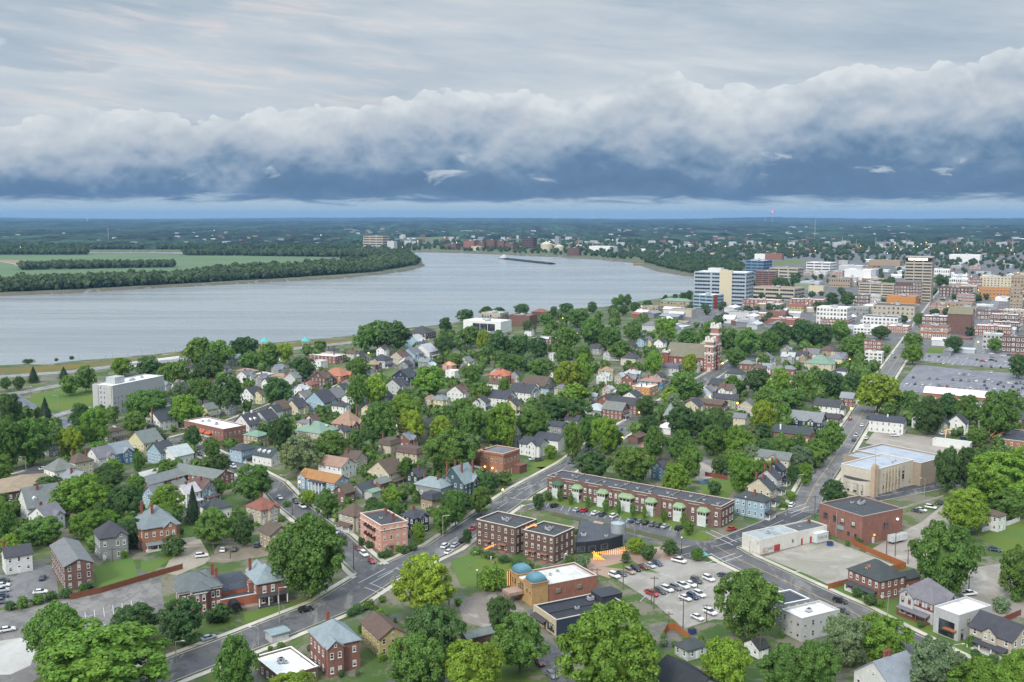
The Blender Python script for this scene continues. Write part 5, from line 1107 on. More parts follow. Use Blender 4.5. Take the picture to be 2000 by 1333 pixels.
H(392, 452, 1020, 45, 1.0, 1.5, 'hip', 'white', 'dark grey', 'the low white cottage', 'white cottage with charcoal hipped roof between trees', pitch=.8, chim=[(.5, .5, .6)])
H(482, 547, 1027, 50, 1.1, 2, 'hip', 'beige', 'red', 'the red roofed house', 'beige two storey house with reddish hipped roof and rear wings', pitch=.75, wings=[('R', .55, 4.0, 1.5)], chim=[(.5, .6, 1.0)])
H(508, 570, 1078, 40, 1.0, 2, 'gy', 'tan', 'brown', 'the tan house behind the great tree', 'tan two storey house with brown gabled roof, half hidden by the great tree', pitch=.6)
H(-25, 112, 982, 40, .95, 1, 'hip', 'dark brick', 'tan', 'the broad tan roof', 'low brick building with very broad tan hipped roof and white skylights', cat='building', name='low_brick_building', h=4.0, pitch=.32)
# motel court
H(262, 362, 972, 60, .55, 2, 'gx', 'dark brick', 'grey', 'the brick court apartments', 'dark brick court apartments with grey gabled roof, left wing', cat='apartment building', name='court_apartments', h=5.8, pitch=.4)
H(330, 458, 960, 60, 2.6, 2, 'gy', 'red brick', 'grey', None, 'red brick court apartments with grey gabled roof, long right wing', cat='apartment building', name='court_apartments', h=5.8, pitch=.4)
H(258, 318, 944, 60, .6, 1, 'gx', 'white', 'pale grey', None, 'low white garages with pale metal roof behind the brick court apartments', cat='garage', name='garage_row', win=0, h=3.0, pitch=.3)
# row along the upper cross street
H(89, 147, 950, 50, 1.0, 2, 'hip', 'white', 'grey', 'the white hip roofed house', 'white two storey house with steep grey hipped roof and rear lean-to', h=6.8, pitch=.95, wings=[('R', .6, 4.2, 2.2, .55)])
H(131, 181, 932, 52, 1.0, 2, 'hip', 'cream', 'brown', 'the cream hip roofed house', 'cream two storey house with brown hipped roof and two chimneys', h=6.6, pitch=.85, chim=[(.3, .8, 1.0), (.8, .3, 1.2)])
H(170, 224, 920, 55, 1.2, 2, 'gx', 'white', 'grey', None, 'white house with mottled grey gabled roof beside the cream hip roofed house', wings=[('R', .7, 4.5, 1.0)], pitch=.8)
H(203, 260, 911, 55, 1.0, 2, 'gx', 'blue', 'blue grey', 'the slate blue gabled house', 'blue gabled house with grey blue roof and white trim', wings=[('R', .65, 5, 1.2)], pitch=.85)
H(252, 318, 893, 55, 1.2, 2.5, 'gx', 'pale yellow', 'grey', 'the tall pale yellow house', 'tall pale yellow house with grey gabled roof and flat rear wing', pitch=.75, wings=[('R', .75, 4.2, 2.5, .8)])
H(290, 342, 909, 55, 1.3, 2, 'gx', 'light blue', 'dark grey', None, 'pale blue white house with charcoal roof near the orange street lamp', pitch=.8, chim=[(.3, .6, .8)])
H(316, 378, 911, 55, 1.0, 1.5, 'gx', 'white', 'pale grey', None, 'white one and a half storey house with pale grey roof beside the orange lamp', pitch=.7)
H(285, 347, 843, 55, 1.1, 2, 'gx', 'white', 'dark grey', 'the white house with red chimney', 'white two storey house with a tall red brick chimney on its wall', porch='L', chim=[(-.02, .45, 1.3)], pitch=.75)
H(199, 244, 866, 55, 1.2, 2, 'hip', 'beige', 'brown', 'the beige bracketed house', 'beige two storey house with low brown hipped roof and shed dormer', porch='R', pitch=.5, dorm=[('R', .5)])
H(88, 114, 893, 50, 1.1, 2, 'hip', 'grey', 'dark grey', None, 'narrow grey house with dark turret roof squeezed between green trees at left', pitch=1.0)
H(391, 424, 820, 55, 1.0, 2, 'gx', 'pale yellow', 'grey', 'the yellow porch house', 'pale yellow house with gabled front and white porch up the hill', porch='R', pitch=.85)
ba = H(362, 481, 872, 50, 2.6, 2, 'flat', 'red brick', 'white', 'the brick flats with orange awnings', 'red brick flats with white flat roof and orange awnings', cat='apartment building', name='apartment_building', h=9.0, unit=[(.4, .4, 1.6), (.5, .45, 1.6), (.6, .7, 1.6), (.4, .75, 1.4)], trim=(.5, .42, .36))
for q in (.35, .52): 
    wr, wl, h, _ = ba['_dims']; a = wl * q; mb = MB(); mb.poly([(-.02, a - 2.6, 6.6), (-.02, a + 2.6, 6.6), (-2.2, a + 2.6, 5.4), (-2.2, a - 2.6, 5.4)][::-1]); mb.poly([(-.02, a - 2.6, 6.6), (-2.2, a - 2.6, 5.4), (-.02, a - 2.6, 5.4)]); mb.obj('awning', M['paint'], ba, (.50, .12, .05))
    mb = MB(); mb.box(-2.1, a - 2.5, 3.6, -.02, a + 2.5, 4.4); mb.box(-2.1, a - 2.5, .1, -1.8, a - 2.2, 3.6); mb.box(-2.1, a + 2.2, .1, -1.8, a + 2.5, 3.6); mb.obj('balcony', M['trim'], ba, (.55, .5, .45))
H(458, 514, 852, 55, 1.3, 2, 'gx', 'white', 'dark grey', 'the white house with two dormers', 'white house with charcoal roof, two dormers and twin white chimneys', dorm=[('R', .35), ('R', .65)], chim=[(.2, .5, 1.2, 'white'), (.75, .5, 1.2, 'white')], pitch=.8)
hr = H(185, 321, 812, 67, .36, 6, 'flat', 'pale grey', 'white', 'the concrete high rise', 'pale grey concrete apartment slab with white roof near the river', cat='apartment building', name='apartment_tower', h=18.5, unit=[(.3, .5, 2), (.5, .4, 2), (.55, .4, 2), (.75, .5, 2)], trim=(.5, .5, .5))
wr, wl, h, _ = hr['_dims']; mb = MB(); mb.box(wr * .18, wl * .35, h - .1, wr * .36, wl * .8, h + 4.2); mb.obj('lift_house', M['paint'], hr, (.46, .48, .48)); mb = MB(); mb.box(-.4, wl * .05, -.2, -.02, wl * .3, h); mb.box(-.4, wl * .7, -.2, -.02, wl * .95, h); mb.obj('wall_panel', M['paint'], hr, (.50, .50, .47))
# left centre
H(450, 502, 905, 55, .9, 2, 'hip', 'light blue', 'dark grey', None, 'pale blue hip roofed house by the parked cars', porch='R', pitch=.5)
H(494, 552, 912, 58, 1.7, 1.5, 'gy', 'white', 'dark grey', 'the white cottage with three dormers', 'white cottage with long charcoal roof and a line of dormers', dorm=[('L', .25), ('L', .5), ('L', .75)], pitch=.85)
H(477, 527, 876, 58, 1.2, 2, 'hip', 'tan', 'green', None, 'house with sea green hipped roof right of the brick flats', pitch=.5)
H(576, 664, 872, 60, 1.2, 2, 'hip', 'stone', 'green', 'the green roofed mansion', 'large stone mansion with broad sea green hipped roof and dark chimney', h=6.8, pitch=.6, chim=[(.3, .6, 1.6, 'dark brick')], dorm=[('R', .6)])
H(648, 712, 856, 60, 1.1, 2, 'hip', 'red brick', 'tan', 'the brick manor with steep grey roofs', 'red brick manor with steep weathered grey gabled roofs', h=7.0, pitch=1.1, wings=[('R', .3, 5, 1), ('R', .75, 5, 1)], chim=[(.9, .3, 1.5)])
H(494, 543, 840, 60, 1.1, 2, 'gx', 'pale grey', 'dark grey', None, 'grey house with pale gable and charcoal roof above the dark round tree', pitch=.8)
H(524, 570, 815, 60, 1.2, 1.5, 'gx', 'grey', 'brown', None, None, pitch=.8)
H(558, 603, 812, 60, 1.1, 1.5, 'gx', 'cream', 'dark grey', None, None, wings=[('R', .7, 4, 1)], pitch=.85)
H(596, 660, 806, 60, 1.2, 2, 'gx', 'light blue', 'dark grey', 'the blue and white bungalow', 'blue and white gabled bungalow with dark roof in the row of small houses', porch='R', wings=[('R', .7, 4.5, 1.2)], pitch=.8)
H(624, 680, 792, 62, 1.2, 1.5, 'gx', 'white', 'grey', None, None, pitch=.7, porch='R')
H(470, 514, 790, 60, 1.2, 2, 'gx', 'white', 'dark grey', None, 'white house with charcoal roof and pale yellow end at the left wood edge', chim=[(.3, .5, 1)], pitch=.75)
H(570, 596, 778, 62, 1.1, 2, 'gx', 'blue', 'dark grey', 'the bright blue house', 'bright blue narrow house with white trim and dark roof', porch='R', dorm=[('R', .5)], pitch=.8)
H(590, 624, 770, 62, 1.1, 2, 'hip', 'tan', 'red', None, 'tan house with rusty red hipped roof and two level porch', porch='R')
H(608, 652, 756, 62, 1.4, 2, 'gx', 'dark brick', 'brown', None, None, pitch=.7)
H(625, 692, 752, 64, 1.2, 2, 'hip', 'orange brick', 'orange tile', 'the orange tiled house', 'brick house with vivid orange tile roof and white columned porch', porch='R', pitch=.6, wings=[('R', .7, 5.0, 1.5)])
H(604, 677, 712, 64, 1.8, 2, 'flat', 'red brick', 'white', 'the brick block with white roof', 'red brick block with white flat roof near the levee', cat='building', name='brick_building', chim=[(.6, .3, 1.4)])
H(609, 640, 722, 64, 1.0, 2, 'flat', 'white', 'pale grey', None, None)
for x0, x1, yb in ((462, 506, 736), (500, 536, 742), (530, 571, 746)): H(x0, x1, yb, 62, 1.6, 1, 'hip', 'tan' if x0 < 520 else 'cream', 'tan' if x0 != 500 else 'pale grey', None, None, cat='shop', win=1, pitch=.4)
for a in ((724, 768, 720, 'pale grey', 'dark grey', 'hip'), (760, 804, 714, 'beige', 'brown', 'gx'), (782, 828, 708, 'light blue', 'grey', 'gx'), (806, 857, 702, 'white', 'pale grey', 'gx'), (790, 832, 680, 'light blue', 'pale grey', 'gx'),
          (798, 852, 664, 'dark brick', 'dark grey', 'hip'), (864, 892, 730, 'pink', 'pink', 'hip'), (895, 926, 722, 'pale grey', 'grey', 'gx'), (766, 818, 754, 'navy', 'dark grey', 'gx'), (752, 799, 772, 'pale grey', 'dark grey', 'gx'),
          (826, 852, 800, 'cream', 'tan', 'gx'), (873, 920, 786, 'white', 'brown', 'gx'), (716, 746, 728, 'dark brick', 'tan', 'hip'), (724, 768, 795, 'grey', 'dark grey', 'gx')):
    H(a[0], a[1], a[2], 63, 1.15, 2, a[5], a[3], a[4], porch='R' if a[0] % 3 == 0 else '', pitch=.7)
# centre
H(738, 784, 902, 60, .9, 2.5, 'mans', 'cream', 'brown', 'the cream mansard mansion', 'cream mansion with brown mansard roof', h=8.2, chim=[(.4, .9, 2.2)], trim=(.65, .6, .5))
H(774, 832, 908, 60, 1.6, 2, 'mans', 'cream', 'brown', None, 'cream rear wing with white deck and small mansard roof right of the mansion', h=5.2, trim=(.65, .6, .5))
bl = H(583, 683, 968, 55, 2.5, 2, 'gy', 'light blue', 'orange brown', 'the light blue colonial', 'long light blue house with orange brown roof and white columned portico', h=5.6, pitch=.55, trim=TRIMW, wings=[('L', .88, 5, .8)])
wr, wl, h, _ = bl['_dims']; mb = MB(); mb.box(-2.6, wl * .22, 4.9, -.02, wl * .62, 5.4); mb.obj('portico_roof', M['shingle'], bl, (.06, .065, .075))
for i in range(5): link('column', POST, bl, TRIMW, (-2.3, wl * (.24 + i * .09), 0), 0, (1.3, 1.3, 4.9))
H(622, 696, 938, 58, 1.4, 2, 'gy', 'white', 'tan', 'the white house with weathered grey roof', 'white gabled house with weathered grey roof behind the light blue colonial', pitch=.6)
H(664, 718, 922, 58, 1.3, 2, 'gy', 'beige', 'brown', None, 'beige gabled house with dark brown roof below the mansion', pitch=.7, chim=[(.3, .7, 1.2)])
H(718, 792, 952, 58, 1.1, 2, 'gx', 'cream', 'brown', 'the cream gabled house', 'cream gabled house with large maroon brown roof and porch', porch='R', pitch=.8)
H(722, 764, 966, 55, .9, 1.5, 'gx', 'red brick', 'grey', None, 'brick garage with grey roof and white door', win=1, pitch=.5, cat='garage', name='garage')
H(684, 734, 974, 55, .8, 1, 'gx', 'pale grey', 'dark grey', None, 'pale garage with charcoal gabled roof beside the light blue colonial', cat='garage', name='garage', pitch=.6)
H(652, 694, 985, 55, 1.1, 1.5, 'gx', 'brown brick', 'brown', None, None, pitch=.8)
H(712, 744, 978, 55, .8, 1, 'gx', 'pale grey', 'green', None, 'small shed with mint green metal roof', cat='shed', name='shed', win=0, pitch=.3)
H(794, 834, 958, 57, 1.1, 2, 'gx', 'dark green', 'dark grey', 'the dark green house', 'very dark green gabled house with white trim', pitch=.85, chim=[(.6, .4, 1)])
H(808, 888, 976, 57, 1.5, 1.5, 'hip', 'grey', 'blue grey', None, 'low house with broad grey green hipped roof and brick chimneys', pitch=.65, chim=[(.4, .3, 1.2), (.4, .8, 1.2)])
H(862, 936, 972, 57, 1.1, 2, 'gx', 'teal', 'blue grey', 'the teal Victorian', 'teal Victorian house with steep grey green roof, cream gables and tall red chimneys', pitch=1.05, wings=[('L', .75, 4.6, .8), ('R', .75, 4.6, .8)], chim=[(.02, .75, 1.8), (.3, .3, 1.5), (.9, .2, 1.5), (.7, .85, 1.0)])
H(662, 722, 1040, 50, 1.1, 2, 'hip', 'beige', 'brown', 'the olive Victorian', 'beige Victorian house with brown hipped roof and dark porch', pitch=.9, porch='L', wings=[('R', .4, 4, .8)])
H(784, 838, 1044, 45, 1.0, 2, 'hip', 'navy', 'dark grey', 'the navy house', 'navy blue house with grey hipped roof right of the pink apartment building', pitch=.7, wings=[('R', .6, 4, 1)], chim=[(.4, .5, 1)])
H(822, 866, 1000, 50, 1.0, 1.5, 'mans', 'tan', 'dark grey', None, 'small tan house with dark mansard roof among trees by the main street')
H(1014, 1072, 894, 57, 1.3, 2, 'gy', 'white', 'dark grey', 'the white farmhouse', 'white farmhouse with charcoal gabled roof', wings=[('L', .35, 5, .8)], pitch=.6)
H(1042, 1110, 884, 57, 1.4, 2, 'gy', 'white', 'dark grey', None, 'white hall with broad charcoal roof right behind the white farmhouse', win=0, pitch=.45)
H(1065, 1112, 850, 57, 1.2, 1.5, 'gy', 'grey', 'dark grey', None, None, pitch=.4)
H(1243, 1292, 904, 52, 1.0, 2, 'gx', 'pink', 'pale grey', None, 'house with pale roof gables and pink brick gable behind the leafy trees', pitch=.8)
H(1272, 1306, 940, 52, 1.1, 2, 'gx', 'blue', 'dark grey', None, 'blue house with grey gabled roof behind the long brick row house', pitch=.8)
H(1226, 1262, 868, 55, .6, 1, 'gx', 'brown brick', 'brown', None, None, pitch=.4, win=0, cat='garage', name='garage')
# houses along the downtown street
for i, (x0, x1, yb, wc, lab) in enumerate(((1435, 1506, 1016, 'light blue', 'sky blue clapboard house nearest the corner, charcoal roof and white trim'), (1458, 1516, 990, 'cream', 'cream house second from the corner in the tight terrace with charcoal roofs'), (1478, 1526, 968, 'pale grey', 'pale grey house third from the corner in the tight terrace'), (1494, 1535, 950, 'navy', 'blue trimmed house farthest from the corner in the tight terrace'))):
    H(x0, x1, yb, 50, 2.1 if i == 0 else 1.9, 2, 'gx' if i else 'hip', wc, 'dark grey', ('the sky blue corner house', 'the cream terrace house', None, None)[i], lab, h=7.4, pitch=.75, chim=[(.3, .4, 1.4), (.6, .75, 1.2)], porch='R')
H(1466, 1552, 924, 55, 2.2, 2, 'gy', 'cream', 'grey', 'the cream house with slate roof', 'cream house with slate gabled roof and pink front gable', pitch=.6, wings=[('L', .4, 4.5, .8)])
H(1508, 1594, 868, 57, 1.8, 1.5, 'gy', 'red brick', 'dark grey', 'the wide charcoal roof', 'brick house with wide charcoal roof stepping down to the street', pitch=.5, chim=[(.2, .8, .8, 'white')])
H(1538, 1614, 846, 57, 1.8, 2, 'gy', 'navy', 'slate', None, 'dark blue house with pale slate roof and two front gables', pitch=.8, wings=[('L', .3, 4, .8), ('L', .75, 4, .8)])
H(1432, 1462, 838, 57, 1.2, 2, 'gy', 'cream', 'grey', 'the tall cream gable', 'tall cream house with plain gable end between trees', pitch=.7)
H(1590, 1648, 815, 57, 1.4, 2, 'gy', 'white', 'dark grey', None, 'white house with charcoal roof and cream gable beside the narrow brick house', pitch=.6, wings=[('R', .5, 5, 2, .7)])
H(1604, 1646, 830, 57, 1.1, 1, 'gy', 'brown brick', 'dark grey', None, None, pitch=.4)
H(1641, 1671, 797, 57, 1.1, 2, 'gy', 'red brick', 'blue grey', 'the narrow brick house', 'narrow red brick house with grey gable beside the downtown street', pitch=.8)
H(1344, 1421, 806, 57, 2.2, 1.5, 'gy', 'brown brick', 'brown', None, 'long low brick house with brown and slate roof planes', pitch=.4)
H(1392, 1447, 800, 57, 1.7, 2, 'gy', 'green', 'dark grey', 'the olive green house', 'olive green house with charcoal roof', pitch=.5)
H(1384, 1449, 772, 57, 1.5, 2, 'gy', 'red brick', 'dark grey', None, 'brick house with long charcoal roof downhill from the church', pitch=.5)
H(1416, 1456, 748, 57, 1.2, 2, 'hip', 'pale grey', 'dark grey', None, 'pale hip roofed house beside the church forecourt', pitch=.6)
H(1189, 1260, 812, 57, 1.6, 2, 'gy', 'red brick', 'dark grey', None, 'red brick house with white gable, rear one of the brick pair by the crossing', pitch=.6)
H(1176, 1230, 822, 57, 1.3, 2, 'gy', 'red brick', 'grey', 'the brick twin house', 'red brick house with grey roof and white porch, front one of the brick pair', pitch=.75, porch='R')
H(1140, 1190, 818, 57, 1.1, 1.5, 'hip', 'grey', 'pale grey', None, 'house with pale metal hipped roof left of the brick twin house', pitch=.6)
H(1234, 1285, 776, 60, .9, 2, 'flat', 'orange', 'white', 'the orange house with white roof', 'orange walled house with white flat roof and dark chimneys', chim=[(.3, .6, 1.0, 'dark brick'), (.7, .5, 1.0, 'dark brick')])
H(1246, 1300, 764, 60, 1.0, 2, 'hip', 'blue', 'tan', None, None, pitch=.4)
H(1294, 1337, 736, 60, 1.0, 2, 'mans', 'pale grey', 'purple', 'the purple mansard house', 'pale house with steep purple slate mansard roof', chim=[(.5, .5, 1.6)])
H(1284, 1322, 850, 55, 1.0, 1, 'hip', 'white', 'white', None, 'white framed glass canopy roof among the trees', cat='canopy', name='canopy', pitch=.7, win=0)
H(1296, 1322, 838, 55, 1.0, 2.5, 'hip', 'dark brick', 'blue grey', None, 'house with steep conical slate turrets among the trees', pitch=2.6)
for a in ((1477, 1512, 716, 'pale grey', 'grey', 'gx'), (1526, 1556, 712, 'grey', 'pale grey', 'gy'), (1552, 1580, 709, 'tan', 'dark grey', 'gy'), (1568, 1604, 706, 'pale grey', 'grey', 'gy'), (1572, 1634, 728, 'cream', 'green', 'hip'), (1600, 1634, 700, 'tan', 'brown', 'hip'),
          (1480, 1512, 735, 'white', 'blue grey', 'gy'), (1376, 1404, 708, 'blue', 'dark grey', 'gx'), (1212, 1252, 716, 'cream', 'dark grey', 'hip'), (1168, 1202, 742, 'cream', 'tan', 'hip'), (1200, 1222, 752, 'beige', 'pale grey', 'gx'), (1222, 1246, 742, 'red brick', 'red', 'gx'),
          (1178, 1222, 706, 'pale grey', 'grey', 'gx'), (1064, 1090, 746, 'white', 'pale grey', 'flat'), (953, 1006, 752, 'red brick', 'orange tile', 'hip'), (958, 986, 744, 'white', 'grey', 'gx'), (980, 1006, 740, 'grey', 'blue grey', 'gx'), (1066, 1088, 706, 'white', 'grey', 'flat'),
          (1016, 1086, 772, 'white', 'brown', 'gy'), (993, 1056, 786, 'white', 'dark grey', 'gy'), (953, 1010, 798, 'white', 'dark grey', 'gy'), (1176, 1200, 778, 'beige', 'pale grey', 'gx'), (1150, 1168, 792, 'grey', 'blue grey', 'gx'), (870, 898, 742, 'white', 'white', 'flat'),
          (1040, 1095, 676, 'brown brick', 'white', 'flat'), (1208, 1245, 690, 'beige', 'dark grey', 'gx'), (1228, 1260, 668, 'grey', 'grey', 'gx'), (1160, 1186, 668, 'dark brick', 'brown', 'gx'), (1290, 1330, 655, 'white', 'grey', 'gx'), (1254, 1290, 648, 'pale grey', 'grey', 'hip')):
    H(a[0], a[1], a[2], 60, 1.15, 2, a[5], a[3], a[4], pitch=.65, chim=[(.4, .5, 1)] if a[0] % 2 else ())
# right side
H(1700, 1770, 850, 58, 2.0, 2, 'gy', 'white', 'dark grey', 'the white house above the hall', 'large white house with charcoal roof behind the art deco hall', pitch=.5, h=7.0, chim=[(.4, .5, .8, 'white')])
H(1782, 1812, 838, 58, 1.1, 2, 'gx', 'white', 'grey', None, None)
H(1825, 1854, 850, 58, 1.1, 2, 'gx', 'green', 'dark grey', None, 'pale green narrow house right of the large white house', pitch=.8)
H(1850, 1890, 850, 58, 1.0, 2, 'gx', 'white', 'dark grey', None, 'small white gabled house near the orange light sculpture', pitch=.9, wings=[('R', .5, 4, .8)])
H(1950, 2030, 878, 52, .5, 1, 'flat', 'orange brick', 'dark grey', 'the low brick building at the right edge', 'low orange brick building with dark roof at the right edge', cat='building', name='brick_building')
H(1980, 2040, 845, 55, 1.0, 2, 'hip', 'dark brick', 'dark grey', None, None)
H(1826, 1898, 880, 54, 3.2, 1, 'flat', 'white', 'pale grey', None, 'long plain white shed wall behind the white church parking', cat='shed', name='shed', win=0, h=3.2)
H(1812, 1940, 794, 57, 3.6, 1, 'gy', 'orange brick', 'white', 'the long white roofed store', 'long one storey brick store with white roof beside the big parking lot', cat='store', name='store', h=5.5, pitch=.55)
H(1914, 1962, 1040, 35, 1.3, 2, 'hip', 'white', 'brown', 'the white duplex', 'white stuccoed duplex with brown roof behind a white fence', pitch=.5)
fo = H(1656, 1764, 1175, 28, 1.15, 2, 'hip', 'red brick', 'dark grey', 'the brick foursquare', 'brick foursquare house with dark hipped roof, front dormer and full front porch', h=6.6, pitch=.75, porch='L', dorm=[('L', .55)])
H(1742, 1792, 1160, 28, .7, 1.5, 'gx', 'red brick', 'dark grey', None, 'brick rear garage wing with dark roof behind the brick foursquare', cat='garage', name='garage', pitch=.6)
tu = H(1758, 1864, 1222, 30, 1.1, 2, 'hip', 'pale grey', 'grey', 'the Tudor house', 'grey half timbered Tudor house with shingled roof and dark red trim', h=6.6, pitch=.95, wings=[('L', .75, 5, .8), ('R', .75, 5, .8)], porch='L', trim=(.22, .09, .07))
wr, wl, h, _ = tu['_dims']; mb = MB(); mb.box(-.09, 0, h * .62, -.01, wl, h * .70); mb.box(0, -.09, h * .62, wr, -.01, h * .70)
for i in range(9): mb.box(-.08, wl * i / 8.6, h * .70, -.01, wl * i / 8.6 + .16, h); mb.box(wr * i / 8.6, -.08, h * .70, wr * i / 8.6 + .16, -.01, h)
mb.obj('timber_frame', M['trim'], tu, (.20, .06, .045))
mo = H(1824, 1928, 1254, 31, .55, 2, 'flat', 'pale grey', 'white', 'the white modern house', 'white modern cube house with dark recessed entrance and orange beam', h=7.6, win=0, trim=(.5, .5, .5))
wr, wl, h, _ = mo['_dims']; mb = MB(); mb.box(-.05, wl * .15, .3, -.02, wl * .78, 5.2); mb.obj('entrance_glazing', M['glass'], mo); mb = MB(); mb.box(-1.4, wl * .05, 2.9, -.05, wl * .5, 3.2); mb.box(-1.4, wl * .05, 3.2, -1.3, wl * .5, 3.35); mb.obj('entrance_beam', M['paint'], mo, (.40, .16, .06))
for q, z in ((.12, 1.9), (.3, 5.2), (.5, 5.4), (.55, 2.6), (.8, 5.4)): put(mo, 'window', WIN, 'R', wr * q, z, 1.1, 1.6 if q > .2 else 3.0, (.1, .1, .1))
H(1897, 2012, 1292, 31, 1.3, 2, 'gy', 'beige', 'dark grey', 'the craftsman house', 'beige craftsman house with dark gabled roof and deep front porch', h=5.8, pitch=.7, porch='L', wings=[('L', .5, 4.5, .6)])
H(1668, 1800, 1378, 31, 1.0, 1.5, 'gx', 'white', 'blue grey', 'the white cottage at the lower right', 'white cottage with blue grey shingled roof and twin brick chimneys', h=4.4, pitch=.8, chim=[(.5, .52, 1.6), (.42, .56, 1.4)])
H(1525, 1636, 1254, 28, .55, 2, 'flat', 'pale grey', 'white', 'the white flat roofed house', 'modern white house with pale flat roof by the diagonal street', h=6.6, unit=[(.45, .5, 1.6)], trim=(.45, .43, .4))
H(1494, 1578, 1222, 26, .9, 2, 'flat', 'grey', 'dark grey', 'the grey townhouse', 'grey town house with dark flat roof and white parapet', h=6.4, wcol=TRIMW)
H(1453, 1500, 1288, 32, 1.5, 1, 'gx', 'white', 'black', None, 'small white garage with black hipped roof under the trees', cat='garage', name='garage', h=3.0)
H(1317, 1380, 1292, 32, .75, 1, 'hip', 'pale grey', 'dark grey', 'the grey bungalow', 'small grey bungalow with charcoal hipped roof beside the wooden fence', h=3.0, pitch=.6)
H(1262, 1420, 1392, 30, 1.2, 1.5, 'gy', 'grey', 'black', None, 'house with broad charcoal gabled roof at the lower edge beneath the great tree', h=3.8, pitch=.55)
H(899, 964, 1270, 32, .5, 1, 'gx', 'dark brick', 'grey', None, 'low dark brick garage with grey roof left of the theatre forecourt', cat='garage', name='garage', h=3.4, win=0, pitch=.35)
# ---------------------------------------------------------------- downtown blocks
def block(x0, x1, yb, yt, rot, k, wall, roofc, label=None, style='grid', fl=3, ref=None, name='office_building', cat='office building', roof='flat', extra=None):
    (nx, ny), wl, wr, d = bbox_frame(x0, x1, yb, rot, k); h = max(3.5, height_at(nx, ny, yt))
    root = thing(name, label, cat, (nx, ny, 0), R(rot)); mw, mr = MB(), MB(); j = random.Random(int(x0 * 7 + yb)).uniform(.94, 1.06)
    wc = tuple(c * j for c in WALLS[wall])
    if roof == 'flat':
        mw.box(0, 0, -.5, wr, wl, h - .5); parapet(mw, 0, 0, wr, wl, h - .5, h + .6, .5); mr.box(.5, .5, h - .5, wr - .5, wl - .5, h); rise = .6
    else: mw.box(0, 0, -.5, wr, wl, h); rise = add_roof(mr, mw, roof, 0, 0, wr, wl, h, .5, .5, .3)
    mw.obj('wall', wmat(wall) if 'brick' in wall else M['paint'], root, wc); mr.obj('roof', M['flat_roof'] if roof == 'flat' else M['shingle'], root, ROOFS[roofc])
    fh = h / fl
    if style == 'band':
        for s in range(fl):
            for f, ln in (('L', wl), ('R', wr)):
                n = 3 if ln > 25 else 1
                for i in range(n): put(root, 'window', BAND, f, ln * (i + .5) / n, fh * (s + .55), ln / n * .88, fh * .46, tuple(c * .85 for c in wc))
    elif style == 'grid':
        for f, ln in (('L', wl), ('R', wr)): windows(root, f, ln, fl, fh, TRIMW if 'brick' in wall else (.3, .28, .25), w=min(2.4, ln / 5), hh=fh * .52, pitch=max(3.6, ln / 9), z0=fh * .25, nmax=48)
    if extra != 'none' and roof == 'flat': roof_unit(root, wr * .4, wl * .45, h, min(6, wr * .22)); roof_unit(root, wr * .62, wl * .62, h, min(4, wr * .15))
    BOXES.append((x0, yt, x1, yb, d)); FOOT.append((nx + (math.cos(R(rot)) * wr - math.sin(R(rot)) * wl) / 2, ny + (math.sin(R(rot)) * wr + math.cos(R(rot)) * wl) / 2, math.hypot(wl, wr) * .45))
    if ref: REFS.append((ref, (x0 + x1) / 2, (yt + yb) / 2))
    if not label: AUTO.append((root, '%s %s with %s roof' % (wall, 'block' if name != 'house' else 'house', roofc), (x0 + x1) / 2, (yt + yb) / 2))
    root['_dims'] = (wr, wl, h, rise); return root
B = block
oa = B(1355, 1472, 600, 534, 62, 1.8, 'ice blue', 'white', 'white nine storey office slab with dark window bands by the river', 'band', 9, 'the white office slab'); wr, wl, h, _ = oa['_dims']
mb = MB(); mb.box(-1.2, wl * .26, -.3, 4, wl * .50, h + 3.5); mb.obj('stair_tower', M['paint'], oa, (.62, .55, .40)); mb = MB(); mb.box(wr * .4, wl * .55, h, wr * .8, wl * .8, h + 5); mb.obj('plant_room', M['paint'], oa, (.6, .6, .58))
bh = B(1374, 1451, 592, 557, 60, 1.4, 'dark brick', 'white', 'dark red brick hotel with raised corner tower in front of the white slab', 'grid', 6, 'the dark brick hotel', 'hotel', 'hotel'); wr, wl, h, _ = bh['_dims']; mb = MB(); mb.box(-.8, -.8, -.3, wr * .45, wl * .34, h + 4.5); mb.obj('corner_tower', M['brick'], bh, (.13, .06, .05))
cb = B(1354, 1413, 604, 578, 48, 1.0, 'light blue', 'white', 'blue and white office with a red panel at its corner', 'band', 4, 'the blue and white office'); wr, wl, h, _ = cb['_dims']; mb = MB(); mb.box(wr * .12, -.5, -.3, wr * .42, -.02, h + .8); mb.obj('red_panel', M['paint'], cb, (.40, .07, .05))
B(1476, 1519, 564, 531, 60, 2.2, 'red brick', 'pale grey', 'red brick office tower with dark ribbon windows right of the white slab', 'band', 8, 'the red brick office tower')
B(1456, 1507, 540, 510, 50, 1.0, 'blue', 'white', 'blue glass office with cream upper floors behind the brick office tower', 'band', 5)
B(1466, 1571, 588, 565, 55, 1.6, 'beige', 'tan', 'cream parking garage with open decks below the brick office tower', 'band', 3, 'the cream parking garage', 'parking_garage', 'parking garage')
B(1290, 1353, 606, 590, 60, 3.0, 'tan', 'green', 'tan two storey building with turquoise roof near the river', 'grid', 2, 'the turquoise roofed building', 'office_building', 'building', 'hip')
B(1504, 1569, 544, 525, 55, 1.6, 'beige', 'tan', 'tan open deck garage behind the red brick office tower', 'band', 3, None, 'parking_garage', 'parking garage')
B(1495, 1531, 508, 496, 60, 2.5, 'red brick', 'purple', 'dark red arena hall beyond downtown', 'none', 1, 'the dark red hall', 'hall', 'hall'); B(1474, 1497, 507, 497, 60, 2, 'white', 'white', None, 'none', 1)
B(1576, 1633, 530, 514, 52, 1.4, 'white', 'white', 'white three storey office with dark window bands', 'band', 3, 'the white banded office')
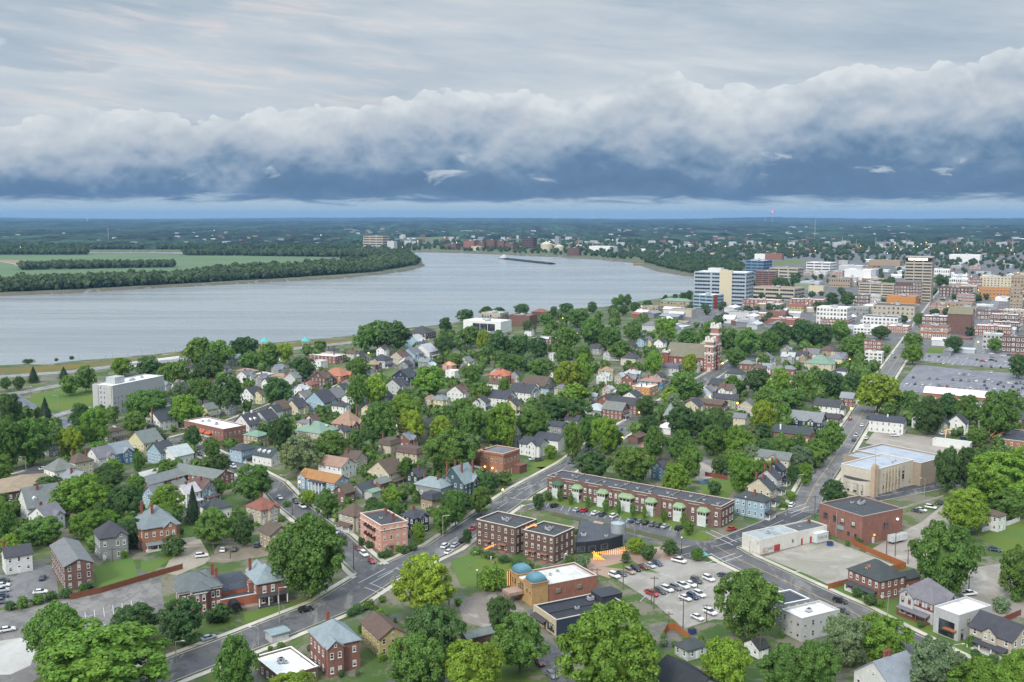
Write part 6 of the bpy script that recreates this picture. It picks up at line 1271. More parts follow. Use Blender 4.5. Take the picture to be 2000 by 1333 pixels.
B(1449, 1531, 603, 588, 60, 2.5, 'red brick', 'white', None, 'grid', 2); B(1542, 1615, 605, 587, 60, 2.5, 'red brick', 'white', 'long red brick building with white roof', 'grid', 3, 'the long red brick building')
B(1536, 1574, 612, 600, 60, 1.6, 'yellow', 'red', 'yellow building with red roof and dormers', 'grid', 2, 'the red roofed yellow building', 'office_building', 'building', 'hip')
B(1596, 1663, 636, 603, 58, 1.5, 'white', 'white', 'white four storey apartment house above the trees', 'grid', 4, 'the white apartment house', 'apartment_building', 'apartment building')
tw = B(1768, 1822, 592, 503, 62, 1.15, 'stone', 'pale grey', 'tall beige bank tower with dark windows in three bays and a lit sign', 'band', 15, 'the tall beige tower', 'bank_tower', 'tower', extra='none'); wr, wl, h, _ = tw['_dims']
mb = MB(); mb.box(-.6, -.4, h - 5.2, -.02, wl + .2, h - 1.0); mb.obj('sign_band', M['paint'], tw, (.02, .02, .025))
mb = MB()
for i, (a, b) in enumerate(((.12, .33), (.37, .60), (.64, .84))):
    x = a
    while x < b - .012: mb.box(-.95, wl * (1 - x) - wl * .017, h - 4.6, -.62, wl * (1 - x), h - 1.8, 0, True); x += .024
mb.obj('sign_lettering', M['white_lamp'], tw)
B(1750, 1802, 592, 553, 62, 1.4, 'brown brick', 'grey', 'brown six storey office with grey mansard top before the tall tower', 'grid', 6, 'the brown mansard office', roof='mans')
B(1680, 1752, 581, 556, 58, 1.8, 'beige', 'grey', 'grey banded parking garage left of the brown mansard office', 'band', 5, None, 'parking_garage', 'parking garage')
B(1651, 1710, 549, 528, 55, 1.5, 'white', 'white', 'windowless white block left of the tall beige tower', 'none', 1, 'the windowless white block')
B(1708, 1796, 626, 600, 60, 1.2, 'stone', 'brown', 'sandstone building with columned entrance bay and tan block behind', 'grid', 3, 'the sandstone building'); B(1734, 1794, 606, 581, 60, 1.3, 'orange', 'tan', None, 'none', 1)
sc = B(1853, 1902, 655, 615, 60, .9, 'brown brick', 'olive', 'brown brick church with large arched window in its gable', 'none', 1, 'the brown brick church', 'church', 'church', 'gy'); wr, wl, h, _ = sc['_dims']; put(sc, 'window', WIN, 'R', wr * .5, h * .75, wr * .3, h * .75, (.5, .45, .38))
B(1800, 1856, 664, 640, 60, 1.2, 'orange brick', 'grey', None, 'grid', 2); B(1803, 1853, 648, 620, 60, 1.2, 'brown brick', 'white', None, 'grid', 3)
B(1916, 1975, 586, 564, 60, 1.8, 'orange', 'tan', 'bright orange four storey block', 'grid', 3, 'the bright orange block'); B(1918, 1977, 566, 543, 60, 2, 'cream', 'tan', 'cream block with many small windows behind the orange block', 'grid', 5)
B(1974, 1998, 606, 540, 62, 1.2, 'tan', 'tan', 'slim tan brick tower at the right edge', 'grid', 9, 'the slim tan tower')
for a in ((1912, 1952, 626, 609, 'brown brick', 'purple'), (1951, 1990, 622, 608, 'red brick', 'white'), (1938, 1992, 634, 617, 'brown brick', 'white'), (1943, 1994, 649, 632, 'dark brick', 'white'), (1909, 1978, 660, 640, 'red brick', 'white'), (1922, 1960, 684, 654, 'pale grey', 'white'), (1960, 2004, 690, 660, 'dark brick', 'grey'),
          (1688, 1760, 644, 622, 'white', 'dark grey'), (1662, 1700, 618, 602, 'grey', 'pale grey'), (1856, 1893, 562, 545, 'white', 'white'), (1892, 1918, 565, 546, 'red brick', 'brown'), (1838, 1901, 582, 564, 'dark brick', 'brown'), (1870, 1905, 596, 577, 'red brick', 'white'), (1830, 1902, 612, 594, 'tan', 'tan'),
          (1670, 1699, 600, 578, 'dark brick', 'white'), (1700, 1721, 600, 578, 'pale grey', 'white'), (1818, 1857, 543, 527, 'white', 'white'), (1858, 1918, 514, 499, 'white', 'white'), (1620, 1665, 562, 545, 'tan', 'purple'), (1580, 1612, 575, 560, 'cream', 'tan'), (1552, 1590, 566, 556, 'green', 'green'), (1500, 1540, 622, 610, 'red brick', 'red'),
          (1420, 1470, 625, 612, 'pale grey', 'grey'), (1310, 1360, 620, 606, 'beige', 'grey'), (1254, 1292, 616, 600, 'tan', 'tan'), (1640, 1690, 530, 520, 'pale grey', 'white'), (1700, 1764, 520, 510, 'tan', 'tan'), (1500, 1560, 640, 626, 'red brick', 'pink'), (1688, 1724, 690, 668, 'red brick', 'dark grey'), (1690, 1726, 710, 690, 'white', 'pale grey')):
    B(a[0], a[1], a[2], a[3], 60, 1.6, a[4], a[5], None, 'grid' if a[2] - a[3] > 15 else 'none', 3 if a[2] - a[3] > 17 else 2)
# riverside museum
ms = B(904, 1000, 652, 630, 62, 1.9, 'white', 'white', 'white museum pavilion with tall glass front by the river', 'none', 1, 'the white riverside museum', 'museum', 'museum'); wr, wl, h, _ = ms['_dims']
for i in range(3): put(ms, 'window', BAND, 'L', wl * (.25 + .2 * i), h * .48, wl * .19, h * .62, (.3, .32, .34))
B(940, 994, 640, 613, 62, 1.2, 'stone', 'pale grey', None, 'grid', 2); B(994, 1049, 640, 618, 62, 1.4, 'brown brick', 'tan', None, 'none', 1); B(1038, 1074, 628, 611, 62, 1.2, 'dark brick', 'red', None, 'none', 1, roof='hip')
# across the river
B(710, 762, 486, 462, 60, 2.0, 'beige', 'pale grey', 'pale hospital block with dark rows of windows across the river', 'band', 5, 'the far pale hospital'); B(756, 776, 486, 472, 60, 1.5, 'pale grey', 'white', None, 'none', 1)
for x0, x1, yb, yt in ((868, 900, 488, 477), (905, 934, 488, 471), (932, 950, 487, 473), (950, 972, 487, 469), (968, 990, 487, 471), (986, 1008, 488, 476)): B(x0, x1, yb, yt, 60, 1.5, ('brown brick', 'red brick')[int(x0) % 2], ('tan', 'grey')[int(x1) % 2], None, 'none', 1)
B(1018, 1049, 486, 465, 60, 1.6, 'dark brick', 'brown', 'dark brick slab across the river', 'band', 6, 'the far dark brick slab'); B(920, 945, 490, 482, 60, 1.5, 'cream', 'tan', None, 'none', 1)
for x, yb, yt, r in ((1067, 491, 472, 21), (1092, 491, 478, 18)):
    gx_, gy_ = P(x, yb); h = height_at(gx_, gy_, yt); o = thing('storage_tank', 'cream round storage tank with domed top, %s of the pair across the river' % ('larger' if r == 21 else 'smaller'), 'tank', (gx_, gy_, 0)); mb = MB(); mb.cyl(0, 0, 0, h * .75, r, None, 20); mb.cyl(0, 0, h * .75, h, r, 2, 20); mb.obj('tank_body', M['paint'], o, (.60, .54, .40))
B(1084, 1096, 484, 462, 60, 1, 'grey', 'grey', None, 'none', 1, extra='none'); B(1108, 1136, 500, 485, 60, 2, 'dark brick', 'dark grey', None, 'none', 1); B(1150, 1205, 492, 482, 60, 2, 'white', 'white', None, 'none', 1)
REFS.append(('the peninsula tip', 815, 515))

# more small houses standing among the trees and low blocks between the downtown buildings
def in_poly(x, y, pl):
    c = False
    for (x0, y0), (x1, y1) in zip(pl, pl[1:] + pl[:1]):
        if (y0 > y) != (y1 > y) and x < (x1 - x0) * (y - y0) / (y1 - y0) + x0: c = not c
    return c
def road_clear(gx_, gy_, r):
    p = Vector((gx_, gy_))
    for pts, w in ROADLINES:
        for a, b in zip(pts, pts[1:]):
            a, b = Vector(a), Vector(b); d = b - a; t = max(0, min(1, (p - a).dot(d) / d.length_squared))
            if (a + d * t - p).length < w / 2 + 1.5 + r * .35: return False
    return True
NOTREE = [pl for _, pl, _, _ in LOTS] + [pl for _, pls, _ in LAWNS for pl in pls] + [[(430, 650), (0, 700), (0, 735), (700, 668), (700, 650)]]
hrg = random.Random(23)
def scatter(zone, n, gap, fn):
    xs = [p[0] for p in zone]; ys = [p[1] for p in zone]; k = 0
    for _ in range(n * 60):
        if k >= n: break
        x, y = hrg.uniform(min(xs), max(xs)), hrg.uniform(min(ys), max(ys))
        if not in_poly(x, y, zone) or any(in_poly(x, y, pl) for pl in NOTREE if len(pl) < 12): continue
        gx_, gy_ = P(x, y); d = depth(y)
        if not road_clear(gx_, gy_, gap * 1.6) or any((gx_ - a) ** 2 + (gy_ - b) ** 2 < (r + gap) ** 2 for a, b, r in FOOT): continue
        fn(x, y, FOC / d); k += 1
def small_house(x, y, s):
    w = hrg.uniform(10, 14) * s; wc = hrg.choice(('white', 'white', 'white', 'pale grey', 'cream', 'beige', 'light blue', 'red brick', 'grey', 'pale yellow'))
    house(x - w / 2, x + w / 2, y, hrg.choice((57, 60, 63)), hrg.uniform(.9, 1.5), hrg.choice((1.5, 2, 2)), hrg.choice(('gx', 'gx', 'gy', 'hip')), wc, hrg.choice(('dark grey', 'grey', 'dark grey', 'grey', 'slate', 'pale grey', 'brown')), pitch=hrg.uniform(.6, .85), porch=hrg.choice(('', 'R', '')), chim=hrg.choice(((), ((.4, .5, 1.0),))), wings=hrg.choice(((), (('R', .6, 4.2, 1.0),))))
scatter([(200, 800), (330, 728), (640, 690), (900, 665), (1200, 640), (1420, 655), (1640, 650), (1680, 720), (1540, 820), (1330, 870), (1120, 850), (900, 900), (560, 880), (300, 850)], 122, 3.6, small_house)
scatter([(0, 900), (260, 920), (420, 980), (430, 1030), (200, 1040), (0, 1050)], 8, 6, small_house); scatter([(1780, 800), (2060, 800), (2060, 850), (1800, 850)], 5, 5, small_house)
def low_block(x, y, s):
    w = hrg.uniform(22, 42) * s; h = hrg.choice((5, 7, 7, 10)); d = depth(y)
    block(x - w / 2, x + w / 2, y, y - h * s * .95, 60, hrg.uniform(.6, 1.6), hrg.choice(('red brick', 'brown brick', 'white', 'pale grey', 'tan', 'beige', 'orange brick', 'stone')), hrg.choice(('white', 'pale grey', 'tan', 'white', 'grey')), None, 'grid' if h > 6 else 'none', 2 if h < 10 else 3)
scatter([(1440, 640), (1480, 570), (1640, 548), (2060, 560), (2060, 680), (1900, 690), (1800, 650), (1700, 660), (1560, 630)], 40, 5, low_block); scatter([(1560, 560), (1580, 516), (2060, 516), (2060, 560)], 30, 6, low_block)
# ---------------------------------------------------------------- trees read off the photograph: x, top, foot, width, shade
TREES = [(607, 1003, 1170, 142, 1), (830, 1086, 1205, 108, 3), (845, 1180, 1300, 124, 0), (1195, 1185, 1372, 188, 2), (1015, 1202, 1315, 108, 1), (978, 1160, 1242, 62, 0), (920, 1248, 1372, 128, 3), (815, 1238, 1362, 108, 1), (200, 1226, 1375, 236, 2), (115, 1174, 1305, 104, 1),
 (263, 1183, 1262, 100, 0), (358, 1167, 1262, 84, 0), (462, 1238, 1365, 96, 1), (572, 1312, 1385, 90, 3), (1460, 1106, 1250, 116, 1), (1418, 1242, 1365, 96, 3), (1535, 1256, 1370, 104, 1), (1598, 1246, 1362, 92, 1), (1650, 1200, 1300, 92, 4), (1722, 1200, 1300, 108, 2),
 (1826, 1246, 1362, 100, 4), (1915, 1284, 1385, 118, 2), (1990, 1268, 1362, 84, 2), (1842, 1012, 1170, 126, 1), (1992, 1066, 1172, 92, 1), (1886, 956, 1042, 98, 3), (1945, 880, 1000, 116, 2), (2010, 870, 990, 90, 2), (1972, 950, 1016, 66, 1), (1850, 868, 962, 58, 0), (1885, 872, 962, 52, 0),
 (880, 836, 934, 94, 1), (940, 950, 1008, 44, 1), (890, 957, 1030, 52, 1), (862, 986, 1044, 40, 1), (818, 1018, 1064, 30, 2), (913, 1033, 1064, 20, 0), (1052, 962, 997, 26, 0), (640, 962, 1012, 46, 1), (602, 956, 990, 34, 3),
 (495, 908, 984, 76, 1), (588, 852, 930, 86, 4), (648, 842, 912, 64, 1), (549, 814, 880, 56, 0), (699, 837, 880, 36, 1), (745, 786, 872, 78, 1), (806, 802, 866, 56, 3), (790, 768, 835, 72, 2), (735, 730, 796, 42, 3), (697, 732, 800, 42, 1), (700, 697, 742, 46, 1), (543, 736, 798, 60, 0), (838, 714, 780, 66, 2),
 (592, 695, 745, 50, 0), (478, 656, 705, 60, 0), (528, 668, 724, 42, 1), (558, 668, 712, 30, 3), (485, 690, 724, 40, 1), (740, 626, 686, 60, 1), (775, 626, 690, 60, 0), (712, 636, 690, 44, 1), (902, 780, 848, 62, 1), (863, 813, 862, 46, 3), (794, 892, 942, 38, 1), (844, 930, 955, 28, 2),
 (22, 768, 842, 48, 0), (18, 808, 920, 62, 1), (64, 815, 910, 72, 1), (90, 777, 836, 40, 5), (138, 832, 898, 50, 3), (186, 796, 876, 56, 2), (158, 790, 846, 46, 0), (288, 760, 832, 84, 1), (265, 804, 848, 48, 1), (363, 772, 834, 66, 2), (378, 832, 878, 36, 0), (415, 855, 898, 36, 1), (222, 898, 934, 44, 2),
 (270, 880, 925, 20, 1), (165, 930, 1010, 102, 2), (246, 944, 1022, 66, 0), (268, 920, 985, 36, 1), (325, 948, 1016, 70, 2), (378, 948, 1024, 38, 5), (425, 932, 974, 32, 1), (66, 716, 748, 26, 5), (12, 736, 764, 22, 0), (38, 735, 764, 24, 0), (125, 717, 740, 24, 5), (137, 732, 774, 38, 1), (168, 714, 766, 40, 1),
 (238, 698, 736, 42, 2), (292, 697, 742, 52, 0), (345, 704, 762, 58, 1), (392, 658, 722, 60, 1), (430, 664, 722, 52, 1), (412, 690, 752, 52, 0), (444, 736, 808, 64, 0), (396, 738, 790, 54, 1), (352, 745, 790, 40, 4), (12, 990, 1060, 42, 1), (22, 1044, 1090, 46, 2), (84, 1010, 1064, 78, 1), (174, 996, 1054, 64, 2),
 (418, 994, 1068, 74, 1), (476, 1004, 1068, 44, 0), (455, 1010, 1050, 30, 1), (1118, 818, 900, 42, 1), (1150, 808, 880, 52, 1), (1182, 812, 888, 62, 2), (982, 786, 876, 64, 2), (1040, 794, 868, 70, 1), (922, 788, 868, 58, 1), (966, 800, 872, 50, 1), (997, 828, 880, 20, 3), (1075, 868, 897, 25, 2), (1078, 778, 834, 58, 0), (1122, 776, 834, 58, 0),
 (1124, 748, 798, 58, 2), (1108, 704, 768, 56, 3), (1138, 692, 764, 36, 2), (1055, 698, 744, 52, 1), (1034, 728, 760, 42, 1), (985, 738, 776, 26, 2), (938, 744, 792, 48, 1), (927, 712, 752, 32, 1), (1158, 880, 942, 68, 0), (1236, 868, 946, 78, 1), (1276, 830, 905, 46, 1), (1318, 906, 972, 56, 2), (1330, 838, 912, 54, 1), (1350, 865, 940, 44, 1), (1264, 812, 852, 44, 0),
 (1392, 826, 890, 52, 1), (1440, 830, 900, 60, 2), (1449, 880, 968, 56, 2), (1488, 892, 948, 36, 1), (1512, 896, 936, 34, 2), (1526, 844, 892, 24, 2), (1492, 858, 896, 40, 0), (1560, 846, 890, 30, 1), (1625, 820, 890, 46, 1), (1594, 856, 914, 52, 1), (1573, 900, 950, 28, 2), (1548, 908, 945, 26, 0), (1626, 938, 990, 46, 0), (1345, 1014, 1046, 24, 1),
 (1242, 1050, 1082, 38, 3), (1266, 1064, 1095, 34, 0), (1308, 1056, 1086, 32, 0), (1362, 1070, 1096, 26, 1), (1713, 732, 808, 88, 3), (1775, 764, 812, 44, 1), (1812, 772, 850, 60, 0), (1945, 764, 860, 80, 1), (1888, 772, 830, 52, 1), (1850, 768, 820, 40, 0), (1665, 656, 704, 48, 1), (1783, 650, 684, 38, 1), (1782, 672, 712, 40, 2), (1620, 724, 782, 54, 0), (1664, 728, 768, 40, 0),
 (1300, 620, 672, 52, 2), (1345, 640, 692, 50, 1), (1390, 626, 676, 46, 1), (1276, 686, 738, 38, 2), (1347, 690, 738, 32, 3), (1336, 726, 790, 68, 1), (1308, 756, 800, 40, 3), (1262, 772, 818, 46, 0), (1330, 790, 856, 56, 0), (1368, 800, 860, 40, 0), (1400, 794, 855, 44, 0), (1490, 780, 850, 54, 3), (1530, 784, 835, 36, 2), (1522, 720, 780, 52, 2), (1570, 722, 784, 52, 1),
 (1500, 752, 812, 60, 1), (1545, 756, 806, 60, 1), (1460, 643, 698, 56, 1), (1500, 644, 694, 44, 1), (1436, 680, 718, 38, 1), (1492, 692, 730, 26, 1), (1524, 628, 684, 50, 0), (1566, 624, 682, 52, 0), (1604, 630, 682, 48, 0), (1640, 624, 672, 40, 1), (1480, 720, 770, 50, 0), (1430, 732, 772, 34, 1),
 (870, 620, 654, 24, 0), (910, 604, 632, 34, 0), (950, 598, 622, 26, 0), (975, 600, 618, 26, 0), (1020, 592, 620, 30, 0), (1066, 610, 636, 30, 1), (1082, 599, 624, 20, 0), (1106, 592, 618, 30, 0), (1128, 602, 640, 52, 1), (1156, 590, 614, 20, 0), (1202, 580, 602, 16, 1), (1213, 575, 600, 16, 1), (1226, 574, 600, 16, 1), (1197, 596, 618, 20, 0),
 (1218, 595, 618, 18, 0), (1240, 590, 612, 22, 0), (1265, 586, 606, 20, 0), (1300, 576, 598, 14, 0), (1318, 574, 594, 14, 0), (1334, 570, 592, 14, 0), (1346, 566, 590, 14, 0), (1030, 624, 656, 19, 0), (918, 636, 680, 44, 1), (945, 646, 692, 30, 3), (972, 650, 702, 46, 0), (1016, 652, 702, 50, 0), (1052, 658, 706, 36, 0), (870, 654, 700, 40, 0),
 (1108, 638, 686, 56, 1), (1156, 620, 680, 58, 1), (1192, 640, 690, 44, 1), (1214, 664, 706, 44, 1), (1102, 674, 720, 40, 1), (1140, 676, 720, 36, 1), (1000, 690, 738, 56, 1), (1036, 690, 734, 40, 4), (890, 690, 726, 28, 1), (1238, 636, 676, 36, 1), (1420, 640, 690, 44, 1), (1600, 588, 612, 22, 0), (1624, 570, 600, 26, 0), (1655, 570, 600, 26, 0),
 (1520, 540, 566, 24, 0), (1552, 540, 560, 22, 0), (1724, 545, 570, 26, 0), (1690, 548, 566, 20, 0), (1740, 540, 562, 18, 0), (1835, 535, 562, 24, 0), (1850, 540, 560, 16, 0), (1990, 690, 740, 40, 0), (1862, 655, 690, 32, 0), (1942, 660, 690, 28, 1), (1720, 636, 664, 34, 0), (1796, 610, 634, 16, 1), (1790, 612, 636, 14, 1)]
for t in TREES: tree(*t)
BUSHES = [(960, 1110, 1153, 56, 2), (1395, 940, 967, 26, 0), (1406, 895, 928, 36, 0), (340, 1048, 1086, 46, 0), (1093, 955, 980, 11, 1), (1115, 964, 986, 12, 1), (1148, 970, 992, 11, 1), (1183, 974, 1000, 12, 1), (1208, 979, 1005, 11, 1), (1236, 984, 1010, 12, 1), (1258, 988, 1015, 11, 1), (1296, 994, 1020, 12, 1), (1335, 1002, 1030, 13, 1),
 (1072, 962, 978, 16, 0), (1114, 1086, 1110, 20, 1), (1137, 1084, 1112, 26, 4), (1222, 1078, 1100, 18, 0), (432, 1180, 1215, 40, 0), (415, 1190, 1216, 30, 0), (700, 1180, 1196, 26, 0), (720, 1172, 1190, 26, 1), (742, 1190, 1206, 22, 2), (686, 1190, 1204, 20, 0), (930, 1070, 1082, 26, 1), (955, 1078, 1090, 24, 0), (985, 1086, 1098, 26, 0), (1010, 1094, 1108, 26, 0), (1032, 1100, 1116, 26, 0), (1055, 1106, 1120, 20, 1),
 (720, 1056, 1072, 14, 0), (745, 1078, 1090, 16, 0), (760, 1074, 1088, 16, 0), (790, 1066, 1082, 18, 0), (806, 1060, 1076, 22, 0), (706, 1050, 1066, 14, 0), (1675, 1148, 1166, 24, 0), (1700, 1162, 1182, 28, 0), (1720, 1172, 1186, 16, 1), (1798, 1212, 1226, 14, 0), (1895, 1240, 1266, 16, 1), (1905, 1268, 1284, 20, 0), (1940, 1278, 1296, 20, 0), (668, 1046, 1060, 18, 0), (650, 1028, 1042, 16, 1),
 (560, 978, 990, 16, 1), (1545, 960, 978, 22, 2), (1530, 980, 992, 18, 1), (1955, 1168, 1196, 34, 4), (1985, 1150, 1176, 24, 1), (45, 1166, 1188, 26, 1), (75, 1162, 1180, 26, 1), (100, 1156, 1172, 24, 0), (20, 1176, 1192, 22, 0), (130, 1150, 1168, 26, 0), (165, 1140, 1156, 22, 0), (55, 702, 710, 24, 0), (110, 700, 706, 8, 0), (140, 696, 703, 10, 0)]
for t in BUSHES: tree(*t, kind='bush')

# yard shrubs
YARD = [(0, 1000), (560, 940), (1000, 950), (1450, 1000), (1960, 1000), (1990, 1290), (1300, 1320), (640, 1330), (0, 1320)]
srg = random.Random(41); ns_ = 0
while ns_ < 120:
    x, y = srg.uniform(0, 1990), srg.uniform(945, 1325)
    if not in_poly(x, y, YARD): continue
    gx_, gy_ = P(x, y)
    if any(in_poly(x, y, pl) for pl in NOTREE) or not road_clear(gx_, gy_, 5): continue
    dm = min(math.hypot(gx_ - a, gy_ - b) - r for a, b, r in FOOT)
    if dm < .5 or (dm > 7 and srg.random() < .8): ns_ += .02; continue
    w = srg.uniform(8, 17); tree(x, y - w * srg.uniform(.7, 1.1), y, w, srg.choice((0, 1, 1, 2, 4)), 'bush'); ns_ += 1
# ---------------------------------------------------------------- trees between the listed ones, kept off roofs, streets and lawns
WOODZONES = [([(0, 770), (180, 800), (330, 720), (640, 680), (900, 640), (1200, 612), (1420, 640), (1680, 620), (1720, 700), (1560, 830), (1330, 905), (1100, 880), (860, 930), (560, 900), (300, 960), (0, 960)], 2100),
             ([(560, 900), (940, 900), (1000, 960), (860, 1030), (600, 1040), (380, 1000), (0, 960), (0, 1060), (200, 1080), (520, 1050)], 900), ([(1330, 820), (1600, 800), (1600, 930), (1420, 970), (1330, 930)], 600), ([(1700, 800), (2100, 790), (2100, 1000), (1930, 940), (1800, 850)], 600), ([(1560, 690), (1760, 690), (1690, 760), (1600, 830)], 420)]
EXTRA = []
def blocked(x, yt, yb, w, d):
    for (a0, b0, a1, b1, dd) in BOXES:
        if dd > d - 3 and min(a1, x + w / 2) - max(a0, x - w / 2) > .12 * w and min(b0 + (b1 - b0) * .62, yb) - max(b0 - 3, yt) > .10 * (yb - yt): return True
    return False
frng = random.Random(11); placed = [(b[4], b[5], b[6] * .5) for b in TREEBOX]
for zone, n in WOODZONES:
    xs = [p[0] for p in zone]; ys = [p[1] for p in zone]
    for _ in range(n):
        x = frng.uniform(min(xs), max(xs)); y = frng.uniform(min(ys), max(ys))
        if not in_poly(x, y, zone) or any(in_poly(x, y, pl) for pl in NOTREE): continue
        gx_, gy_ = P(x, y); d = depth(y); wm_ = frng.uniform(7, 13); hm = wm_ * frng.uniform(.85, 1.25)
        if not road_clear(gx_, gy_, wm_ / 2): continue
        if any((gx_ - a) ** 2 + (gy_ - b) ** 2 < (r + 1.0) ** 2 for a, b, r in FOOT): continue
        if any((gx_ - a) ** 2 + (gy_ - b) ** 2 < (.78 * (wm_ / 2 + r)) ** 2 for a, b, r in placed): continue
        w = wm_ * FOC / d; yt = proj(gx_, gy_, hm)[1]
        if blocked(x, yt, y, w, d): 
            wm_ *= .5; hm *= .5; w *= .5; yt = proj(gx_, gy_, hm)[1]
            if blocked(x, yt, y, w, d): continue
        placed.append((gx_, gy_, wm_ / 2)); EXTRA.append((x, yt, y, w))
EXTRA.sort(key=lambda e: -e[3] * (e[2] - e[1]))
n_ind = max(0, 296 - len(TREES))
for i, e in enumerate(EXTRA[:n_ind]): tree(*e, frng.choice((0, 0, 1, 1, 1, 2, 0, 4)))
# the rest, and the woods of the far bank and the outer town, as masses nobody could count
BLOB = []
for i in range(6):
    v, f = crown_arrays(700 + i, 'round', 110, .13, core=False); cv, cf = sphere_mesh(1, np.random.default_rng(i), 7, 5); cv = cv * np.array([.38, .38, .36]) + np.array([0, 0, .52])
    BLOB.append((np.concatenate([v, cv]), np.concatenate([f, cf + len(v)])))
def mass(name, label, spots, color):
    vs_, fs_, o = [], [], 0; rg = np.random.default_rng(3)
    for (x, y, z, w, h) in spots:
        v, f = BLOB[rg.integers(len(BLOB))]; a = rg.uniform(0, 6.28); c, s = math.cos(a), math.sin(a)
        q = np.stack([(v[:, 0] * c - v[:, 1] * s) * w + x, (v[:, 0] * s + v[:, 1] * c) * w + y, v[:, 2] * h * 1.02 - h * .05 + z], 1)
        vs_.append(q); fs_.append(f + o); o += len(q)
    me = npmesh(name, np.concatenate(vs_), np.concatenate(fs_), [M['leaf']])
    return tag(link(name, me, None, color), label, 'woods', None, 'stuff')
sp = [(*P(x, yb), 0, w * depth(yb) / FOC, height_at(*P(x, yb), yt)) for x, yt, yb, w in EXTRA[n_ind:]]
if sp: mass('neighbourhood_trees', 'smaller trees filling the gaps between the houses of the neighbourhood', sp, (.115, .195, .052))
def fill(poly, n, wlo, whi, step, seed, hk=(.8, 1.2), avoid=True):
    rg = random.Random(seed); xs = [p[0] for p in poly]; ys = [p[1] for p in poly]; out = []; cell = {}
    for _ in range(n):
        y = rg.uniform(min(ys), max(ys)); x = rg.uniform(min(xs), max(xs))
        if not in_poly(x, y, poly): continue
        gx_, gy_ = P(x, y); k = (int(gx_ / step), int(gy_ / step))
        if k in cell: continue
        if avoid and (any((gx_ - a) ** 2 + (gy_ - b) ** 2 < (r + 5) ** 2 for a, b, r in FOOT) or not road_clear(gx_, gy_, 6)): continue
        w = rg.uniform(wlo, whi); cell[k] = 1; out.append((gx_, gy_, 0, w, w * rg.uniform(*hk)))
    return out
s1 = fill([(-300, 583), (0, 571), (150, 565), (340, 555), (550, 543.5), (730, 532), (819, 516.5), (806, 506), (700, 518), (570, 527), (470, 534), (390, 541), (340, 549), (0, 561), (-300, 572)], 40000, 12, 22, 10, 1, (.9, 1.3), False)
s1 += fill([(360, 497.6), (700, 498), (800, 499), (790, 504), (660, 502.5), (500, 500.5), (360, 499)], 3000, 14, 22, 14, 2, (1.0, 1.4), False) + fill([(-200, 497), (150, 496.6), (172, 496.6), (172, 498), (-200, 498.5)], 900, 14, 22, 15, 12, (1, 1.4), False)
s1 += [(gx_, gy_, 0, w, w * 1.15) for (gx_, gy_, _, w, _) in fill([(42, 525), (150, 523), (340, 520), (340, 523), (150, 526), (42, 528)], 900, 13, 20, 13, 5, (1, 1.3), False)]
mass('far_bank_woods', 'dense bluish green woods along the far river bank', s1, (.092, .140, .068))
s2 = fill([(690, 488), (900, 491), (1000, 494.5), (1130, 500), (1250, 510), (1300, 524), (1352, 534), (1400, 525), (1480, 505), (1700, 500), (2200, 500), (2200, 476), (1500, 472), (1230, 474), (690, 471)], 5200, 10, 18, 19, 6)
s2 += fill([(1255, 511), (1300, 524), (1350, 534), (1440, 536), (1450, 524), (1300, 505)], 1500, 12, 19, 12, 7) + fill([(1400, 640), (1300, 600), (1360, 560), (2100, 500), (2100, 700), (1700, 620)], 700, 7, 13, 18, 8) + fill([(-300, 488), (690, 488), (690, 484), (-300, 484)], 3000, 14, 22, 17, 9) + fill([(1500, 500), (2300, 505), (2300, 540), (1830, 520), (1600, 512)], 900, 9, 15, 20, 10)
mass('outer_town_trees', 'scattered bluish green trees among the roofs of the outer town', s2, (.07, .12, .055))
# ---------------------------------------------------------------- cars
cc = iter
LOT1 = 'facing the long brick row house'
for x, y, c, k in ((1083, 991, 'black', 'suv'), (1127, 999, 'silver', 'sedan'), (1142, 1000, 'red', 'suv'), (1163, 1005, 'white', 'sedan'), (1177, 1008, 'dark grey', 'suv'), (1199, 1011, 'white', 'suv'), (1237, 1020, 'dark blue', 'suv'), (1250, 1022, 'grey', 'sedan'), (1262, 1024, 'black', 'sedan'), (1275, 1027, 'grey', 'suv'), (1287, 1029, 'dark grey', 'sedan'), (1299, 1031, 'silver', 'sedan'), (1326, 1035, 'black', 'suv')): car(x, y, 54, k, c, LOT1)
for x, y, c, k in ((1200, 1128, 'white', 'suv'), (1214, 1124, 'dark grey', 'sedan'), (1230, 1120, 'tan', 'suv'), (1242, 1115, 'black', 'suv'), (1257, 1111, 'dark red', 'sedan'), (1270, 1108, 'silver', 'sedan'), (1284, 1104, 'dark blue', 'sedan')): car(x, y, -58, k, c, 'in the upper row of the concrete lot')
car(1326, 1099, -40, 'pickup', 'white', 'in the upper row of the concrete lot')
for x, y, c, k in ((1273, 1163, 'red', 'pickup'), (1289, 1159, 'dark grey', 'suv'), (1303, 1155, 'white', 'suv'), (1320, 1152, 'grey', 'suv'), (1333, 1148, 'white', 'pickup'), (1349, 1145, 'white', 'sedan'), (1360, 1138, 'dark grey', 'suv'), (1384, 1134, 'white', 'suv')): car(x, y, -56, k, c, 'in the middle row of the concrete lot')
for x, y, c, k in ((1338, 1172, 'white', 'sedan'), (1353, 1169, 'dark blue', 'suv'), (1366, 1165, 'white', 'suv'), (1362, 1210, 'white', 'sedan'), (1387, 1200, 'white', 'suv')): car(x, y, -56, k, c, 'in the lower part of the concrete lot')
for x, y, c, k in ((870, 1070, 'white', 'suv'), (877, 1081, 'white', 'sedan'), (889, 1068, 'silver', 'sedan'), (904, 1060, 'black', 'suv'), (925, 1034, 'red', 'sedan'), (1212, 841, 'blue', 'sedan'), (1115, 905, 'dark grey', 'sedan')): car(x, y, 66, k, c, 'on the main street')
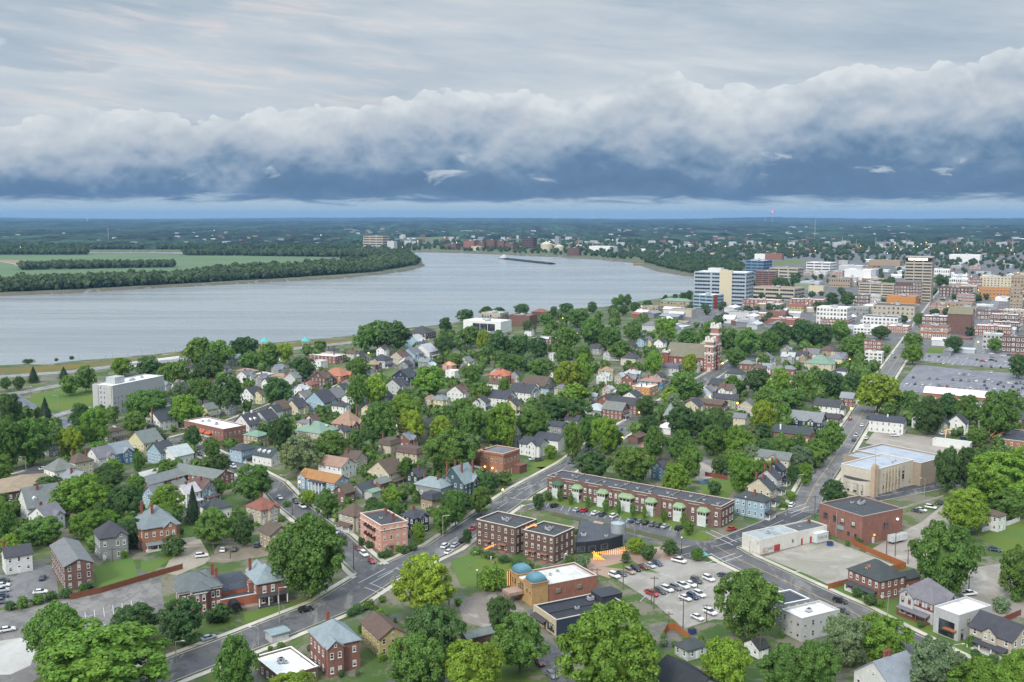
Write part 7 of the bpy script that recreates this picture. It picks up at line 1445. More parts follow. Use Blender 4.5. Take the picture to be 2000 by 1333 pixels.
for x, y, c, k in ((657, 1042, 'silver', 'sedan'), (667, 1051, 'dark grey', 'suv'), (699, 1074, 'dark red', 'sedan'), (711, 1086, 'white', 'suv'), (726, 1099, 'red', 'sedan'), (591, 992, 'white', 'suv'), (578, 983, 'black', 'suv'), (546, 975, 'white', 'sedan')): car(x, y, -60, k, c, 'on the side street by the pink apartment building')
car(597, 1195, 38, 'suv', 'black', 'driving on the lower street'); car(408, 1250, 40, 'sedan', 'silver', 'parked on the lower street'); car(14, 1234, 30, 'sedan', 'white', 'alone in the wide left lot'); car(83, 1132, 105, 'sedan', 'dark blue', 'by the long grey roofed flats')
for x, y, c, k in ((6, 1138, 'dark grey', 'sedan'), (5, 1147, 'white', 'sedan'), (4, 1157, 'silver', 'suv'), (4, 1168, 'dark blue', 'sedan'), (3, 1179, 'grey', 'suv')): car(x, y, 20, k, c, 'in the row at the left edge')
for x, y, c, k, r in ((79, 1160, 'white', 'sedan', 20), (394, 1089, 'white', 'suv', 20), (435, 1077, 'white', 'sedan', 100), (457, 1076, 'dark grey', 'sedan', 100), (502, 1068, 'dark blue', 'suv', 100), (105, 1060, 'yellow', 'sedan', 40), (22, 985, 'white', 'sedan', 30), (86, 972, 'black', 'suv', 40), (47, 978, 'black', 'sedan', 40)): car(x, y, r, k, c, 'in a back yard at the left')
for x, y, c, k in ((382, 884, 'white', 'sedan'), (402, 893, 'white', 'suv'), (430, 903, 'tan', 'sedan'), (442, 909, 'white', 'sedan'), (456, 914, 'white', 'suv'), (466, 921, 'silver', 'sedan'), (369, 877, 'dark grey', 'sedan'), (391, 890, 'black', 'sedan')): car(x, y, -55, k, c, 'by the brick court apartments')
for x, y, c, k, r, w in ((86, 918, 'white', 'sedan', 40, 'by the white hip roofed house'), (146, 804, 'black', 'sedan', 30, 'on the park road'), (517, 848, 'grey', 'sedan', 50, 'beside the white house with two dormers'), (831, 712, 'white', 'sedan', 40, 'up the hill behind the navy gabled house'), (719, 917, 'white', 'sedan', -30, 'in the drive of the cream mansion'), (1042, 899, 'white', 'sedan', 30, 'before the white farmhouse'), (1053, 901, 'dark grey', 'suv', 30, 'before the white farmhouse'),
  (1430, 1036, 'red', 'sedan', 36, 'at the end of the long brick row house'), (1546, 990, 'white', 'suv', 62, 'by the sky blue corner house'), (1607, 899, 'white', 'suv', 62, 'on the downtown street under trees'), (1589, 924, 'dark grey', 'sedan', 62, 'on the downtown street under trees'), (1641, 853, 'silver', 'sedan', 62, 'on the downtown street under trees'), (1660, 821, 'red', 'suv', 62, 'on the downtown street by the narrow brick house'), (1684, 833, 'white', 'sedan', 62, 'on the downtown street by the large white house'), (1696, 818, 'dark grey', 'suv', 62, 'on the downtown street by the large white house'),
  (1668, 862, 'dark grey', 'suv', 60, 'above the art deco hall'), (1673, 853, 'white', 'pickup', 60, 'above the art deco hall'), (1692, 858, 'white', 'suv', 60, 'above the art deco hall'), (1748, 853, 'white', 'suv', 0, 'before the large white house'), (1840, 849, 'white', 'sedan', 60, 'before the pale green house'), (1883, 860, 'dark blue', 'suv', 10, 'near the orange light sculpture'), (1910, 860, 'silver', 'sedan', 10, 'near the orange light sculpture'),
  (1791, 1001, 'dark grey', 'sedan', -40, 'in the small lot beside the white duplex'), (1799, 999, 'white', 'sedan', -40, 'in the small lot beside the white duplex'), (1818, 994, 'white', 'suv', -40, 'in the small lot beside the white duplex'), (1837, 986, 'dark grey', 'sedan', -40, 'in the small lot beside the white duplex'),
  (1641, 1178, 'black', 'suv', -45, 'on the diagonal street'), (1645, 1197, 'dark grey', 'sedan', -45, 'on the diagonal street'), (1413, 1128, 'dark grey', 'sedan', -45, 'at the far side of the concrete lot'), (1943, 1077, 'dark blue', 'sedan', -30, 'in the lane at the right edge'), (1892, 1164, 'white', 'pickup', 20, 'behind the Tudor house'), (1790, 1146, 'red', 'suv', 40, 'behind the brick foursquare'),
  (1054, 1298, 'dark red', 'suv', -66, 'at the kerb beneath the great tree'), (1077, 1322, 'grey', 'sedan', -66, 'at the kerb beneath the great tree')): car(x, y, r, k, c, w)
for x, y, c in ((1874, 732, 'white'), (1883, 733, 'grey'), (1893, 734, 'white'), (1901, 735, 'silver'), (1931, 743, 'white'), (1936, 729, 'white'), (1923, 754, 'dark grey'), (1949, 752, 'black'), (1960, 757, 'dark grey'), (1976, 750, 'white'), (1978, 757, 'black'), (1993, 749, 'grey'), (1997, 760, 'dark grey'), (1974, 767, 'black')): car(x, y, 62, 'sedan', c, 'in the big wet parking lot', far=True)
for x, y, c in ((1888, 686, 'white'), (1919, 690, 'silver'), (1937, 692, 'white'), (1937, 699, 'tan'), (1919, 707, 'red'), (1937, 705, 'black'), (1971, 695, 'dark grey'), (1971, 704, 'silver'), (1974, 714, 'black'), (1785, 705, 'white'), (1960, 697, 'white')): car(x, y, -28, 'sedan', c, 'in the upper parking lot', far=True)
for x, y, c in ((1745, 692, 'white'), (1748, 700, 'dark grey'), (1800, 632, 'white'), (1808, 620, 'black'), (1812, 602, 'silver'), (1820, 596, 'white'), (1828, 585, 'dark red'), (1833, 590, 'grey'), (1795, 640, 'dark grey')): car(x, y, 62, 'sedan', c, 'on the downtown street far below the tower', far=True)
for k in range(46):
    r_ = k % 3; x = 1768 + (k // 3) * 15.5 + r_ * 4; y = (738, 751, 766)[r_] + (k // 3) * .9
    if random.Random(k).random() < .72: car(x, y, 62 if r_ else -118, 'sedan', random.Random(k + 9).choice(('white', 'silver', 'grey', 'black', 'dark grey', 'white', 'red', 'dark blue')), 'in the big wet parking lot', far=True)
for k in range(20): car(1815 + k * 9.3, (697, 709)[k % 2] + k * .7, 62, 'sedan', random.Random(k + 50).choice(('white', 'silver', 'black', 'dark grey', 'white')), 'in the upper parking lot', far=True)
ORD = ['leftmost', 'second', 'third', 'fourth', 'fifth', 'sixth', 'seventh', 'eighth', 'ninth']
for (c, k, w), lst in CARLOG.items():
    nm = {'sedan': 'car', 'suv': 'SUV', 'pickup': 'pickup truck', 'car': 'car'}[k]; lst.sort(key=lambda t: t[0])
    for i, (x, o) in enumerate(lst):
        o['group'] = 'cars ' + w
        if len(lst) == 1: o['label'] = '%s %s %s' % (c, nm, w)
        elif len(lst) > 7 or 'lot' in w and k == 'car': o['label'] = 'small %s %s among the parked rows %s' % (c, nm, w)
        else: o['label'] = '%s %s %s, %s' % (c, nm, w, 'leftmost of its colour' if i == 0 else ('rightmost of its colour' if i == len(lst) - 1 else ORD[i] + ' of its colour from left'))
# ---------------------------------------------------------------- street lamps and poles
LAMP_M = {}
def lamp(x, yb, yt, kind, side=-1, where=''):
    gx_, gy_ = P(x, yb); h = max(4, height_at(gx_, gy_, yt)); mb = MB(); o = thing({'lamp': 'street_lamp', 'pole': 'utility_pole', 'globe': 'globe_lamp'}[kind], None, {'lamp': 'street lamp', 'pole': 'utility pole', 'globe': 'street lamp'}[kind], (gx_, gy_, 0), 0)
    if kind == 'lamp':
        mb.tube((0, 0, 0), (0, 0, h), .17, .10, 8); mb.obj('pole', M['metal'], o, (.42, .42, .40)); mb = MB(); mb.tube((0, 0, h - .1), (side * 2.2, -.4, h + .35), .08, .06, 6); mb.obj('arm', M['metal'], o, (.42, .42, .40)); mb = MB(); mb.box(side * 2.2 - .45, -.6, h + .22, side * 2.2 + .45, -.2, h + .42, 0, True); mb.obj('lamp_head', M['trim'], o, (.5, .5, .48))
    elif kind == 'globe':
        mb.tube((0, 0, 0), (0, 0, h), .12, .08, 8); mb.obj('pole', M['metal'], o, (.03, .035, .03)); mb = MB(); mb.ball(0, 0, h + .3, .36, 10, 7); mb.obj('lamp_globe', M['trim'], o, (.7, .7, .68))
    else:
        mb.tube((0, 0, 0), (0, 0, h), .19, .12, 7); mb.obj('pole', M['bark'], o); mb = MB(); mb.box(-1.3, -.08, h - .75, 1.3, .08, h - .58, 0, True); [mb.cyl(q, 0, h - .58, h - .38, .06) for q in (-1.1, -.5, .5, 1.1)]; mb.obj('crossarm', M['bark'], o)
    AUTO.append((o, {'lamp': 'grey street lamp with curved arm', 'pole': 'wooden utility pole', 'globe': 'black post lamp with white globe'}[kind], x, (yb + yt) / 2))
for a in ((865, 1050, 1008, 'lamp', 1), (1017, 1009, 977, 'lamp', 1), (546, 1216, 1148, 'lamp', 1), (505, 1262, 1225, 'lamp', -1), (373, 1253, 1196, 'lamp', 1), (345, 1311, 1253, 'lamp', 1), (92, 1318, 1275, 'lamp', 1), (559, 964, 929, 'lamp', -1), (51, 920, 893, 'lamp', -1), (384, 897, 870, 'lamp', 1), (352, 860, 838, 'lamp', 1), (276, 847, 834, 'lamp', 1), (24, 765, 738, 'lamp', -1), (114, 800, 773, 'lamp', -1), (1558, 955, 928, 'lamp', 1), (1623, 937, 917, 'lamp', -1), (1604, 980, 949, 'lamp', -1), (1595, 912, 877, 'lamp', 1), (1239, 1047, 1016, 'lamp', -1), (1733, 1214, 1166, 'lamp', -1), (1545, 1147, 1117, 'lamp', 1), (1863, 1285, 1267, 'lamp', 1), (1805, 976, 935, 'lamp', -1), (1464, 1086, 1056, 'lamp', 1), (1331, 1081, 1052, 'globe'), (1455, 1013, 973, 'globe'), (1105, 1105, 1087, 'globe'), (61, 776, 757, 'globe'), (932, 1146, 1116, 'globe'),
          (691, 1115, 1060, 'pole'), (571, 1006, 960, 'pole'), (450, 1091, 1050, 'pole'), (1217, 1150, 1092, 'pole'), (1277, 1190, 1126, 'pole'), (1334, 1227, 1169, 'pole'), (1306, 1226, 1196, 'pole'), (1272, 1181, 1150, 'pole'), (1362, 1152, 1124, 'pole'), (1380, 1215, 1180, 'pole'), (1156, 1135, 1110, 'pole'), (1166, 1137, 1110, 'pole'), (1085, 1332, 1280, 'pole'), (1227, 1102, 1078, 'pole'), (1504, 1017, 962, 'pole'), (1591, 1012, 968, 'pole'), (1731, 1084, 1018, 'pole'), (1748, 1087, 1038, 'pole'), (1892, 1153, 1124, 'pole'), (1866, 1138, 1110, 'pole'), (1484, 1285, 1240, 'pole'), (1773, 1102, 1073, 'pole'), (1827, 950, 909, 'pole'), (1835, 971, 946, 'pole'), (877, 1182, 1140, 'pole'), (220, 1098, 1070, 'pole'), (417, 1085, 1058, 'pole'), (78, 975, 940, 'pole'), (1878, 850, 832, 'pole')): lamp(*a)
for x in (155, 208, 220, 250, 277, 303, 322, 343): 
    yb = 714 - (x - 100) * .098; lamp(x, yb, yb - 13, 'lamp', 1)
# lit orange lamps seen through the trees
for x, y in ((1248, 806), (1145, 897), (982, 957), (361, 884), (1216, 854), (1030, 742), (982, 760), (915, 713), (1411, 710), (1445, 696), (1496, 710), (1476, 678), (1440, 788), (1386, 775), (1659, 703), (1777, 698), (1662, 798), (585, 942), (1099, 622), (1652, 692), (720, 690), (1910, 668), (1900, 612)):
    yb = y + 9000 / depth(y) * 1.15; gx_, gy_ = P(x, yb); h = height_at(gx_, gy_, y); o = thing('lit_street_lamp', None, 'street lamp', (gx_, gy_, 0)); mb = MB(); mb.tube((0, 0, 0), (0, 0, h), .14, .09, 6); mb.obj('pole', M['metal'], o, (.10, .10, .10)); mb = MB(); r = .42 if y > 800 else .6; mb.ball(0, 0, h, r, 8, 6); mb.obj('lamp_globe', M['orange_lamp'], o)
    AUTO.append((o, 'glowing orange street lamp', x, y))
# ---------------------------------------------------------------- strings of bulbs
def bulbs(name, label, x, yb, runs, r=.16, n=14):
    gx_, gy_ = P(x, yb); o = thing(name, label, 'string lights', (gx_, gy_, 0))
    for p, q, sag in runs:
        mb = MB(); pts = [Vector(p).lerp(Vector(q), i / (n - 1)) - Vector((0, 0, sag * 4 * (i / (n - 1)) * (1 - i / (n - 1)))) for i in range(n)]
        for c in pts: mb.ball(c.x, c.y, c.z, r, 6, 4, 0)
        for a, b in zip(pts, pts[1:]): mb.tube(a, b, .02, None, 3, 1)
        mb.obj('light_strand', [M['gold_bulb'], M['rubber']], o)
ex, ey = P(1158, 1083)
loc = lambda x, y, z: (P(x, y, z)[0] - ex, P(x, y, z)[1] - ey, z)
bulbs('string_lights', 'gold bulb strands fanning out over the patio of the low black restaurant', 1158, 1083, [(loc(1157, 1080, 3.2), loc(1219, 1069 + i * 3.2, 3.2 + i * .1), .35) for i in range(5)] + [(loc(1160, 1078, 3.2), loc(1160 + i * 5, 1094, .6), 0) for i in range(5)], .19, 16)
ex, ey = P(947, 1074); bulbs('string_lights', 'gold bulb strands over the entrance of the left dark brick block', 947, 1074, [(loc(947, 1073, 1.2), loc(968 - i * 4, 1064 + i, 3), .1) for i in range(4)], .17, 9)
ex, ey = P(1016, 1090); bulbs('string_lights', 'gold bulb strands strung between the two dark brick blocks', 1016, 1090, [(loc(1016 + i * 5, 1034 - i * 2, 8), loc(1042 + i * 2, 1024 + i, 10.8), .3) for i in range(4)], .19, 12)
ex, ey = P(1922, 866); bulbs('light_sculpture', 'orange light rays rising like a fan beside the street at right', 1922, 866, [((0, 0, 1.0), ((i - 3) * 3.4, 1.0, 8.2 - abs(i - 3) * .8), 0) for i in range(7)], .15, 14)
ex, ey = P(1846, 858); bulbs('light_sculpture', 'short orange light post before the pale green narrow house', 1846, 858, [((0, 0, .3), (.4, 0, 5.5), 0), ((.4, 0, 5.5), (2.2, 0, 5.6), 0)], .24, 10)
# ---------------------------------------------------------------- wires between poles
for (x0, b0, t0), (x1, b1, t1), lab in (((1217, 1150, 1092), (1277, 1190, 1126), 'overhead wires along the concrete lot, upper span'), ((1277, 1190, 1126), (1334, 1227, 1169), 'overhead wires along the concrete lot, lower span'), ((1504, 1017, 962), (1591, 1012, 968), 'overhead wires crossing the street corner by the sky blue corner house'), ((1731, 1084, 1018), (1892, 1153, 1124), 'overhead wires running from the warehouse yard to the right lot'), ((450, 1091, 1050), (571, 1006, 960), 'overhead wires over the dirt yard behind the brick villa'), ((220, 1098, 1070), (417, 1085, 1058), 'overhead wires over the green lawn at left'), ((691, 1115, 1060), (571, 1006, 960), 'overhead wires along the side street')):
    a, b = Vector((*P(x0, b0), 0)), Vector((*P(x1, b1), 0)); a.z, b.z = height_at(a.x, a.y, t0) - .5, height_at(b.x, b.y, t1) - .5; o = thing('overhead_wire', lab, 'wires', tuple(a)); mb = MB()
    for q in (-.9, 0, .9):
        pts = [a.lerp(b, i / 10) - a + Vector((q * .7, q * .7, -2.2 * (i / 10) * (1 - i / 10))) for i in range(11)]
        for p_, q_ in zip(pts, pts[1:]): mb.tube(p_, q_, .022, None, 3)
    mb.obj('wire', M['rubber'], o)
# ---------------------------------------------------------------- fences
def fence(name, label, pts, h, col, m='paint', step=2.4):
    g = [Vector(P(*p)) for p in pts]; o = thing(name, label, 'fence', (g[0].x, g[0].y, 0)); mb = MB(); posts = 0
    for a, b in zip(g, g[1:]):
        d = b - a; ln = d.length; u = d / ln; n = Vector((-u.y, u.x)); k = max(1, int(ln / .3)); a0, b0 = a - g[0], b - g[0]
        for i in range(k):
            p, q = a0 + u * (ln * i / k), a0 + u * (ln * (i + .93) / k); t = .03; hh = h + .04 * ((i * 7) % 3)
            mb.prism([(p.x - n.x * t, p.y - n.y * t), (q.x - n.x * t, q.y - n.y * t), (q.x + n.x * t, q.y + n.y * t), (p.x + n.x * t, p.y + n.y * t)], .05, hh, 'z')
        mp = max(2, int(ln / step))
        for i in range(mp + 1):
            if posts < 60:
                p = a0 + u * (ln * i / mp) + n * .12; m2 = MB(); m2.box(p.x - .08, p.y - .08, 0, p.x + .08, p.y + .08, h + .15); m2.obj('fence_post', M[m], o, tuple(c * .8 for c in col)); posts += 1
    mb.obj('fence_board', M[m], o, col)
fence('wooden_fence', 'reddish brown board fence between the green lawn and the marked lot', [(138, 1172), (200, 1158), (300, 1128), (357, 1112)], 2.0, (.23, .085, .045))
fence('wooden_fence', 'orange brown board fence behind the gravel lot', [(1663, 1063), (1692, 1078), (1768, 1110), (1734, 1118)], 2.1, (.36, .125, .045))
fence('wooden_fence', 'short orange brown board fence left of the brick foursquare', [(1618, 1152), (1640, 1146), (1668, 1139)], 2.0, (.34, .12, .05))
fence('wooden_fence', 'orange wooden fence round the small patio beside the grey bungalow', [(1296, 1246), (1304, 1232), (1318, 1230), (1345, 1252)], 2.2, (.40, .15, .05))
fence('wooden_fence', 'dark red board fence behind the white modern house', [(1956, 1218), (1994, 1202)], 1.9, (.22, .07, .05))
fence('wooden_fence', 'dark red board fence in the garden behind the long brick row house', [(1377, 930), (1420, 938)], 2.0, (.24, .07, .05))
fence('white_fence', 'white panel fence before the white duplex', [(1918, 1040), (1932, 1036), (1948, 1032), (1972, 1026), (1992, 1018)], 1.8, (.68, .68, .68))
fence('white_wall', 'low white wall along the street beside the small parking lot', [(1752, 999), (1800, 984), (1842, 972)], 1.0, (.5, .48, .42), 'concrete')
# ---------------------------------------------------------------- people on the lawn
def person_mesh(seed):
    rg = random.Random(seed); vt = [(0, 0, .95), (0, 0, 1.2), (0, .01, 1.42), (0, .02, 1.52), (0, .03, 1.66), (-.2, 0, 1.40), (-.27, .04 + rg.uniform(-.1, .2), 1.12), (-.26, .12 + rg.uniform(-.1, .2), .88), (.2, 0, 1.40), (.27, .03 + rg.uniform(-.1, .2), 1.12), (.27, .1 + rg.uniform(-.1, .2), .88), (-.1, 0, .9), (-.12, .04 + rg.uniform(-.1, .1), .5), (-.13, rg.uniform(-.1, .1), .06), (-.13, .14, .03), (.1, 0, .9), (.12, .02 + rg.uniform(-.1, .1), .5), (.13, rg.uniform(-.1, .1), .06), (.13, .14, .03)]
    ed = [(0, 1), (1, 2), (2, 3), (3, 4), (2, 5), (5, 6), (6, 7), (2, 8), (8, 9), (9, 10), (0, 11), (11, 12), (12, 13), (13, 14), (0, 15), (15, 16), (16, 17), (17, 18)]
    rad = [.14, .15, .15, .06, .11, .065, .05, .04, .065, .05, .04, .09, .07, .05, .04, .09, .07, .05, .04]
    me = bpy.data.meshes.new('person'); me.from_pydata(vt, ed, []); ob = bpy.data.objects.new('tmp', me); C.objects.link(ob); md = ob.modifiers.new('s', 'SKIN')
    for i, r in enumerate(rad): me.skin_vertices[0].data[i].radius = (r, r * (.75 if i < 3 else 1)); 
    me.skin_vertices[0].data[0].use_root = True; ob.modifiers.new('u', 'SUBSURF').levels = 1
    dg = bpy.context.evaluated_depsgraph_get(); out = bpy.data.meshes.new_from_object(ob.evaluated_get(dg)); bpy.data.objects.remove(ob)
    for m in (M['skin'], M['trim'], M['paint']): out.materials.append(m)
    for p in out.polygons: p.material_index = 2 if p.center.z < .95 else (1 if p.center.z < 1.46 and not (p.center.z < 1.05 and abs(p.center.x) > .2) else 0)
    return out
PM = [person_mesh(i) for i in range(3)]
SHIRT = [('white', (.7, .7, .7)), ('black', (.03, .03, .03)), ('blue', (.1, .25, .5)), ('grey', (.3, .3, .3)), ('red', (.5, .06, .06))]
for i, (x, y, s, wh) in enumerate(((928, 1085, 0, 'at the far left of the lawn'), (940, 1091, 1, 'in the upper left lawn'), (959, 1095, 0, 'in the middle of the lawn'), (962, 1105, 3, 'left of a pair on the lawn'), (967, 1103, 1, 'right of a pair on the lawn'), (917, 1112, 2, 'on the left lawn by the wire fence'), (1041, 1102, 3, 'by the right dark brick block'), (1051, 1116, 4, 'behind the domed theatre'), (933, 1132, 2, 'beside the post lamp on the lawn'))):
    gx_, gy_ = P(x, y); o = link('person', PM[i % 3], None, SHIRT[s][1], (gx_, gy_, .06), i * 1.3, (1.05, 1.05, 1.05)); tag(o, 'standing person in %s top %s' % (SHIRT[s][0], wh), 'person', 'people on the lawn')
    hm = MB(); hm.ball(0, -.01, 1.735, .115, 8, 5, 0, .9); hm.obj('hair', M['paint'], o, (.05, .035, .025))
# ---------------------------------------------------------------- bins, boats, masts
def dumpster(x, y, col, label):
    gx_, gy_ = P(x, y); o = thing('rubbish_container', label, 'container', (gx_, gy_, 0), .4); mb = MB(); mb.box(-1.0, -.8, .15, 1.0, .8, 1.35); mb.obj('bin_body', M['metal'], o, col); mb = MB(); mb.box(-1.05, -.85, 1.35, 1.05, .85, 1.48); mb.obj('lid', M['paint'], o, (.03, .03, .035))
dumpster(1621, 1066, (.04, .12, .38), 'blue rubbish container at the top corner of the gravel lot'); dumpster(1352, 1238, (.05, .09, .3), 'blue bin pair by the lower edge of the concrete lot'); dumpster(1690, 1062, (.4, .5, .55), 'pale blue barrels and bin at the foot of the brick warehouse'); dumpster(165, 1142, (.2, .3, .2), 'green bin on the lawn beside the board fence')
gx_, gy_ = P(1375, 1093); o = thing('parasol', 'turquoise parasol beside the crosswalk at the concrete lot', 'parasol', (gx_, gy_, 0)); mb = MB(); mb.cyl(0, 0, 2.1, 2.9, 1.5, .05, 8); mb.obj('canopy', M['paint'], o, (.10, .38, .34)); mb = MB(); mb.tube((0, 0, 0), (0, 0, 2.2), .04); mb.obj('pole', M['metal'], o, (.3, .3, .3))
for x, y, nm in ((1370, 970, 'blue pool round in the garden behind the long brick row house'), (1516, 836, 'turquoise pool round beside the wide charcoal roof')):
    gx_, gy_ = P(x + 5, y - 26 if y > 900 else y); o = thing('round_pool', nm, 'pool', (gx_, gy_, 0)); mb = MB(); mb.cyl(0, 0, 0, 1.1, 2.6, None, 18); mb.obj('pool_wall', M['metal'], o, (.08, .20, .38)); mb = MB(); mb.cyl(0, 0, 1.0, 1.12, 2.45, None, 18); mb.obj('pool_water', M['glass'], o)
for x, y, nm in ((517, 675, 'large turquoise tent roof by the river'), (528, 677, 'small turquoise tent roof by the river'), (597, 674, 'turquoise tent roof right of the riverfront trees')):
    gx_, gy_ = P(x, y); s = 1.0 if 'small' in nm else 1.6; o = thing('tent_pavilion', nm, 'tent', (gx_, gy_, 0)); mb = MB(); mb.cyl(0, 0, 2.5 * s, 5 * s, 3.2 * s, .1, 8); mb.obj('tent_roof', M['paint'], o, (.10, .45, .42)); [link('column', POST, o, TRIMW, (2.2 * s * math.cos(a), 2.2 * s * math.sin(a), 0), 0, (1, 1, 2.6 * s)) for a in (.8, 2.4, 3.9, 5.5)]
# barge tow on the river
p0, p1 = Vector(P(988, 504.0)), Vector(P(1078, 513.5)); d = (p1 - p0).normalized(); rz = math.atan2(d.y, d.x); ln = (p1 - p0).length
for i in range(6):
    c = p0 + d * (ln * (i + .5) / 6); o = thing('coal_barge', None, 'barge', (c.x, c.y, -4.5), rz, 'barges of the tow'); mb = MB(); L2 = ln / 12 - 1; mb.prism([(-L2, 0), (L2, 0), (L2 + 2, 3.2), (-L2 - 1, 3.2)], -10, 10, 'y'); mb.obj('hull', M['metal'], o, (.06, .055, .05)); mb = MB(); mb.prism([(-8, 3.2), (8, 3.2), (0, 5)], -L2 + 2, L2 - 2, 'x'); mb.obj('coal_heap', M['concrete'], o, (.02, .02, .022))
    o['label'] = 'dark coal barge, %s from the towboat in the river tow' % ('first', 'second', 'third', 'fourth', 'fifth', 'outermost')[i]
c = p0 - d * 26; o = thing('towboat', 'white towboat pushing the coal barges on the river', 'boat', (c.x, c.y, -4.5), rz); mb = MB(); mb.prism([(-24, .5), (22, .5), (24, 3), (-24, 3)], -7, 7, 'y'); mb.obj('hull', M['metal'], o, (.3, .3, .3)); mb = MB(); mb.box(-16, -6, 3, 16, 6, 6); mb.box(-4, -5, 6, 14, 5, 9); mb.box(4, -4, 9, 13, 4, 14); mb.obj('deckhouse', M['paint'], o, (.7, .7, .7))
c = Vector(P(1270, 515)); o = thing('crane_barge', 'ochre crane barge moored at the far shore by the river bend', 'barge', (c.x, c.y, -4.5), .2); mb = MB(); mb.box(-45, -10, 0, 45, 10, 4); mb.obj('hull', M['metal'], o, (.45, .25, .08)); mb = MB(); mb.tube((10, 0, 4), (38, 0, 34), 1.6, .8, 5); mb.tube((30, 0, 4), (38, 0, 34), 1.2, .8, 5); mb.obj('crane', M['metal'], o, (.6, .6, .58))
for x, y, nm, wd in ((1165, 496.5, 'grey moored barge left of the loading dock across the river', 30), (1560 - 530, 494.5, 'dark moored barge before the far red brick blocks', 26)):
    c = Vector(P(x, y + 2.5)); o = thing('moored_barge', nm, 'barge', (c.x, c.y, -4.5), -.1); mb = MB(); mb.box(-wd, -8, 0, wd, 8, 4); mb.obj('hull', M['metal'], o, (.10, .10, .11))
def mast(x, yb, yt, label, red=False):
    gx_, gy_ = P(x, yb); h = height_at(gx_, gy_, yt); o = thing('radio_mast', label, 'mast', (gx_, gy_, 0)); mb = MB(); w = 1.6 * depth(yb) / 6000
    mb.tube((0, 0, 0), (0, 0, h), w, w * .7, 4); mb.obj('mast_pole', M['metal'], o, (.5, .45, .45))
    if red: mb = MB(); mb.ball(0, 0, h, w * 3, 8, 6); mb.ball(0, 0, h * .1 + 6, w * 3.4, 8, 6); mb.obj('beacon', M['red_lamp'], o)
mast(1508, 441, 394, 'tall red beaconed radio mast on the horizon', True); mast(1494, 438, 418, 'short radio mast left of the beaconed mast on the horizon'); mast(1591, 470, 416, 'pale lattice mast rising from the woods right of the beaconed mast'); mast(212, 474, 445, 'lattice mast beyond the river at left')
for i, x in enumerate((1645, 1672, 1710, 1728, 1770, 1868, 1890, 1922, 1977)): mast(x, 487, 463 + (i * 5) % 9, None); AUTO.append((C.objects[-1].parent or C.objects[-1], 'thin pale power pylon', x, 475))
gx_, gy_ = P(171, 440); h = height_at(gx_, gy_, 426.5); o = thing('water_tower', 'white water tower on the far left horizon', 'water tower', (gx_, gy_, 0)); mb = MB(); mb.tube((0, 0, 0), (0, 0, h - 8), 4, 3, 8); mb.obj('stem', M['paint'], o, (.7, .7, .7)); mb = MB(); mb.ball(0, 0, h - 6, 13, 12, 8, 0, .7); mb.obj('tank', M['paint'], o, (.75, .75, .75))
# ---------------------------------------------------------------- small far roofs of the outer town
def far_roof_mesh(i):
    mb = MB(); h = (.5, .3, .22)[i]
    mb.box(-.5, -.32, 0, .5, .32, h, 0)
    if i == 0: mb.prism([(-.36, h), (.36, h), (0, h + .22)], -.53, .53, 'x', 1)
    else: mb.box(-.51, -.33, h, .51, .33, h + .02, 1); mb.box(-.2, -.1, h + .02, 0, .1, h + .07, 1)
    return mb.mesh('outer_building', [M['paint'], M['flat_roof'] if i else M['shingle']])
for k, c in zip('abcd', ((.46, .47, .48), (.26, .27, .29), (.28, .23, .19), (.19, .11, .10))): mat('wall_' + k, lambda t, b, c=c: t.set(b.inputs['Base Color'], tone(t, (*c, 1), t.noise(gpos(t), .05, 3), .8, 1.2)), .8)
FR = [far_roof_mesh(i) for i in range(3)]; frg = random.Random(5); cnt = 0
FC = [('white', (.72, .72, .72)), ('pale grey', (.5, .52, .54)), ('tan', (.42, .35, .27)), ('red brick', (.27, .12, .09)), ('grey', (.25, .26, .28)), ('white', (.66, .67, .68))]
ZN = [([(1490, 498), (2040, 500), (2040, 488), (1500, 484)], 46, 25, 75), ([(1590, 560), (1760, 545), (1760, 510), (1580, 508)], 16, 16, 34), ([(1830, 560), (2040, 580), (2040, 500), (1830, 500)], 20, 16, 34), ([(1250, 492), (1500, 484), (1490, 472), (1280, 474)], 26, 20, 60), ([(1380, 530), (1480, 500), (1300, 498), (1330, 515)], 16, 16, 40), ([(720, 484), (1240, 490), (1240, 474), (800, 474)], 40, 14, 34), ([(750, 474), (1250, 474), (1250, 455), (800, 458)], 22, 18, 50), ([(1300, 472), (2000, 478), (2000, 455), (1300, 452)], 26, 25, 70), ([(60, 478), (690, 476), (690, 458), (60, 456)], 20, 25, 60), ([(0, 492), (60, 492), (60, 482), (0, 482)], 9, 30, 60), ([(115, 484), (250, 484), (250, 479), (115, 479)], 9, 40, 80), ([(540, 472), (690, 474), (690, 466), (540, 465)], 10, 30, 60), ([(560, 452), (700, 456), (700, 451), (560, 447)], 14, 50, 120), ([(1420, 640), (1560, 650), (1560, 612), (1430, 605)], 22, 14, 26), ([(1240, 640), (1340, 655), (1340, 612), (1250, 600)], 12, 14, 24), ([(1640, 660), (1780, 640), (1780, 606), (1660, 590)], 16, 14, 24), ([(1840, 700), (2040, 700), (2040, 600), (1840, 580)], 10, 14, 24)]
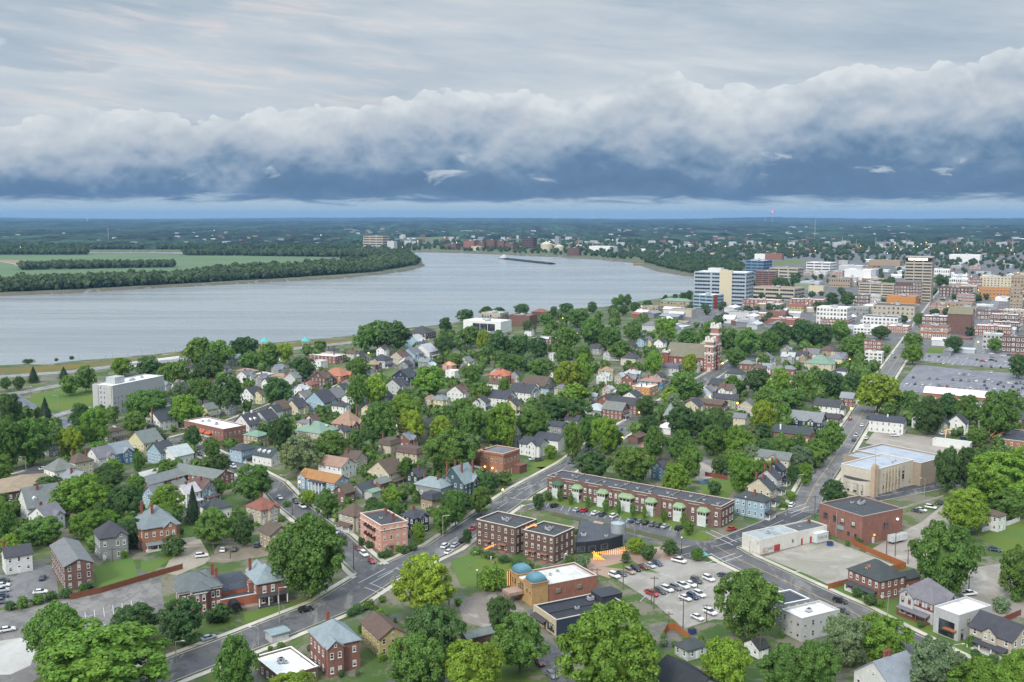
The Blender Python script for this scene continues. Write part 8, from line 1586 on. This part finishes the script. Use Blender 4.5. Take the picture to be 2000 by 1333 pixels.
for pl, n, lo, hi in ZN:
    xs = [p[0] for p in pl]; ys = [p[1] for p in pl]; k = 0; tr = 0
    where = 'in the mixed blocks below downtown' if ys[0] > 560 else ('across the river' if xs[0] < 1200 and xs[0] > 700 else ('in the far country at left' if xs[0] < 700 else 'in the outer town beyond downtown'))
    while k < n and tr < n * 30:
        tr += 1; x, y = frg.uniform(min(xs), max(xs)), frg.uniform(min(ys), max(ys))
        if not in_poly(x, y, pl): continue
        gx_, gy_ = P(x, y)
        if any((gx_ - a) ** 2 + (gy_ - b) ** 2 < (r + lo * .5) ** 2 for a, b, r in FOOT) or not road_clear(gx_, gy_, 10): continue
        s = frg.uniform(lo, hi); cn, col = frg.choice(FC); i = frg.choice((0, 1, 2, 2, 1)); i = 0 if hi < 30 and frg.random() < .6 else i
        hz = hills(np.array([gx_]), np.array([gy_]))[0]
        o = link('outer_building', FR[i], None, col, (gx_, gy_, hz - .5), R(frg.choice((58, -32)) + frg.uniform(-4, 4)), (s, s * frg.uniform(.6, 1.1), min(s * .6, 16) if i else min(s * .7, 12)))
        tag(o, 'small %s %s building %s' % (cn, 'gabled' if i == 0 else 'flat roofed', where), 'building', 'small buildings ' + where); FOOT.append((gx_, gy_, s * .5)); k += 1
mbs = MB()
for pl, n in (([(650, 478), (1260, 484), (1260, 452), (700, 452)], 130), ([(1260, 480), (2050, 486), (2050, 450), (1280, 452)], 240), ([(0, 484), (690, 484), (690, 452), (0, 454)], 70)):
    xs = [p[0] for p in pl]; ys = [p[1] for p in pl]
    for _ in range(n):
        x, y = frg.uniform(min(xs), max(xs)), frg.uniform(min(ys), max(ys)) 
        if not in_poly(x, y, pl): continue
        gx_, gy_ = P(x, y); hz = hills(np.array([gx_]), np.array([gy_]))[0]; w = frg.uniform(10, 36); dd = frg.uniform(10, 26); hh = frg.uniform(13, 21); i = frg.choice((0, 0, 1, 2, 3)); mbs.box(gx_ - w / 2, gy_ - dd / 2, hz, gx_ + w / 2, gy_ + dd / 2, hz + hh, i)
tag(mbs.obj('distant_rooftops', [M['wall_' + k] for k in 'abcd']), 'countless pale rooftops scattered through the woods of the far country', 'buildings', None, 'stuff')
# lights of the far town
for pl, n in (([(1300, 500), (2000, 505), (2000, 480), (1300, 478)], 26), ([(1500, 560), (2000, 620), (2000, 520), (1560, 520)], 20), ([(700, 486), (1240, 492), (1240, 474), (700, 470)], 14), ([(0, 490), (60, 490), (60, 482), (0, 482)], 6), ([(150, 488), (660, 470), (600, 445), (200, 460)], 12)):
    xs = [p[0] for p in pl]; ys = [p[1] for p in pl]
    for _ in range(n):
        x, y = frg.uniform(min(xs), max(xs)), frg.uniform(min(ys), max(ys)); gx_, gy_ = P(x, y); s = depth(y) / 1000; mb = MB(); w = frg.random() < .5
        mb.tube((0, 0, 0), (0, 0, 9), .12 * s, .1 * s, 4, 1); mb.ball(0, 0, 9 + .3 * s, .32 * s, 6, 4); o = link('distant_lamp', mb.mesh('distant_lamp', [M['white_lamp' if w else 'orange_lamp'], M['metal']]), None, (.4, .4, .4), (gx_, gy_, hills(np.array([gx_]), np.array([gy_]))[0]))
        wh = 'across the river' if x < 1250 and x > 690 else ('in the far country at left' if x <= 690 else 'in and beyond downtown'); tag(o, 'lit %s lamp %s' % ('white' if w else 'orange', wh), 'street lamp', 'lit lamps ' + wh)
# ---------------------------------------------------------------- air
hz = MB(); hz.box(-30100, -3100, -8, 30100, 30100, 260, 0, True)
hm = bpy.data.materials.new('haze_air'); hm.use_nodes = True; ht = NT(hm.node_tree); ht.n.clear(); pv = ht.add('ShaderNodeVolumePrincipled'); pv.inputs['Color'].default_value = (.27, .51, .88, 1); pv.inputs['Density'].default_value = HAZE_D; pv.inputs['Anisotropy'].default_value = 0.0
ht.l.new(pv.outputs[0], ht.add('ShaderNodeOutputMaterial').inputs['Volume'])
tag(hz.obj('haze', hm), None, None, None, 'stuff')
# ---------------------------------------------------------------- labels for everything still without one
used = {o.get('label') for o in C.objects if o.get('label')}
def rels(x, y):
    c = sorted(REFS, key=lambda r: math.hypot(r[1] - x, (r[2] - y) * 1.6))
    for ref, rx_, ry_ in c[:26]:
        dx, dy = x - rx_, y - ry_
        first = ('right of' if dx > 0 else 'left of') if abs(dx) > abs(dy) * 1.3 else ('in front of' if dy > 0 else 'behind')
        second = ('in front of' if dy > 0 else 'behind') if first in ('right of', 'left of') else ('right of' if dx > 0 else 'left of')
        yield first + ' ' + ref
        if abs(dx) > 6 and abs(dy) > 6: yield second + ' ' + ref
for o, desc, x, y in AUTO:
    opts = list(rels(x, y)); lab = None
    for r in opts:
        t = '%s %s' % (desc, r)
        if t not in used and len(t.split()) <= 16: lab = t; break
    if not lab:
        for k in ('next', 'further', 'another step', 'well'):
            t = '%s %s %s' % (desc, k, opts[0])
            if t not in used: lab = t; break
    used.add(lab); o['label'] = lab or '%s near %s' % (desc, opts[0].split(' the ')[-1])
for o in C.objects:
    if o.name.split('.')[0] in ('broad_tree', 'conifer_tree', 'shrub') and 'group' not in o: o['group'] = {'broad_tree': 'leafy trees of the neighbourhood', 'conifer_tree': 'dark conifers of the neighbourhood', 'shrub': 'shrubs and young trees round the buildings'}[o.name.split('.')[0]]
    if o.get('category') == 'house': o['group'] = 'houses of the neighbourhood'
    if o.get('category') in ('street lamp', 'utility pole') and 'group' not in o: o['group'] = 'lamps and poles along the streets'
    if '_dims' in o: del o['_dims']
